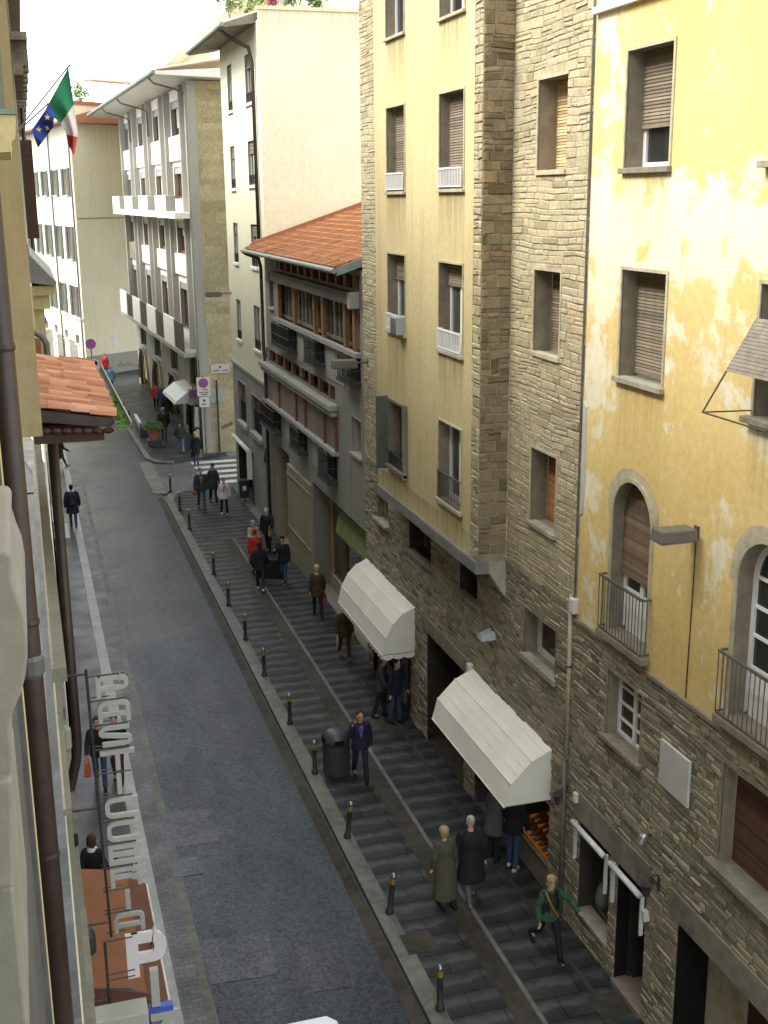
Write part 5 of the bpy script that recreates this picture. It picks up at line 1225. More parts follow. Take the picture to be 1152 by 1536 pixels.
for k in range(420):
    y = Y0-.1+abs(rnd.gauss(0, .8)); 
    if y > Y1: continue
    p = Vector((gx+rnd.uniform(-.055, .05), y, zg-.03+rnd.uniform(-.01, .03))); a = Vector((rnd.uniform(-1, 1), rnd.uniform(-1, 1), rnd.uniform(.2, 1))).normalized()*.022; b_ = a.orthogonal().normalized()*.014
    q.face([p-a, p+b_, p+a, p-b_])
q.hexa([(gx-.06, Y0-.14, zg-.06), (gx+.06, Y0-.14, zg-.06), (gx+.06, Y0+2.2, zg-.06), (gx-.06, Y0+2.2, zg-.06), (gx-.055, Y0-.14, zg-.025), (gx+.055, Y0-.14, zg-.03), (gx+.055, Y0+2.2, zg-.045), (gx-.055, Y0+2.2, zg-.045)])
o = q.build('moss', 'moss', t); 
pipe('drain_pipe', 'slim dark drainpipe dropping from under the tiled canopy behind the letter sign', [(.21, 14.6, 10.7), (.21, 14.6, 6.25), (.18, 14.6, 6.0), (.06, 14.6, 5.55), (.06, 14.6, .1)], .065, 'copper_brown')
t = thing('vent_pipe', 'thick grey elbow pipe bending over a red panel behind the tiled canopy', 'pipe', (.05, 17.2, 11))
q = MB(); q.tube([(.0, 17.0, 11.25), (.14, 17.0, 11.25), (.22, 17.0, 11.2), (.27, 17.0, 11.1), (.28, 17.0, 10.6)], .045, 10); q.build('elbow', 'pipe_grey', t, smooth=True)
q = MB(); q.abox(.0, .2, 17.2, 17.3, 10.5, 11.15); q.build('panel', 'terracotta', t)
# L3: further houses on the left
h3 = thing('left_far_house', 'further pale house on the left with dark shutters and a corbelled cornice', 'house', (.2, 40, 0))
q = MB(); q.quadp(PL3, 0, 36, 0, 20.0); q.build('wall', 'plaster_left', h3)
q = MB(); q.quadp(PL3, 0, 36, 0, 4.4, .05); q.build('base_wall', 'concrete_light', h3)
q = MB()
for k in range(24): q.box(PL3, .3+k*1.2, .75+k*1.2, 15.6, 16.05, .0, .26+.05*(k % 2))
q.box(PL3, 0, 30, 16.05, 16.2, -.05, .30); q.box(PL3, 0, 6, 15.4, 15.6, 0, .18); q.box(PL3, 0, 30, 18.2, 18.4, -.05, .34); q.build('cornice', 'lintel_stone', h3)
q = MB(); q.box(PL3, 0, 36, 20., 20.3, -8, .35); q.build('roof', 'lintel_stone', h3)
for (s, z) in ((1.6, 12.2), (6.5, 12.2), (12, 12.2), (20, 12.2), (6.5, 8.2), (12., 8.2), (20, 8.2), (28, 8.2)):
    q = MB(); q.box(PL3, s, s+1.1, z, z+2.0, .0, .02); wo = q.build('window', 'glass_dark', h3)
    q = MB(); q.hexa([PL3.p(s-.6, z, .02), PL3.p(s, z, .02), PL3.p(s, z, .08), PL3.p(s-.55, z, .24), PL3.p(s-.6, z+2, .02), PL3.p(s, z+2, .02), PL3.p(s, z+2, .08), PL3.p(s-.55, z+2, .24)]); q.build('shutter', 'shutter_redbrown', wo)
q = MB(); q.hexa([(.2, 27, 11.28), (.74, 27, 11.2), (.78, 33, 11.2), (.24, 33, 11.28), (.2, 27, 11.9), (.74, 27, 11.28), (.78, 33, 11.28), (.24, 33, 11.9)]); q.build('bay_roof', 'zinc_green' if False else 'gutter_grey', h3)
q = MB(); q.abox(.2, .70, 27.1, 32.9, 11.0, 11.2); q.abox(.2, .58, 27.2, 32.8, 10.7, 11.0); q.abox(.2, .45, 27.3, 32.7, 8.2, 10.7); q.build('bay', 'plaster_ochre', h3)
e_ = onXp(105, 806, .85)
q = MB(); q.abox(.2, .85, e_.y, e_.y+1.8, e_.z-.28, e_.z); q.build('porch_slab', 'kerb_white', h3, bevel=.01)
for k in range(6):
    s = 1.2+k*5.6; q = MB(); q.box(PL3, s, s+2.2, .1, 3.0, .05, .08); q.build('shop_window', 'glass_brown', h3)
pipe('drain_pipe', 'thin dark drainpipe on the further pale house on the left', [(.45, 38, 15.6), (.45, 38, .1)], .06, 'copper_brown')
h4 = thing('bend_shade_house', 'mostly unseen house added to shade the street bend, beyond the further pale house', 'house', (-1, 74, 0))  # added house, mostly hidden, keeps direct sun off the modern house's base
PL4 = Plane((.42, 62), -4.5, -1); q = MB(); q.quadp(PL4, 0, 26, 0, 15.5); q.build('wall', 'plaster_cream', h4)
q = MB(); q.box(PL4, 0, 26, 15.5, 15.8, -9, .6); q.build('roof', 'tile_old', h4)
for k in range(5):
    q = MB(); q.box(PL4, 2+k*4.8, 3.2+k*4.8, 8, 10, 0, .03); wn = q.build('window', 'glass_dark', h4)
    q = MB(); q.box(PL4, 1.3+k*4.8, 1.95+k*4.8, 7.9, 10.1, 0, .07); q.build('shutter', 'shutter_green', wn)
# ------------------------------------------------------------------ flags
def flag(name, lb, rows, cols, y, pole, seed):
    """rows: list of (u, (px,py) at pole tip side, (px,py) at pole foot side); cols: list of (u_from, u_to, part name, material)"""
    t = thing(name, lb, 'flag', onYp(*pole[1], y))
    def at(u, v):
        for (u0, a0, b0), (u1, a1, b1) in zip(rows, rows[1:]):
            if u <= u1+1e-6:
                k = (u-u0)/(u1-u0); x = (a0[0]*(1-k)+a1[0]*k)*(1-v)+(b0[0]*(1-k)+b1[0]*k)*v; yy = (a0[1]*(1-k)+a1[1]*k)*(1-v)+(b0[1]*(1-k)+b1[1]*k)*v
                return onYp(x, yy, y+.14*math.sin(v*8+u*3+seed)*(.25+u))
    for (u0, u1, nm, m) in cols:
        q = MB(); K, L = 8, 16; ud = lambda i: u0+(u1-u0)*i/K
        vs = [at(ud(i), jv/L) for i in range(K+1) for jv in range(L+1)]
        vs2 = [p+Vector((0, .006, 0)) for p in vs]; W = L+1
        fs = [(i*W+k, i*W+k+1, (i+1)*W+k+1, (i+1)*W+k) for i in range(K) for k in range(L)]
        q.mesh(vs, fs); q.mesh(vs2, [f[::-1] for f in fs]); q.build(nm, m, t, smooth=True)
    q = MB(); a = onYp(*pole[0], y); b_ = onYp(*pole[1], y); b_.x = .05; q.tube([a, b_], .012, 8); q.ball(a, .02, seg=8, rings=6); q.build('flag_pole', 'wood_old', t)
    return t, at
flag('italian_flag', 'green white and red flag drooping from a pole on the left houses', [(0, (102.5, 101), (67, 166)), (.33, (110, 152), (90, 184)), (.66, (117, 202), (99, 200)), (1., (111, 234), (101, 214))],
     [(0, .36, 'green_band', 'flag_green'), (.36, .70, 'white_band', 'flag_white'), (.70, 1., 'red_band', 'flag_red')], 22., ((104, 98), (44, 208)), 0.)
t, at = flag('blue_flag', 'dark blue flag with yellow stars hanging beside the green white and red one', [(0, (74, 156), (48, 194)), (.5, (82, 172), (52, 208)), (1., (80, 190), (57, 222))], [(0, 1., 'cloth', 'flag_blue')], 21.2, ((72, 156), (40, 206)), 2.)
for (u, v) in ((.3, .28), (.72, .35), (.35, .75)):
    q = MB(); c = at(u, v)+Vector((0, -.03, 0)); q.prism([c+Vector((math.sin(2*math.pi*k/10)*(.055 if k % 2 == 0 else .022), 0, math.cos(2*math.pi*k/10)*(.055 if k % 2 == 0 else .022))) for k in range(10)], (0, .008, 0)); q.build('star', 'star_yellow', t)
# ------------------------------------------------------------------ hanging letter sign
def stroke(q, pts, w, y0, y1, closed=False):
    """flat ribbon through pts (x,z), extruded from y0 to y1"""
    P = [Vector((x, 0, z)) for x, z in pts]; n = len(P); Lp, Rp = [], []
    for i in range(n):
        a = P[i-1] if (i > 0 or closed) else None; b_ = P[(i+1) % n] if (i < n-1 or closed) else None
        d0 = (P[i]-a).normalized() if a is not None else None; d1 = (b_-P[i]).normalized() if b_ is not None else None
        d0 = d0 or d1; d1 = d1 or d0; m = (d0+d1).normalized(); nn = Vector((-m.z, 0, m.x)); k = 1/max(.4, nn.dot(Vector((-d0.z, 0, d0.x))))
        Lp.append(P[i]+nn*(w/2*k)); Rp.append(P[i]-nn*(w/2*k))
    e = n if closed else n-1
    for i in range(e):
        j_ = (i+1) % n; A_, B_, C_, D_ = Lp[i], Lp[j_], Rp[j_], Rp[i]
        f = Vector((0, y0, 0)); b_ = Vector((0, y1, 0)); q.hexa([A_+f, B_+f, C_+f, D_+f, A_+b_, B_+b_, C_+b_, D_+b_])
def rc(x0, x1, z0, z1, r=.22, seg=4):   # rounded rectangle path (closed), starts lower left going up
    o = []
    for (cx, cz_, a0) in ((x0+r, z1-r, 180), (x1-r, z1-r, 90), (x1-r, z0+r, 0), (x0+r, z0+r, -90)):
        for k in range(seg+1): a = R_(a0-90*k/seg); o.append((cx+r*math.cos(a), cz_+r*math.sin(a)))
    return o
def letter(ch, w):
    h = w/2; T = 1-h; S = lambda *a: list(a)
    def arc(cx, cz_, r, a0, a1, n=5): return [(cx+r*math.cos(R_(a0+(a1-a0)*k/n)), cz_+r*math.sin(R_(a0+(a1-a0)*k/n))) for k in range(n+1)]
    r = .2
    if ch == 'P': return [[(h, 0), (h, 1)], [(h, T), (T-r, T)]+arc(T-r, T-r, r, 90, 0)+arc(T-r, .42+r, r, 0, -90)+[(h, .42)]]
    if ch == 'A': return [[(h, 0)]+arc(h+r, T-r, r, 180, 90)+arc(T-r, T-r, r, 90, 0)+[(T, 0)], [(h, .36), (T, .36)]]
    if ch == 'S': return [[(T, T)]+[(h+r, T)]+arc(h+.16, T-.19, .19, 90, 225)+[(T-.16-.05, .5-.06)]+arc(T-.19, h+.19, .19, 45, -90)+[(h, h)]]
    if ch == 'T': return [[(0, T), (1, T)], [(.5, 0), (.5, T)]]
    if ch == 'I': return [[(.5, 0), (.5, 1)]]
    if ch == 'C': return [[(1, T)]+arc(h+r, T-r, r, 90, 180)+arc(h+r, h+r, r, 180, 270)+[(1, h)]]
    if ch == 'E': return [[(1, T), (h, T), (h, h), (1, h)], [(h, .5), (.95, .5)]]
    if ch == 'R': return [[(h, 0), (h, 1)], [(h, T), (T-r, T)]+arc(T-r, T-.19, .19, 90, -90)+[(h, T-.38)], [(T-r-.02, T-.40)]+arc(T-.19, .24, .19, 90, 0)+[(T, 0)]]
    if ch == 'Z': return [[(0, T), (T+.05, T), (h-.05, h), (1, h)]]
def hang_letter(t, ch, x0, x1, z0, z1, y, mat, side='letter_red', w=.2):
    q = MB(); S_ = letter(ch, w); o = 0
    if ch == 'I': x0, x1 = x0+(x1-x0)*.0, x0+(x1-x0)*1.
    ww = w*(z1-z0)
    for st in S_:
        pts = [(x0+(x1-x0)*a, z0+(z1-z0)*b_) for a, b_ in st]; stroke(q, pts, ww, y+o, y+.05-o); o += .003
    q.build('letter', mat, t)
SY = 13.5
t = thing('pastry_shop_sign', 'hanging metal sign of cream letters spelling PASTICCERIA in a column on the left house', 'sign', (.0, SY, 4))
tops = [(1012, 1043), (1046, 1081), (1088, 1120), (1124, 1157), (1160, 1194), (1200, 1230), (1234, 1266), (1271, 1301), (1306, 1336), (1341, 1366), (1369, 1402)]
q = MB(); q.tube([onYp(128.5, 1004, SY), onYp(167, 1405, SY)], .018, 6); post = [onYp(128.5, 1004, SY), onYp(167, 1405, SY)]
px_ = post[0].x
for (wx, wy) in ((80, 1017), (97, 1219), (122, 1390)):
    p = onYp(wx, wy, SY); q.tube([(.0, SY, p.z), (px_+.02, SY, p.z+.0)], .015, 6)
def zrow(y): return onYp(190, y, SY).z
zt_, zb_ = zrow(1012), zrow(1404); pitch = (zt_-zb_)/11
for i, ch in enumerate('PASTICCERIA'):
    z1 = zt_-i*pitch; z0 = z1-pitch*.78; q.tube([(px_, SY+.05, z1+.01), (.80, SY+.05, z1+.01)], .010, 5); q.tube([(px_, SY+.05, z0-.012), (.60, SY+.05, z0-.012)], .008, 5)
q.build('sign_frame', 'iron', t)
for i, ch in enumerate('PASTICCERIA'):
    z1 = zt_-i*pitch; z0 = z1-pitch*.83; hang_letter(t, ch, .445, .855, z0, z1, SY, 'letter_cream', w=.22 if ch in 'IT' else .2)
t2 = thing('pizza_sign', 'bigger hanging sign of pale letters P I Z below the pastry letters', 'sign', (0, 12.6, 3))
y2 = 12.6; q = MB(); a = onYp(157, 1413, y2); b_ = onYp(171, 1540, y2); q.tube([a, (a.x, y2, b_.z)], .018, 6)
for yy in (1413, 1463, 1472, 1508): p = onYp(160, yy, y2); q.tube([(a.x, y2, p.z), (a.x+.32, y2, p.z+.01)], .010, 5)
p = onYp(120, 1508, y2); q.tube([(0, y2, p.z), (a.x, y2, p.z)], .015, 6); q.build('sign_frame', 'iron', t2)
for ch, (xa, ya, xb, yb) in (('P', (190, 1404, 250, 1458)), ('I', (222, 1458, 246, 1508)), ('Z', (226, 1522, 262, 1562))):
    u = onYp(xa, ya, y2); v = onYp(xb, yb, y2)
    if ch == 'I': q = MB(); q.abox(u.x+.02, u.x+.12, y2, y2+.09, v.z, u.z); q.build('letter', 'letter_cream', t2)
    else: hang_letter(t2, ch, u.x, v.x, v.z, u.z, y2, 'letter_white' if ch == 'P' else 'letter_cream', w=.24)
u = onYp(134, 1518, y2-.5); v = onYp(223, 1518, y2-.5)
q = MB(); q.abox(u.x, v.x, y2-.5, y2-.2, u.z-1.0, u.z-.16); q.build('light_box', 'letter_cream', t2, bevel=.01)
u = onYp(224, 1518, y2); v = onYp(260, 1512, y2); q = MB(); q.abox(u.x, v.x, y2, y2+.10, u.z-.035, u.z+.035); q.build('blue_bar', 'blue_paint', t2)
# orange shop awning below the sign
t = thing('orange_awning', 'orange brown canvas awning over the left pavement under the letter sign', 'awning', (.05, 15, 2.9))
za, zb = 3.05, 2.72; Pa = onZ(127, 1305, za); Pb = onZ(228, 1338, zb); Pc = onZ(258, 1497, zb); Pd = onZ(137, 1462, za)
print('orange', Pa, Pb, Pc, Pd)
ya, yb = 14.0, 17.0; xf = 1.12
q = MB(); K = 10
for k in range(K):
    y0_, y1_ = ya+(yb-ya)*k/K, ya+(yb-ya)*(k+1)/K; s0_, s1_ = .02*abs(math.sin(k*1.57)), .02*abs(math.sin((k+1)*1.57))
    for (x0, x1, z0, z1) in ((.02, .62, za, (za+zb)/2+.04), (.62, xf-.28, (za+zb)/2+.04, zb+.08)): q.face([(x0, y0_, z0-s0_), (x1, y0_, z1-s0_), (x1, y1_, z1-s1_), (x0, y1_, z0-s1_)])
q.build('canvas', 'canvas_orange', t)
q = MB(); q.face([(xf-.28, ya, zb+.08), (xf, ya, zb-.15), (xf, yb, zb-.15), (xf-.28, yb, zb+.08)]); q.face([(.02, ya, za), (xf-.28, ya, zb+.08), (xf, ya, zb-.15), (.02, ya, zb-.15)]); q.face([(.02, yb, za), (xf-.28, yb, zb+.08), (xf, yb, zb-.15), (.02, yb, zb-.15)]); q.build('valance', 'canvas_brown', t)
q = MB(); q.tube([(xf, ya, zb-.15), (xf, yb, zb-.15)], .02, 6); q.build('hem_bar', 'offwhite', t)
q = MB()
for k in range(22): q.ball((.06, 15.2+k*.11, 3.55), .045, seg=6, rings=4)
q.tube([(.06, 13.9, 3.5), (.06, 18.0, 3.5)], .03, 8); q.build('roller', 'steel', t)
t = thing('wall_flood_lamp', 'small cream flood lamp on the pale left wall behind the letter sign', 'lamp', (.05, 13.6, 6.3)); p = onYp(100, 1110, 14.2)
q = MB(); q.lathe((p.x, 14.2, p.z-.15), [(.03, 0), (.06, .05), (.06, .3), (.03, .34)], 12); q.build('lamp_head', 'letter_cream', t)
q = MB(); q.tube([(.0, 14.2, p.z), (p.x, 14.2, p.z)], .015, 6); q.build('lamp_arm', 'iron', t)
t = thing('wall_flood_lamp', 'dark round lamp head on the pale left wall beside the orange awning', 'lamp', (.05, 13, 4.2)); p = onYp(131, 1412, 13.)
q = MB(); q.lathe((p.x, 13., p.z-.2), [(.04, 0), (.10, .06), (.10, .3), (.06, .38)], 12); q.build('lamp_head', 'iron', t)
q = MB(); q.tube([(.0, 13., p.z), (p.x, 13., p.z)], .015, 6); q.build('lamp_arm', 'iron', t)
# ================================================================== GROUND
def sheet(name, poly, z, mat):
    q = MB(); q.face([(x, y, z) for x, y in poly]); return q.build(name, mat, None, kind='structure')
def slab(name, poly, z0, z1, mat, kind='structure'):
    q = MB(); q.prism([(x, y, z0) for x, y in poly], (0, 0, z1-z0)); return q.build(name, mat, None, kind=kind)
RZ = -.10
sheet('ground', [(-600, -200), (600, -200), (600, 900), (-600, 900)], -.16, 'asphalt_side')
q = MB(); ys = [4+i*2 for i in range(28)]
q.face([(1.9, 4, RZ), (5.42, 4, RZ), (5.42, 56, RZ), (1.9, 56, RZ)]); q.face([(-14, 56, RZ), (9.5, 56, RZ), (9.5, 140, RZ), (-14, 140, RZ)])
q.build('road', 'asphalt', None, kind='structure')
sheet('side_street', [(5.7, 53.9), (40, 53.9), (40, 61.0), (5.7, 61.0)], RZ+.006, 'asphalt_side')
for i, (a, b_, c, d) in enumerate((((226, 1222), (322, 1212), (330, 1262), (236, 1276)), ((298, 1412), (402, 1400), (415, 1462), (312, 1478)), ((440, 1418), (508, 1408), (528, 1480), (462, 1490)), ((250, 1290), (300, 1284), (306, 1310), (258, 1318)))):
    P = [onZ(*p, RZ) for p in (a, b_, c, d)]; sheet('road_patch', [(p.x, p.y) for p in P], RZ+.005+.001*i, 'asphalt_patch')
# right pavement with kerb, drain course and edge courses
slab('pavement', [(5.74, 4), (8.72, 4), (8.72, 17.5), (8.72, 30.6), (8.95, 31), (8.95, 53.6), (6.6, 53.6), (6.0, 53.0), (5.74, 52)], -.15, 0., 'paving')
slab('kerb', [(5.40, 4), (5.738, 4), (5.738, 52), (5.99, 53.), (6.58, 53.598), (6.4, 53.85), (5.7, 53.3), (5.40, 52.2)], -.15, .004, 'kerb_granite')
slab('portico_floor', [(8.96, 31), (12, 31), (12, 45), (8.96, 45)], -.15, .01, 'paving')
sheet('gutter_strip', [(5.12, 4), (5.36, 4), (5.36, 53), (5.12, 53)], RZ+.004, 'drain_stone')
sheet('drain_course', [(6.72, 4), (7.10, 4), (7.18, 45), (6.80, 45)], .004, 'drain_stone')
sheet('drain_edge', [(7.105, 4), (7.19, 4), (7.27, 45), (7.185, 45)], .005, 'kerb_granite')
sheet('wall_course', [(8.22, 4), (8.30, 4), (8.30, 30), (8.22, 30)], .0045, 'drain_stone')
for i, (px, py) in enumerate(((628, 1414), (915, 1508), (596, 1095), (560, 1085))):
    c = onZ(px, py, 0); sheet('manhole_cover', [(c.x-.28, c.y-.3), (c.x+.28, c.y-.3), (c.x+.28, c.y+.3), (c.x-.28, c.y+.3)], .006, 'drain_stone')
# left pavement
slab('left_pavement', [(-.3, 4), (1.28, 4), (1.28, 66), (-2.5, 92), (-4, 92), (-.2, 60)], -.15, 0., 'paving_left')
slab('left_kerb', [(1.283, 4), (1.56, 4), (1.56, 66), (-2.2, 92), (-2.49, 92), (1.283, 66)], -.15, .003, 'kerb_white')
slab('left_gutter', [(1.563, 4), (1.94, 4), (1.94, 60), (1.563, 60)], -.15, -.05, 'cobble')
sheet('left_gutter_edge', [(1.95, 4), (2.12, 4), (2.12, 58), (1.95, 58)], RZ+.004, 'kerb_granite')
# far pavement
fp = [onZ(*p, 0) for p in ((262, 692), (240, 691.5), (226, 687), (216, 672), (204, 654), (190, 631), (172, 602), (158, 577), (148, 556), (141, 543))]
fpl = [(p.x, p.y) for p in fp]
slab('far_pavement', [(9.6, 60.9)]+fpl+[(3.6, 112), (9., 112)], -.15, 0., 'paving')
def offs(pl, d):
    o = []
    for i, p in enumerate(pl):
        a = Vector(pl[max(0, i-1)]); b_ = Vector(pl[min(len(pl)-1, i+1)]); t = (b_-a).normalized(); o.append((p[0]-t.y*d, p[1]+t.x*d))
    return o
q = MB(); o_ = offs(fpl, .26)
for i in range(len(fpl)-1):
    a, b_, c, d = fpl[i], fpl[i+1], o_[i+1], o_[i]; q.hexa([(*a, -.15), (*b_, -.15), (*c, -.15), (*d, -.15), (*a, .004), (*b_, .004), (*c, .004), (*d, .004)])
q.build('far_kerb', 'kerb_granite', None, kind='structure')
# zebra crossing over the side street and granite apron
q = MB()
for k in range(5):
    y = 54.9+k*1.15; q.face([(7.6, y, RZ+.012), (11.2, y, RZ+.012), (11.2, y+.55, RZ+.012), (7.6, y+.55, RZ+.012)])
q.build('zebra_crossing', 'paint_white', None, kind='structure')
sheet('apron', [(5.05, 53.9), (5.68, 53.6), (5.68, 61), (5.05, 61)], RZ+.014, 'kerb_granite')
c = onZ(118, 652, RZ); sheet('road_marking', [(c.x-.5, c.y-2.2), (c.x+.7, c.y-2.2), (c.x+.7, c.y+2), (c.x-.5, c.y+2)], RZ+.007, 'paint_white')
# raised steps at the houses
slab('threshold', [(8.62, 45.6), (8.94, 45.6), (8.94, 53.4), (8.62, 53.4)], -.1, .08, 'kerb_granite')
# ================================================================== STREET FURNITURE
def copy_tree(o, loc, rz=0., label=None):
    r = o.copy(); COL.objects.link(r); r.location = loc; r.rotation_euler = (0, 0, rz); BASE[r.name] = Vector(loc)
    if label: r['label'] = label
    for ch in list(o.children):
        c = ch.copy(); COL.objects.link(c); c.parent = r
        for g in ch.children: d = g.copy(); COL.objects.link(d); d.parent = c
    return r
bol = thing('bollard', 'x', 'bollard', (0, 0, -50), 'iron bollards along the right kerb')
BASE[bol.name] = Vector((0, 0, 0))
q = MB(); q.lathe((0, 0, 0), [(.085, 0), (.08, .06), (.055, .1), (.05, .62), (.056, .63)], 14); q.build('post', 'iron', bol, smooth=True)
q = MB(); q.lathe((0, 0, .63), [(.058, 0), (.058, .12)], 14); q.build('band', 'yellow_band', bol)
q = MB(); q.lathe((0, 0, .75), [(.058, 0), (.055, .05), (.03, .09), (.01, .10)], 14); q.build('cap', 'steel', bol, smooth=True)
bl = [(660, 1514, 'bollard nearest to the viewer, at the bottom edge'), (584, 1369, 'slightly leaning bollard left of the elderly couple'), (521, 1256, 'bollard on the kerb between the litter bin and the leaning bollard'), (472.5, 1160, 'bollard beside the dark litter bin'),
      (435, 1086, 'first bollard beyond the litter bin'), (396.5, 1014, 'second bollard beyond the litter bin'), (368.5, 960, 'third bollard beyond the litter bin'), (343, 909, 'fourth bollard beyond the litter bin, near the couple with the black portfolio'),
      (321, 862, 'bollard between the portfolio couple and the white jacket woman, nearer of two'), (284.5, 794, 'bollard left of the woman in the white jacket'), (270, 766, 'second bollard from the crossing, beside the man in jeans'), (256, 738, 'bollard nearest the zebra crossing')]
for i, (px, py, lb) in enumerate(bl):
    p = onZ(px, py, 0); o = bol if i == 0 else copy_tree(bol, p, 0, lb); o.location = p; o['label'] = lb; BASE[o.name] = p
copies = [o for o in COL.objects if o.name.startswith('bollard')]
for o in copies:
    if 'leaning' in o['label']: o.rotation_euler = (.05, .10, 0)
bf = thing('bollard', 'x', 'bollard', (0, 0, 0), 'thin dark bollards on the far pavement')
q = MB(); q.lathe((0, 0, 0), [(.07, 0), (.05, .06), (.045, .85), (.055, .87), (.03, .95), (.01, .97)], 10); q.build('post', 'iron', bf, smooth=True)
for i, (px, py, lb) in enumerate(((195, 640, 'nearest of the three thin dark posts on the far kerb'), (187, 627, 'middle one of the three thin dark posts on the far kerb'), (177.5, 613, 'farthest of the three thin dark posts on the far kerb'))):
    p = onZ(px, py, 0); o = bf if i == 0 else copy_tree(bf, p, 0, lb); o.location = p; o['label'] = lb
# litter bin
p = onZ(505, 1160, 0); t = thing('litter_bin', 'dark grey ribbed litter bin with a rounded hooded top beside the man on the phone', 'bin', p)
q = MB(); q.lathe(p, [(.27, 0), (.29, .03), (.30, .72), (.31, .74), (.31, .78)], 24)
for k in range(24): a = 2*math.pi*k/24; q.tube([p+Vector((.297*math.cos(a), .297*math.sin(a), .04)), p+Vector((.307*math.cos(a), .307*math.sin(a), .72))], .012, 5)
q.build('body', 'bin_grey', t, smooth=False)
q = MB(); q.lathe(p, [(.312, .78), (.312, .90), (.28, 1.02), (.18, 1.10), (.02, 1.12)], 24); q.build('hood', 'bin_grey', t, smooth=True)
q = MB(); q.abox(p.x-.315, p.x-.2, p.y-.11, p.y+.11, p.z+.83, p.z+.97); q.abox(p.x-.11, p.x+.11, p.y-.312, p.y-.2, p.z+.83, p.z+.95); q.build('opening', 'dark_inside', t)
q = MB(); q.tube([p+Vector((.31, 0, .93)), p+Vector((.36, 0, .93))], .05, 10); q.build('ashtray', 'offwhite', t)
# planter with bush and bench
p = onZ(232, 668, 0); t = thing('plant_pot', 'terracotta pot with a round green bush on a dark stand at the far corner', 'plant pot', p)
q = MB(); q.abox(p.x-.36, p.x+.36, p.y-.36, p.y+.36, 0, .36); q.build('stand', 'bin_grey', t, bevel=.03)
q = MB(); q.lathe(p, [(.26, .36), (.32, .7), (.40, .86), (.43, .87), (.43, .96), (.37, .96), (.35, .9)], 20); q.build('pot', 'terracotta', t, smooth=False)
q = MB(); rnd = random.Random(4)
for k in range(700):
    d = Vector((rnd.gauss(0, 1), rnd.gauss(0, 1), rnd.gauss(0, 1))).normalized(); d.z = abs(d.z); c = p+Vector((d.x*.68, d.y*.68, 1.12+d.z*.52))*1+Vector((0, 0, 0))*rnd.random(); c = p+Vector((0, 0, .93))+Vector((d.x*.52, d.y*.52, d.z*.45))*rnd.uniform(.7, 1.05)
    a = Vector((rnd.uniform(-1, 1), rnd.uniform(-1, 1), rnd.uniform(0, 1))).normalized()*.075; b_ = a.orthogonal().normalized()*.045; q.face([c-a, c+b_, c+a, c-b_])
q.ball(p+Vector((0, 0, .98)), .40, .40, .32, 12, 8); q.build('bush', 'leaf_green', t)
p = onZ(221, 655, 0); t = thing('bench', 'dark box bench with a pale top edge beside the terracotta pot', 'bench', p)
q = MB(); q.abox(p.x-.4, p.x+.15, p.y-.2, p.y+2.6, 0, .6); q.build('body', 'bin_grey', t, bevel=.02)
q = MB(); q.abox(p.x-.46, p.x-.3, p.y-.25, p.y+2.65, .8, .88); q.abox(p.x-.44, p.x-.4, p.y-.2, p.y+2.6, .6, .8); q.build('top_rail', 'offwhite', t)
# traffic signs
def disc(q, c, r, y, t_=.02, seg=24): q.lathe(Vector((c[0], y, c[1])), [(r, 0), (r, t_)], seg, ax=(0, -1, 0))
def no_parking(q1, q2, x, z, r, y):
    disc(q1, (x, z), r, y, .01); 
    n = 24
    for k in range(n):
        a0, a1 = 2*math.pi*k/n, 2*math.pi*(k+1)/n; P = lambda a, r_: (x+r_*math.cos(a), y-.012, z+r_*math.sin(a)); q2.face([P(a0, r), P(a1, r), P(a1, r*.78), P(a0, r*.78)])
    d = r*.7; w = r*.12; q2.face([(x-d-w*.7+.0, y-.013, z+d-w), (x-d+w, y-.013, z+d+w*.7), (x+d+w*.7, y-.013, z-d+w), (x+d-w, y-.013, z-d-w*.7)])
SYg = 60.6
def signpost(nm, lb, px, py, base, panels, y):
    c = onYp(px, py, y); t = thing(nm, lb, 'sign', (c.x, y, 0))
    q = MB(); q.tube([(c.x, y+.05, 0), (c.x, y+.05, c.z+.5)], .035, 8); q.build('pole', 'iron_grey', t)
    return t, c
t, c = signpost('traffic_sign', 'white no parking panel above a small white panel on a pole at the far corner', 305, 578, 0, None, SYg)
q = MB(); q.abox(c.x-.34, c.x+.34, SYg-.02, SYg, c.z-.55, c.z+.42); q.build('panel', 'offwhite', t)
q1, q2 = MB(), MB(); no_parking(q1, q2, c.x, c.z+.12, .25, SYg-.022); q1.build('blue_disc', 'sign_blue', t); q2.build('red_ring', 'sign_red', t)
q = MB()
for (zz, a, b_) in ((-.22, -.05, .22), (-.36, -.22, -.05), (-.36, .0, .24), (-.46, -.15, .2)): q.abox(c.x+a, c.x+b_, SYg-.028, SYg-.02, c.z+zz-.025, c.z+zz+.025)
q.build('lettering', 'iron_grey', t)
q = MB(); q.abox(c.x-.25, c.x+.27, SYg-.02, SYg, c.z-1.12, c.z-.6); q.build('lower_panel', 'offwhite', t)
q = MB(); q.lathe((c.x, SYg-.02, c.z-.78), [(.07, 0), (.07, .006)], 12, ax=(0, -1, 0)); q.abox(c.x-.12, c.x+.1, SYg-.028, SYg-.02, c.z-1.0, c.z-.94); q.build('lettering', 'iron_grey', t)
t, c = signpost('traffic_sign', 'smaller round no parking sign half behind the white no parking panel', 290, 592, 0, None, 63.2)
q = MB(); q.abox(c.x-.28, c.x+.28, 63.18, 63.2, c.z-.55, c.z+.3); q.build('panel', 'sign_grey', t)
q1, q2 = MB(), MB(); no_parking(q1, q2, c.x, c.z+.02, .25, 63.175); q1.build('blue_disc', 'sign_blue', t); q2.build('red_ring', 'sign_red', t)
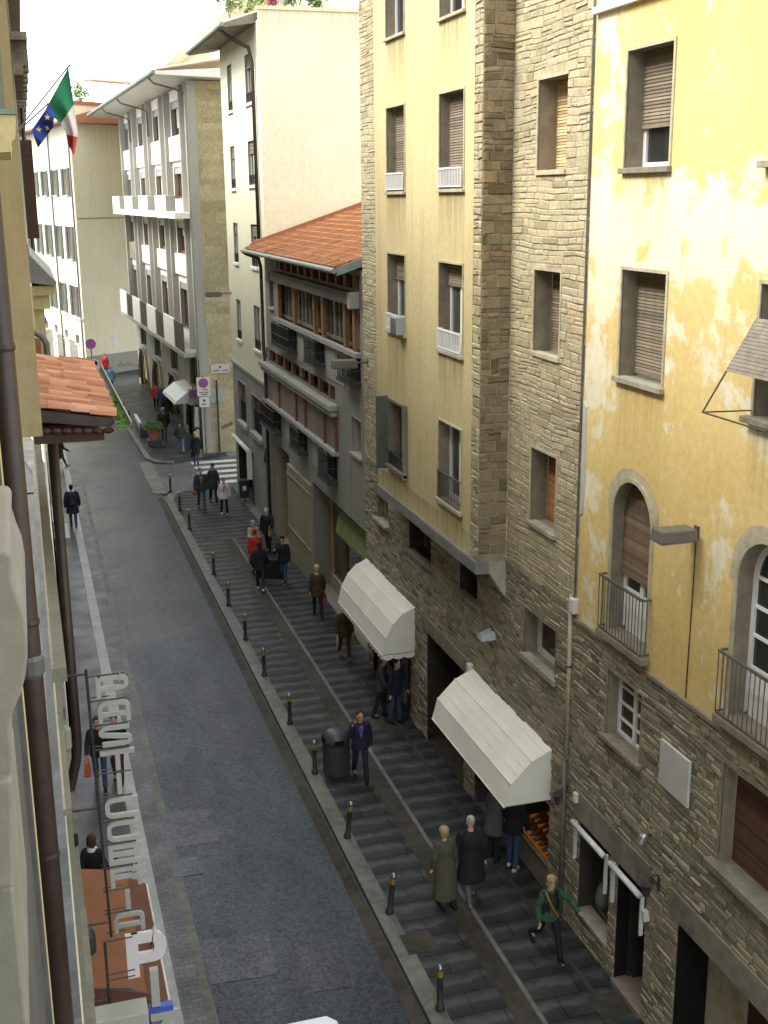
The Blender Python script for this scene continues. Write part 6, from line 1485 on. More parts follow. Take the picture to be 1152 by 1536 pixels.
s_, z_ = PEp.pick(322, 592); t = thing('notice_board', 'pale grey notice board with a dark post on the smooth stone side wall', 'notice board', PEp.p(s_, z_, .02))
q = MB(); q.box(PEp, s_-.28, s_+.08, z_-.42, z_+.32, .02, .06); q.box(PEp, s_+.16, s_+.38, z_-.4, z_+.34, .02, .06); q.build('panel', 'sign_grey', t)
q = MB(); q.tube([PEp.p(s_+.12, .05, .08), PEp.p(s_+.12, z_+.75, .08)], .045, 8); q.build('post', 'copper_brown', t)
q = MB(); rnd = random.Random(6)
for k in range(16): q.box(PEp, s_+.02+rnd.uniform(-.02, .02), s_+.1, .5+k*.13, .57+k*.13, .03, .04)
q.build('sticker', 'poster', t)
p = onYp(136, 516, 91); t = thing('traffic_sign', 'round red and blue no parking sign at the corner of the beige end wall', 'sign', (p.x, 91, 0))
q1, q2 = MB(), MB(); no_parking(q1, q2, p.x, p.z, .38, 91.); q1.build('blue_disc', 'sign_blue', t); q2.build('red_ring', 'sign_red', t)
q = MB(); q.tube([(p.x, 91.06, 0), (p.x, 91.06, p.z+.3)], .05, 8); q.build('pole', 'iron_grey', t)
p = onYp(60, 481, 80); t = thing('traffic_sign', 'small blue round sign far down the left side', 'sign', (p.x, 80, 0))
q = MB(); disc(q, (p.x, p.z), .42, 80); q.build('blue_disc', 'blue_paint', t); q = MB(); q.abox(p.x-.06, p.x+.06, 79.96, 79.97, p.z-.2, p.z+.2); q.build('arrow', 'white_paint', t)
q = MB(); q.tube([(p.x, 80.06, 0), (p.x, 80.06, p.z)], .05, 8); q.build('pole', 'iron_grey', t)
# convex mirror / scooter by the end wall
p = onZ(143, 575, 0); t = thing('motor_scooter', 'parked motor scooter with a tall pale windscreen by the beige end wall', 'scooter', p)
q = MB()
for dy in (-.65, .65): q.lathe(p+Vector((-.07, dy, .27)), [(.15, 0), (.26, .02), (.26, .12), (.15, .14)], 16, ax=(1, 0, 0))
q.build('wheel', 'rubber', t)
q = MB(); q.prism([p+Vector((-.16, -.5, .35)), p+Vector((-.16, .9, .4)), p+Vector((-.16, .95, .8)), p+Vector((-.16, .2, .8)), p+Vector((-.16, .1, .45)), p+Vector((-.16, -.35, .45)), p+Vector((-.16, -.5, 1.0)), p+Vector((-.16, -.65, .95))], (.32, 0, 0)); q.build('body', 'black_plastic', t, bevel=.04)
q = MB(); q.prism([p+Vector((x, -.55-.02*k, z)) for k, (x, z) in enumerate(((-.3, 1.0), (-.38, 1.4), (-.3, 1.75), (0, 1.9), (.3, 1.75), (.38, 1.4), (.3, 1.0)))], (0, .03, 0)); q.build('windscreen', 'poster', t)
q = MB(); q.ball(p+Vector((.02, -.62, 1.55)), .22, .05, .2); q.tube([p+Vector((-.35, -.45, 1.05)), p+Vector((.35, -.45, 1.05))], .025, 6); q.build('handlebar', 'black_plastic', t)
# hanging goods and small awning at the far shop
p = onZ(303, 668, 0)
t = thing('hanging_clothes', 'dark and white clothes hanging by the far shop door under the white awning', 'clothes', (8.55, 62.9, 1.2))
for i, (y, z, m, w_) in enumerate(((62.6, 1.9, 'black_plastic', .28), (62.3, 1.75, 'poster', .2), (62.9, .55, 'black_plastic', .3), (62.2, .6, 'poster', .22))):
    q = MB(); q.hexa([(8.2, y-w_, z-.45), (8.45, y-w_, z-.45), (8.45, y+w_, z-.45), (8.2, y+w_, z-.45), (8.28, y-w_*.7, z+.6), (8.42, y-w_*.7, z+.6), (8.42, y+w_*.7, z+.6), (8.28, y+w_*.7, z+.6)]); q.build('garment', m, t, bevel=.05)
awning('shop_awning', 'small white flat awning over the far shop near the no parking signs', PE, 2.3, 6.6, [(.0, 3.0), (.6, 2.9), (1.2, 2.45), (1.25, 2.3)], 'offwhite', 0, 1)
q = MB(); c = PD.p(gd[1]-.2, gd[3]+.1, 0); t = thing('rolled_awning', 'white rolled shop awning over the door of the narrow cream house', 'awning', c, 'rolled awnings over the shop front')
q.tube([PD.p(gd[0]-.1, gd[3]+.12, .2), PD.p(gd[1]+.1, gd[3]+.12, .2)], .1, 10); q.build('roller', 'offwhite', t, smooth=True)
q = MB(); q.box(PD, gd[0]-.12, gd[0]-.05, gd[3]-1.1, gd[3]+.1, .08, .3); q.build('arm', 'offwhite', t)
p = onZ(370, 737, 0); t = thing('litter_box', 'small black street bin with a white sticker beside the cream house door', 'bin', (8.6, 50.0, 0))
q = MB(); q.abox(8.45, 8.85, 50.3, 50.75, .25, .95); q.build('body', 'black_plastic', t, bevel=.03); q = MB(); q.abox(8.42, 8.88, 50.27, 50.78, .95, 1.05); q.build('lid', 'black_plastic', t, bevel=.02)
q = MB(); q.abox(8.57, 8.73, 50.29, 50.3, .6, .8); q.build('sticker', 'poster', t); q = MB(); q.tube([(8.7, 50.5, 0), (8.7, 50.5, .3)], .03, 6); q.build('post', 'iron', t)
q = MB(); p = PD.p(gd[0]+.25, .9, -.1); t = thing('hanging_coat', 'dark blue coat hanging in the doorway of the cream house', 'coat', p)
q.hexa([p+Vector((-.1, -.25, -.2)), p+Vector((.1, -.25, -.2)), p+Vector((.1, .25, -.2)), p+Vector((-.1, .25, -.2)), p+Vector((-.08, -.15, 1.2)), p+Vector((.08, -.15, 1.2)), p+Vector((.08, .15, 1.2)), p+Vector((-.08, .15, 1.2))]); q.build('cloth', 'black_plastic', t, bevel=.05)
p = onZ(397, 770, 0); t = thing('round_sign', 'dark back of a round street sign on a thin pole beside the low grey house', 'sign', (8.62, D0-.3, 0))
c = onYp(397, 683, D0-.3); q = MB(); q.lathe(Vector((8.62, D0-.3, c.z)), [(.3, 0), (.3, .03)], 20, ax=(-1, .3, 0)); q.build('disc', 'bin_grey', t)
q = MB(); q.tube([(8.66, D0-.3, 0), (8.66, D0-.3, c.z+.3)], .035, 8); q.build('pole', 'iron_grey', t)
# ------------------------------------------------------------------ car at the bottom edge: small pale hatchback, only its roof shows
c0 = onZ(432, 1524, 1.42); cx, cy = c0.x+.05, c0.y-1.55
t = thing('parked_car', 'pale car of which only the roof edge shows at the bottom of the road', 'car', (cx, cy, RZ))
secs = [(-1.85, .62, .30, .62), (-1.80, .74, .28, .80), (-1.0, .80, .28, .92), (1.3, .80, .28, .95), (1.75, .76, .28, .88), (1.86, .64, .32, .70)]
q = MB(); ring = []
for (y, w_, z0, z1) in secs: ring.append([(cx-w_, cy+y, z0+RZ), (cx-w_*1.02, cy+y, (z0+z1)/2+RZ), (cx-w_*.94, cy+y, z1+RZ), (cx+w_*.94, cy+y, z1+RZ), (cx+w_*1.02, cy+y, (z0+z1)/2+RZ), (cx+w_, cy+y, z0+RZ)])
vs = [v for r in ring for v in r]; fs = [(i*6+k, i*6+(k+1) % 6, (i+1)*6+(k+1) % 6, (i+1)*6+k) for i in range(len(secs)-1) for k in range(6)]+[(0, 1, 2, 3, 4, 5), tuple(range(30, 36))]
q.mesh(vs, fs); q.build('body', 'car_paint', t, bevel=.05)
gz_ = [(-1.0, .74, .92), (-.35, .60, 1.42), (1.35, .60, 1.46), (1.72, .70, .93)]
q = MB(); vs = []
for (y, w_, z) in gz_: vs += [(cx-w_, cy+y, z+RZ), (cx+w_, cy+y, z+RZ)]
q.mesh(vs, [(0, 1, 3, 2), (4, 5, 7, 6), (0, 2, 4, 6), (1, 3, 5, 7)]); q.build('windscreen', 'glass_dark', t)
q = MB(); q.prism([(cx-.60+.05, cy-.36, 1.415+RZ), (cx+.60-.05, cy-.36, 1.415+RZ), (cx+.62, cy-.2, 1.43+RZ), (cx+.62, cy+1.25, 1.465+RZ), (cx+.5, cy+1.42, 1.455+RZ), (cx-.5, cy+1.42, 1.455+RZ), (cx-.62, cy+1.25, 1.465+RZ), (cx-.62, cy-.2, 1.43+RZ)], (0, 0, .05)); q.build('roof', 'car_paint', t, bevel=.03)
for sx in (-1, 1):
    for sy in (-1.15, 1.15):
        q = MB(); q.lathe((cx+sx*.74-.08, cy+sy, .30+RZ), [(.2, 0), (.3, .02), (.3, .16), (.2, .18)], 20, ax=(1, 0, 0)); wh = q.build('wheel', 'rubber', t)
        q = MB(); q.lathe((cx+sx*.74-.09+(.18 if sx > 0 else 0), cy+sy, .30+RZ), [(.19, 0), (.17, .012)], 14, ax=(1, 0, 0)); q.build('rim', 'steel', wh)
for sx in (-1, 1):
    q = MB(); q.ball((cx+sx*.55, cy-1.78, .62+RZ), .13, .06, .09); q.build('headlight', 'glass_pale', t)
    q = MB(); q.ball((cx+sx*.6, cy+1.8, .72+RZ), .1, .05, .14); q.build('tail_light', 'sign_red', t)
# ================================================================== PEOPLE
for nm, c in dict(skin=(.50, .29, .19), skin_pale=(.58, .36, .26), hair_dark=(.022, .014, .010), hair_brown=(.075, .038, .018), hair_blond=(.42, .29, .13), hair_white=(.40, .385, .36), hair_grey=(.26, .25, .24),
                  cloth_black=(.016, .016, .018), cloth_navy=(.018, .021, .038), cloth_charcoal=(.04, .04, .044), cloth_grey=(.10, .098, .10), cloth_olive=(.085, .08, .058), cloth_brown=(.06, .038, .024), cloth_beige=(.36, .32, .23),
                  cloth_white=(.62, .58, .55), cloth_pink=(.50, .25, .28), cloth_red=(.45, .03, .025), cloth_orange=(.55, .10, .03), cloth_jeans=(.045, .07, .12), cloth_lightjeans=(.11, .17, .26), cloth_sky=(.20, .32, .48), cloth_green=(.035, .085, .045),
                  cloth_purple=(.13, .09, .30), cloth_tan=(.30, .21, .12), cloth_rust=(.07, .032, .02), shoe_black=(.012, .011, .010), shoe_tan=(.25, .15, .08), shoe_white=(.6, .58, .55), eye_dark=(.02, .015, .012), lip=(.35, .13, .10)).items():
    simple(nm, c, .8 if nm.startswith('cloth') else .55, .30 if nm.startswith('hair') else .2, 60. if nm.startswith('hair') else 14., bmp=.5 if nm.startswith(('cloth', 'hair')) else .05, spec=.25)
def cap(q, a, b, ra, rb, seg=10):
    a, b = Vector(a), Vector(b); d = b-a; L = max(1e-4, d.length); ax = d/L; prof = []
    for k in range(4): t = math.pi/2*(1-k/3); prof.append((max(.0008, ra*math.cos(t)), -ra*math.sin(t)))
    for k in range(4): t = math.pi/2*k/3; prof.append((max(.0008, rb*math.cos(t)), L+rb*math.sin(t)))
    q.lathe(a, prof, seg, ax=ax)
def rings(q, R, seg=16):
    """R: list of (cx, cy, cz, rx, ry)"""
    vs = [(x+rx*math.cos(2*math.pi*k/seg), y+ry*math.sin(2*math.pi*k/seg), z) for (x, y, z, rx, ry) in R for k in range(seg)]
    fs = [(i*seg+k, i*seg+(k+1) % seg, (i+1)*seg+(k+1) % seg, (i+1)*seg+k) for i in range(len(R)-1) for k in range(seg)]+[tuple(range(seg))[::-1], tuple(range((len(R)-1)*seg, len(R)*seg))]
    q.mesh(vs, fs)
def fuse(o, vox, it=4):
    m = o.modifiers.new('fuse', 'REMESH'); m.mode = 'VOXEL'; m.voxel_size = vox; m.use_smooth_shade = True
    s = o.modifiers.new('soft', 'SMOOTH'); s.iterations = it; s.factor = .5
PEOPLE = []
def person(label, px, py, head, h=1.72, legs=((18, 4), (-16, 22)), arms=((-14, 7, 12), (14, 7, 18)), lean=3, top='cloth_black', bottom='cloth_navy', shoes='shoe_black', hair='hair_dark', style='short', hem=.80,
           flare=0., fem=False, skin='skin', nod=6, turn=0, scarf=None, hat=None, inner=None, near=False, group=None, bulk=1., z=0., at=None, arm_in=(0, 0)):
    k = h/1.75; p = at if at is not None else onZ(px, py, z); t = thing('person', label, 'person', p, group); BASE[t.name] = Vector((0, 0, 0)); t.rotation_euler = (0, 0, -R_(head))
    sw = (.165 if fem else .19)*bulk; hw = .10 if fem else .095
    B = {}
    lo = 9
    for s, (a, kn) in zip((-1, 1), legs):
        hip = Vector((s*hw, 0, .93)); a_, b_ = R_(a), R_(a-kn); knee = hip+Vector((0, math.sin(a_), -math.cos(a_)))*.43; ank = knee+Vector((0, math.sin(b_), -math.cos(b_)))*.42
        B[s] = [hip, knee, ank, a-kn]; lo = min(lo, ank.z)
    dz = .085-lo
    for s in (-1, 1):
        for i in range(3): B[s][i].z += dz
    pel = Vector((0, 0, .95+dz)); ln = R_(lean); up = Vector((0, math.sin(ln), math.cos(ln))); chest = pel+up*.36; neck = pel+up*.53; hd = neck+Vector((0, .02, .0))+Vector((0, math.sin(R_(lean*.5+nod*.5)), math.cos(R_(lean*.5+nod*.5))))*.155
    A = {}
    for s, (fs_, ab, el), inn in zip((-1, 1), arms, arm_in):
        sh = pel+up*.465+Vector((s*sw, 0, 0)); a_, b_ = R_(fs_), R_(ab)
        u = Vector((s*math.sin(b_), math.sin(a_)*math.cos(b_), -math.cos(a_)*math.cos(b_))); elb = sh+u*.285
        f_ = R_(fs_+el); w_ = Vector((s*math.sin(b_)*.4-s*inn, math.sin(f_), -math.cos(f_))).normalized(); wr = elb+w_*.255; A[s] = (sh, elb, wr, w_)
    # ---- body: one continuous surface with head, neck, limbs, hands
    q = MB(); fw = Vector((math.sin(R_(turn)), math.cos(R_(turn)), -math.sin(R_(nod)))).normalized(); rt = Vector((math.cos(R_(turn)), -math.sin(R_(turn)), 0))
    q.ball(hd+Vector((0, 0, .02)), .074, .092, .105, 14, 10); q.ball(hd+fw*.022-Vector((0, 0, .045)), .058, .066, .075, 12, 8)
    q.ball(hd+fw*.094-Vector((0, 0, .012)), .013, .018, .022, 8, 6); q.ball(hd+fw*.074-Vector((0, 0, .09)), .026, .022, .022, 8, 6)
    for s in (-1, 1): q.ball(hd+rt*(s*.077)-fw*.008-Vector((0, 0, .01)), .012, .02, .03, 8, 6)
    cap(q, neck-Vector((0, 0, .05)), hd-Vector((0, .01, .06)), .056, .050); cap(q, chest, neck-Vector((0, 0, .06)), .10, .06); rings(q, [(0, pel.y, pel.z-.06, .14, .10), (0, (pel.y+chest.y)/2, (pel.z+chest.z)/2, .125, .09), (0, chest.y, chest.z, .13, .09), (0, neck.y, neck.z-.07, .09, .06)])
    for s in (-1, 1):
        hip, knee, ank, _ = B[s]; cap(q, hip, knee, .070, .045); cap(q, knee, ank, .045, .034); cap(q, ank-Vector((0, .02, .03)), ank+Vector((0, .12, -.05)), .034, .026)
        sh, elb, wr, w_ = A[s]; cap(q, sh-Vector((s*.03, 0, .02)), elb, .034, .028); cap(q, elb, wr, .028, .024)
        side = Vector((0, 0, 1)).cross(w_); side = side.normalized() if side.length > .2 else Vector((0, 1, 0)); pal = w_.cross(side).normalized()
        spread = Vector((0, 1, 0)) - w_*w_.y; spread = spread.normalized() if spread.length > .2 else Vector((0, 0, 1))-w_*w_.z; nrm = w_.cross(spread)*s
        cap(q, wr, wr+w_*.055, .026, .028); cap(q, wr+spread*.016+w_*.02, wr+spread*.018+w_*.075, .018, .016); cap(q, wr-spread*.016+w_*.02, wr-spread*.018+w_*.07, .018, .016)
        for i, (o, L_) in enumerate(((.027, .072), (.010, .082), (-.009, .077), (-.026, .060))):
            b0 = wr+w_*.075+spread*o; b1 = b0+w_*(L_*.5)+nrm*(L_*.12); b2 = b1+w_*(L_*.32)+nrm*(L_*.36); cap(q, b0, b1, .0098, .009, 6); cap(q, b1, b2, .009, .0075, 6)
        tb = wr+w_*.03+spread*.028; cap(q, tb, tb+w_*.035+spread*.026, .013, .0105, 6); cap(q, tb+w_*.035+spread*.026, tb+w_*.066+spread*.026+nrm*.012, .0105, .008, 6)
    o = q.build('body', skin, t); fuse(o, .0085 if near else .012, 3)
    q = MB()
    for s in (-1, 1): q.ball(hd+rt*(s*.031)+fw*.083+Vector((0, 0, .008)), .0105, .0075, .007, 8, 6)
    q.build('eyes', 'eye_dark', t)
    q = MB(); q.ball(hd+fw*.084-Vector((0, 0, .058)), .022, .010, .007, 8, 6); q.build('mouth', 'lip', t)
    # ---- trousers
    q = MB()
    for s in (-1, 1): hip, knee, ank, _ = B[s]; cap(q, hip+Vector((0, 0, .02)), knee, .088*bulk, .066); cap(q, knee, ank+Vector((0, 0, .0)), .070, .056)
    rings(q, [(0, 0, pel.z-.12, .165*bulk, .115*bulk), (0, 0, pel.z+.08, .155*bulk, .11*bulk)]); o = q.build('trousers', bottom, t); fuse(o, .014)
    # ---- shoes
    for s in (-1, 1):
        ank, ang = B[s][2], B[s][3]; q = MB(); pt = R_(max(-50, min(25, ang*.8))); f_ = Vector((0, math.cos(pt), math.sin(pt) if ang > 0 else math.sin(pt))); heel = ank+Vector((0, -.05, -.045)); toe = heel+f_*.21; toe.z = max(.035, toe.z)
        heel.z = max(.04, heel.z); cap(q, heel, toe, .043, .036); cap(q, ank, heel+Vector((0, .03, .01)), .048, .04); o = q.build('shoe', shoes, t); fuse(o, .012)
    # ---- jacket or coat: torso, sleeves, skirt to the hem (hem = height of the lower edge)
    q = MB(); e = bulk
    hz = hem*1.0
    R = [(0, -.01, hz, (.212+flare)*e, (.16+flare)*e), (0, 0, max(hz+.02, pel.z-.06), .212*e, .155*e), (0, (pel.y+chest.y)/2*.8, (pel.z+chest.z)/2, (.160 if fem else .172)*e, .125*e), (0, chest.y, chest.z, (.185 if fem else .205)*e, .135*e), (0, neck.y-.01, neck.z-.065, .17*e, .105), (0, neck.y, neck.z-.01, .085, .08)]
    rings(q, R, 18)
    for s in (-1, 1): sh, elb, wr, w_ = A[s]; cap(q, sh-Vector((s*.03, 0, .0)), elb, .083*e, .068*e); cap(q, elb, wr-w_*.005, .068*e, .052)
    o = q.build('coat' if hem < .62 else 'jacket', top, t); fuse(o, .013 if near else .016)
    if inner:   # shirt front in the open collar
        q = MB(); y0 = chest.y+.118*e; q.prism([(-.06, neck.y+.05, neck.z-.03), (.06, neck.y+.05, neck.z-.03), (.045, y0+.01, chest.z+.05), (.008, y0+.022, chest.z-.16), (-.008, y0+.022, chest.z-.16), (-.045, y0+.01, chest.z+.05)], (0, .02, 0)); q.build('shirt', inner, t)
    if scarf:
        q = MB(); rings(q, [(0, neck.y+.0, neck.z-.06, .10, .10), (0, neck.y+.01, neck.z-.02, .105, .105), (0, neck.y+.012, neck.z+.03, .08, .085)]); cap(q, (.04, chest.y+.13, neck.z-.07), (.05, chest.y+.15, chest.z-.12), .04, .035); cap(q, (-.03, chest.y+.13, neck.z-.07), (-.03, chest.y+.14, chest.z-.02), .04, .035); o = q.build('scarf', scarf, t); fuse(o, .012)
    # ---- hair / hat
    q = MB(); bk = -fw
    if style == 'short': q.ball(hd+bk*.020+Vector((0, 0, .050)), .084, .096, .088, 14, 10); q.ball(hd+bk*.05+Vector((0, 0, -.005)), .070, .055, .075, 12, 8)
    elif style == 'bob': q.ball(hd+bk*.020+Vector((0, 0, .050)), .094, .104, .094, 14, 10); q.ball(hd+bk*.045-Vector((0, 0, .03)), .098, .075, .105, 12, 8)
    elif style == 'long': q.ball(hd+bk*.020+Vector((0, 0, .048)), .092, .102, .092, 14, 10); cap(q, hd+bk*.05, hd+bk*.085-Vector((0, 0, .22)), .085, .06)
    elif style == 'puffy': q.ball(hd+bk*.015+Vector((0, 0, .045)), .108, .112, .105, 14, 10); q.ball(hd+bk*.05-Vector((0, 0, .02)), .10, .07, .09, 12, 8)
    rnd = random.Random(px)
    for i in range(14): q.ball(hd+bk*rnd.uniform(-.02, .09)+rt*rnd.uniform(-.06, .06)+Vector((0, 0, rnd.uniform(.04, .12))), rnd.uniform(.02, .034), seg=8, rings=6)
    o = q.build('hair', hair, t); fuse(o, .011, 3)
    if hat:
        q = MB(); rings(q, [(hd.x, hd.y, hd.z+.045, .100, .110), (hd.x, hd.y-.005, hd.z+.10, .098, .106), (hd.x, hd.y-.01, hd.z+.135, .07, .08)]); o = q.build('hat', hat, t); fuse(o, .012)
    if abs(k-1) > .001: t.scale = (k, k, k)
    M = Matrix.Translation(p) @ Matrix.Rotation(-R_(head), 4, 'Z') @ Matrix.Scale(k, 4)
    W = lambda v: M @ Vector(v)
    return t, dict(hand={s: W(A[s][2]+A[s][3]*.09) for s in (-1, 1)}, sh={s: W(A[s][0]) for s in (-1, 1)}, W=W, head=W(hd), heading=head)
def bag(name, label, at, w, h, d, mat, head, cat='bag', strap=.0, flap=False):
    """bag hanging from the hand at world point 'at'"""
    t = thing(name, label, cat, at); BASE[t.name] = Vector((0, 0, 0)); t.rotation_euler = (0, 0, -R_(head))
    q = MB(); z1 = -strap; q.hexa([(-d/2, -w/2, z1-h), (d/2, -w/2, z1-h), (d/2, w/2, z1-h), (-d/2, w/2, z1-h), (-d*.3, -w*.44, z1), (d*.3, -w*.44, z1), (d*.3, w*.44, z1), (-d*.3, w*.44, z1)]); q.build('bag_body', mat, t, bevel=.02)
    q = MB(); n = 8; q.tube([(0, -w*.3*math.cos(math.pi*i/n), z1+max(.04, strap)*math.sin(math.pi*i/n)) for i in range(n+1)], .008, 5); q.build('handle', mat, t)
    return t

# near group
t, i = person('man in a dark suit and purple shirt holding a phone to his ear', 541, 1170, 186, 1.78, ((20, 4), (-14, 20)), ((-12, 8, 14), (52, 16, 118)), 2, 'cloth_navy', 'cloth_navy', hair='hair_dark', hem=.80, inner='cloth_purple', near=True, nod=4, turn=-6, arm_in=(0, .35))
q = MB(); c = i['hand'][1]; o = thing('mobile_phone', 'small dark phone held at the ear of the man in the suit', 'phone', c); q.abox(c.x-.02, c.x+.015, c.y-.04, c.y+.04, c.z-.05, c.z+.06); q.build('case', 'black_plastic', o, bevel=.006)
person('elderly woman with fair hair in a long shiny olive coat, seen from behind', 668, 1358, -6, 1.62, ((10, 3), (-8, 12)), ((-6, 10, 22), (-2, 10, 14)), 5, 'cloth_olive', 'cloth_black', hair='hair_blond', style='puffy', hem=.22, flare=.05, fem=True, near=True, nod=12, bulk=1.08, skin='skin_pale')
person('white haired man in a long black overcoat, seen from behind beside the elderly woman', 706, 1350, 4, 1.76, ((-10, 14), (16, 3)), ((6, 9, 12), (-8, 9, 10)), 4, 'cloth_black', 'cloth_grey', 'shoe_tan', hair='hair_white', hem=.46, flare=.05, near=True, nod=8, bulk=1.12, skin='skin_pale')
t, i = person('woman in a grey coat with a brown scarf looking into the lit shoe window', 741, 1288, 52, 1.68, ((4, 2), (-4, 4)), ((6, 8, 30), (6, 10, 45)), 8, 'cloth_grey', 'cloth_black', hair='hair_brown', style='bob', hem=.62, flare=.02, fem=True, near=True, nod=12, scarf='cloth_tan', arm_in=(.2, .3))
bag('handbag', 'black handbag on the arm of the woman in the grey coat', i['hand'][-1]+Vector((0, 0, .12)), .34, .26, .14, 'cloth_black', 60, strap=.12)
person('dark dressed person in jeans at the lit shoe window, right of the woman in grey', 769, 1302, 48, 1.70, ((5, 2), (-5, 5)), ((8, 7, 30), (4, 8, 18)), 6, 'cloth_black', 'cloth_jeans', 'shoe_white', hair='hair_dark', style='long', hem=.82, near=True, nod=14)
t, i = person('woman in a black and green jacket striding towards the viewer with one arm out', 822, 1432, 176, 1.62, ((24, 6), (-22, 34)), ((34, 44, 18), (-6, 14, 30)), 2, 'cloth_green', 'cloth_black', hair='hair_blond', style='bob', hem=.80, fem=True, near=True, nod=10, turn=10, skin='skin_pale', inner='cloth_black', hat='cloth_tan')
q = MB(); W = i['W']; o = thing('shoulder_strap', 'yellow and black shoulder strap across the black and green jacket', 'strap', W((0, 0, 1.2)))
q.tube([W((.13, .09, 1.42)), W((.10, .16, 1.3)), W((.02, .185, 1.1)), W((-.10, .17, .92))], .022, 6); q.build('strap', 'yellow_band', o)
q = MB(); W = i['W']; o = thing('black_vest', 'open black padded vest worn over the green jacket', 'vest', W((0, 0, 1.2)))
for s in (-1, 1): q.hexa([W((s*.06, .13, .86)), W((s*.19, .05, .86)), W((s*.19, .0, .86)), W((s*.06, .08, .86)), W((s*.06, .165, 1.4)), W((s*.19, .06, 1.42)), W((s*.19, .0, 1.42)), W((s*.06, .08, 1.42))])
q.build('vest_panel', 'cloth_black', o, bevel=.02)
person('dark figure standing in the shadow under the scalloped cream awning, left of two', 570, 1036, 120, 1.70, ((6, 3), (-8, 10)), ((5, 7, 20), (10, 7, 30)), 5, 'cloth_charcoal', 'cloth_navy', hair='hair_brown', hem=.78, at=Vector((8.0, 27.2, 0)))
person('dark figure standing in the shadow under the scalloped cream awning, right of two', 585, 1044, 150, 1.76, ((4, 2), (-5, 6)), ((5, 7, 20), (-4, 7, 10)), 3, 'cloth_navy', 'cloth_jeans', hair='hair_dark', hem=.80, at=Vector((8.25, 26.75, 0)))
t, i = person('woman in a dark brown coat with a tan bag beside the scalloped awning', 517, 987, 182, 1.66, ((16, 4), (-14, 18)), ((-8, 10, 40), (4, 10, 18)), 4, 'cloth_brown', 'cloth_rust', 'shoe_tan', hair='hair_blond', style='bob', hem=.70, fem=True, near=True, nod=14, bulk=1.1, scarf='cloth_rust')
bag('handbag', 'tan shoulder bag at the side of the woman in the dark brown coat', i['hand'][-1]+Vector((0, 0, .12)), .30, .24, .14, 'cloth_tan', 180, strap=.1)
q = MB(); c = i['hand'][1]; o = thing('folded_umbrella', 'small pink and black folded umbrella in the hand of the brown coat woman', 'umbrella', c); q.lathe(c-Vector((0, 0, .34)), [(.008, 0), (.03, .06), (.045, .26), (.02, .34), (.012, .42)], 10); q.build('cover', 'cloth_pink', o, smooth=True)
t, i = person('blond woman in a brown jacket with an orange bag, walking away', 477, 923, 8, 1.68, ((14, 4), (-14, 20)), ((-10, 8, 10), (6, 10, 14)), 4, 'cloth_brown', 'cloth_black', hair='hair_blond', style='puffy', hem=.70, fem=True, near=True, scarf='hair_blond', bulk=1.08)
bag('shopping_bag', 'bright orange bag carried by the blond woman in the brown jacket', i['hand'][1], .34, .28, .14, 'cloth_orange', 20, strap=.08)
t, i = person('dark haired person carrying a large black portfolio case', 426, 877, 214, 1.76, ((10, 3), (-10, 14)), ((4, 8, 12), (36, 10, 90)), 2, 'cloth_black', 'cloth_jeans', 'shoe_tan', hair='hair_dark', style='bob', hem=.80, near=True, turn=-30, arm_in=(0, .4))
q = MB(); c = onZ(408, 874, .0); o = thing('portfolio_case', 'large flat black portfolio case held between two walking people', 'case', c)
q.hexa([c+Vector((-.46, .05, .18)), c+Vector((.46, -.10, .10)), c+Vector((.46, -.02, .10)), c+Vector((-.46, .13, .18)), c+Vector((-.46, .05, .86)), c+Vector((.46, -.10, .78)), c+Vector((.46, -.02, .78)), c+Vector((-.46, .13, .86))]); q.build('case_body', 'cloth_black', o, bevel=.015)
q = MB(); q.tube([c+Vector((-.1, .06, .84)), c+Vector((0, .04, .92)), c+Vector((.12, .0, .83))], .014, 6); q.build('handle', 'black_plastic', o)
t, i = person('person in a black jacket and white shoes walking away with the portfolio couple', 391, 885, 12, 1.72, ((14, 3), (-18, 20)), ((-8, 7, 12), (8, 12, 20)), 4, 'cloth_black', 'cloth_navy', 'shoe_white', hair='hair_dark', style='long', hem=.76, near=True)
person('person in a bright red jacket half hidden behind the black jacket walker', 384, 862, 8, 1.66, ((8, 3), (-8, 10)), top='cloth_red', bottom='cloth_jeans', hair='hair_brown', hem=.78, style='short', hat='cloth_red')
person('grey haired woman in a long beige coat facing the viewer', 381, 846, 168, 1.66, ((6, 3), (-6, 8)), ((2, 8, 30), (20, 8, 70)), 3, 'cloth_beige', 'cloth_beige', hair='hair_grey', style='bob', hem=.38, flare=.04, fem=True, arm_in=(0, .3), bulk=1.05, skin='skin_pale')
t, i = person('white haired man in a black jacket turned towards the woman in beige', 403, 829, 215, 1.74, ((8, 3), (-8, 10)), ((24, 8, 60), (-4, 9, 14)), 4, 'cloth_black', 'cloth_black', hair='hair_white', hem=.74, bulk=1.1, turn=-20, skin='skin_pale')
bag('handbag', 'brown bag hanging behind the white haired man in black', i['hand'][-1]+Vector((.08, .1, 0)), .3, .24, .12, 'cloth_tan', 215, strap=.08)
t, i = person('man in a dark jacket and blue jeans near the zebra crossing', 303, 764, 182, 1.84, ((16, 3), (-14, 18)), ((-8, 9, 14), (6, 10, 14)), 2, 'cloth_charcoal', 'cloth_jeans', hair='hair_brown', hem=.80, bulk=1.08, inner='cloth_tan')
q = MB(); c = i['hand'][1]; o = thing('red_packet', 'small red packet in the hand of the man in blue jeans', 'packet', c); q.abox(c.x-.06, c.x+.06, c.y-.05, c.y+.05, c.z-.16, c.z+.02); q.build('packet', 'cloth_red', o, bevel=.01)
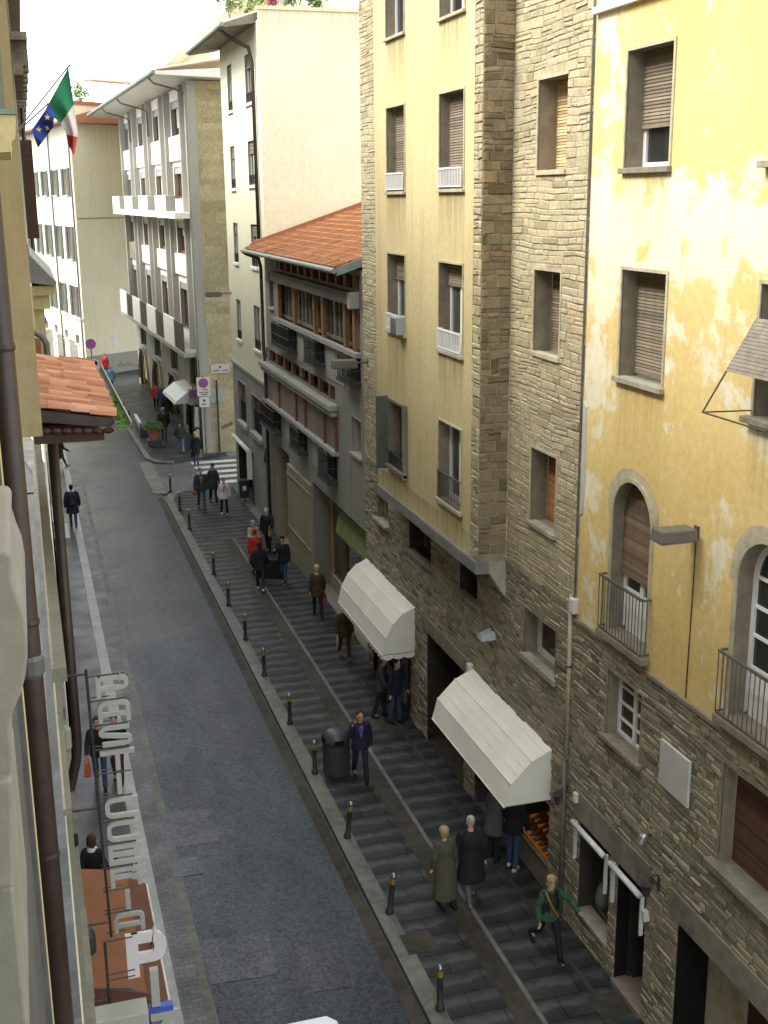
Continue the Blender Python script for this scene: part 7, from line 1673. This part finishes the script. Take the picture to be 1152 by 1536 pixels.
person('woman in a dark coat walking arm in arm beside the man in blue jeans', 321, 754, 178, 1.76, ((12, 3), (-12, 16)), ((16, 10, 10), (-10, 14, 8)), 2, 'cloth_charcoal', 'cloth_black', hair='hair_dark', style='bob', hem=.62, fem=True)
person('woman in a white jacket and pink scarf walking towards the viewer', 337, 772, 176, 1.60, ((10, 3), (-8, 12)), ((2, 16, 12), (-6, 14, 10)), 2, 'cloth_white', 'cloth_black', 'shoe_white', hair='hair_brown', style='short', hem=.76, fem=True, scarf='cloth_pink', bulk=1.06)
t, i = person('blond woman in a dark coat with bags crossing by the far corner', 295, 698, 12, 1.70, ((10, 3), (-10, 14)), ((2, 10, 14), (4, 10, 14)), 3, 'cloth_black', 'cloth_jeans', hair='hair_blond', style='bob', hem=.62, fem=True)
bag('handbag', 'dark handbag on the left of the blond woman at the far corner', i['hand'][-1], .34, .3, .16, 'cloth_charcoal', 10, strap=.06)
bag('shopping_bag', 'brown paper bag on the right of the blond woman at the far corner', i['hand'][1], .3, .34, .14, 'cloth_tan', 10, strap=.06)
person('person in a dark jacket and jeans walking away past the terracotta pot', 272, 680, 2, 1.76, ((12, 3), (-12, 16)), ((6, 8, 40), (-6, 8, 12)), 3, 'cloth_charcoal', 'cloth_lightjeans', hair='hair_brown', hem=.80, style='short')
person('tall man in black right behind the terracotta pot', 247, 661, 10, 1.86, ((12, 3), (-12, 16)), ((-8, 8, 12), (10, 8, 12)), 3, 'cloth_black', 'cloth_charcoal', hair='hair_grey', hem=.76, bulk=1.12)
person('person in a red jacket among the far walkers', 235, 615, 8, 1.76, ((12, 3), (-12, 16)), top='cloth_red', bottom='cloth_black', hair='hair_dark', hem=.80, bulk=1.08)
person('person in blue beside the red jacket walker', 243, 617, 200, 1.74, ((10, 3), (-10, 14)), top='cloth_jeans', bottom='cloth_lightjeans', shoes='shoe_white', hair='hair_grey', hem=.80)
person('person in black walking just behind the red jacket walker', 251, 632, 190, 1.76, ((10, 3), (-10, 14)), top='cloth_black', bottom='cloth_black', hair='hair_brown', hem=.6, flare=.03, bulk=1.1)
person('farthest walker in a light blue jacket by the beige end wall', 167, 588, 6, 1.80, ((6, 3), (-6, 8)), top='cloth_sky', bottom='cloth_charcoal', hair='hair_white', hem=.74, bulk=1.15)
person('person in red at the foot of the beige end wall', 168, 577, 190, 1.78, ((6, 3), (-6, 8)), top='cloth_red', bottom='cloth_black', hair='hair_brown', hem=.74, hat='cloth_red', at=Vector((5.6, 91.5, 0)))
t, i = person('man with a dark backpack walking away on the left pavement', 111, 791, 2, 1.78, ((8, 3), (-8, 10)), ((-6, 10, 10), (6, 10, 12)), 2, 'cloth_navy', 'cloth_jeans', hair='hair_dark', hem=.60, near=True, flare=.02, bulk=1.12)
q = MB(); W = i['W']; o = thing('backpack', 'dark blue backpack on the man on the left pavement', 'backpack', W((0, -.2, 1.2))); q.hexa([W((-.14, -.12, .98)), W((.14, -.12, .98)), W((.14, -.26, .98)), W((-.14, -.26, .98)), W((-.12, -.13, 1.42)), W((.12, -.13, 1.42)), W((.11, -.22, 1.42)), W((-.11, -.22, 1.42))]); q.build('pack', 'cloth_navy', o, bevel=.04)
q = MB(); q.hexa([W((-.10, -.26, 1.0)), W((.10, -.26, 1.0)), W((.10, -.30, 1.0)), W((-.10, -.30, 1.0)), W((-.09, -.25, 1.2)), W((.09, -.25, 1.2)), W((.09, -.28, 1.2)), W((-.09, -.28, 1.2))]); q.build('pocket', 'cloth_charcoal', o, bevel=.02)
person('person in a dark blue coat striding across the left pavement under the canopy', 92, 703, 70, 1.70, ((26, 4), (-24, 14)), ((-14, 8, 20), (18, 8, 40)), 6, 'cloth_navy', 'cloth_rust', 'shoe_tan', hair='hair_blond', style='short', hem=.58, flare=.03, near=True, nod=16)
t, i = person('dark dressed person in jeans seen behind the letters of the hanging sign', 152, 1180, 184, 1.74, ((12, 3), (-12, 16)), ((-4, 8, 20), (14, 10, 40)), 3, 'cloth_black', 'cloth_jeans', hair='hair_dark', hem=.80)
bag('shopping_bag', 'bright orange bag beside the dark person behind the letter sign', i['hand'][1], .3, .36, .14, 'cloth_orange', 184, strap=.05)
person('second dark dressed person behind the letters of the hanging sign, nearer the kerb', 178, 1175, 190, 1.72, ((10, 3), (-12, 14)), top='cloth_black', bottom='cloth_rust', hair='hair_brown', hem=.78)
person('red haired person in a black coat with a white scarf beside the orange awning', 140, 1330, 20, 1.70, ((10, 3), (-10, 12)), top='cloth_black', bottom='cloth_black', hair='cloth_rust', style='bob', hem=.5, fem=True, near=True, scarf='cloth_white', at=onZ(136, 1262, 1.6)-Vector((0, 0, 1.6)))
person('dark haired person in black at the bottom edge beside the pale letter I', 190, 1510, 170, 1.76, ((4, 2), (-4, 4)), top='cloth_black', bottom='cloth_black', hair='hair_dark', style='bob', hem=.78, near=True, bulk=1.15, at=onZ(192, 1500, 1.7)-Vector((0, 0, 1.7)))
person('person in a bright blue top partly hidden by the letter sign', 170, 1312, 180, 1.72, ((8, 3), (-8, 10)), top='blue_paint', bottom='cloth_black', hair='hair_dark', hem=.8, at=onZ(172, 1308, 1.4)-Vector((0, 0, 1.4)))
# ================================================================== LIGHT, SKY, CAMERA
w = bpy.data.worlds.new('World'); scene.world = w; w.use_nodes = True; nt = w.node_tree; nt.nodes.clear()
sun_v = Vector((-.80, .10, .85)).normalized(); el = math.asin(sun_v.z)
sky = N(nt, 'ShaderNodeTexSky', sky_type='NISHITA'); sky.sun_disc = False; sky.sun_elevation = el; sky.sun_rotation = math.atan2(sun_v.x, sun_v.y); sky.altitude = 60.; sky.air_density = 1.; sky.dust_density = 6.; sky.ozone_density = 1.
hs = N(nt, 'ShaderNodeHueSaturation'); hs.inputs['Saturation'].default_value = .22; nt.links.new(sky.outputs[0], hs.inputs['Color'])
# thin overcast: lift the whole dome towards an even white
lift = N(nt, 'ShaderNodeMix', data_type='RGBA'); lift.inputs[0].default_value = .72; nt.links.new(hs.outputs[0], lift.inputs[6]); lift.inputs[7].default_value = (10.5, 11.2, 11.9, 1)
bg = N(nt, 'ShaderNodeBackground'); bg.inputs['Strength'].default_value = .085; nt.links.new(lift.outputs[2], bg.inputs['Color'])
wo = N(nt, 'ShaderNodeOutputWorld'); nt.links.new(bg.outputs[0], wo.inputs[0])
sl = bpy.data.lights.new('sun', 'SUN'); sl.energy = 1.5; sl.angle = R_(24); sl.color = (1., .96, .88)
so = bpy.data.objects.new('sun', sl); COL.objects.link(so); so.rotation_euler = (-sun_v).to_track_quat('-Z', 'Y').to_euler(); so.location = (0, 0, 60)
cam = bpy.data.cameras.new('camera'); co = bpy.data.objects.new('camera', cam); COL.objects.link(co)
cam.sensor_fit = 'VERTICAL'; cam.sensor_height = 24.; cam.sensor_width = 18.; cam.lens = FPX/1536*24.; cam.clip_start = .05; cam.clip_end = 3000
co.matrix_world = Matrix.Translation(CAMPOS) @ RC.to_4x4()
scene.camera = co
scene.render.resolution_x = 768; scene.render.resolution_y = 1024
scene.view_settings.view_transform = 'Standard'; scene.view_settings.look = 'None'; scene.view_settings.gamma = 1.; scene.view_settings.exposure = 1.88
scene.cycles.use_denoising = True
scene.cycles.max_bounces = 8; scene.cycles.diffuse_bounces = 5; scene.cycles.glossy_bounces = 3; scene.cycles.transmission_bounces = 2
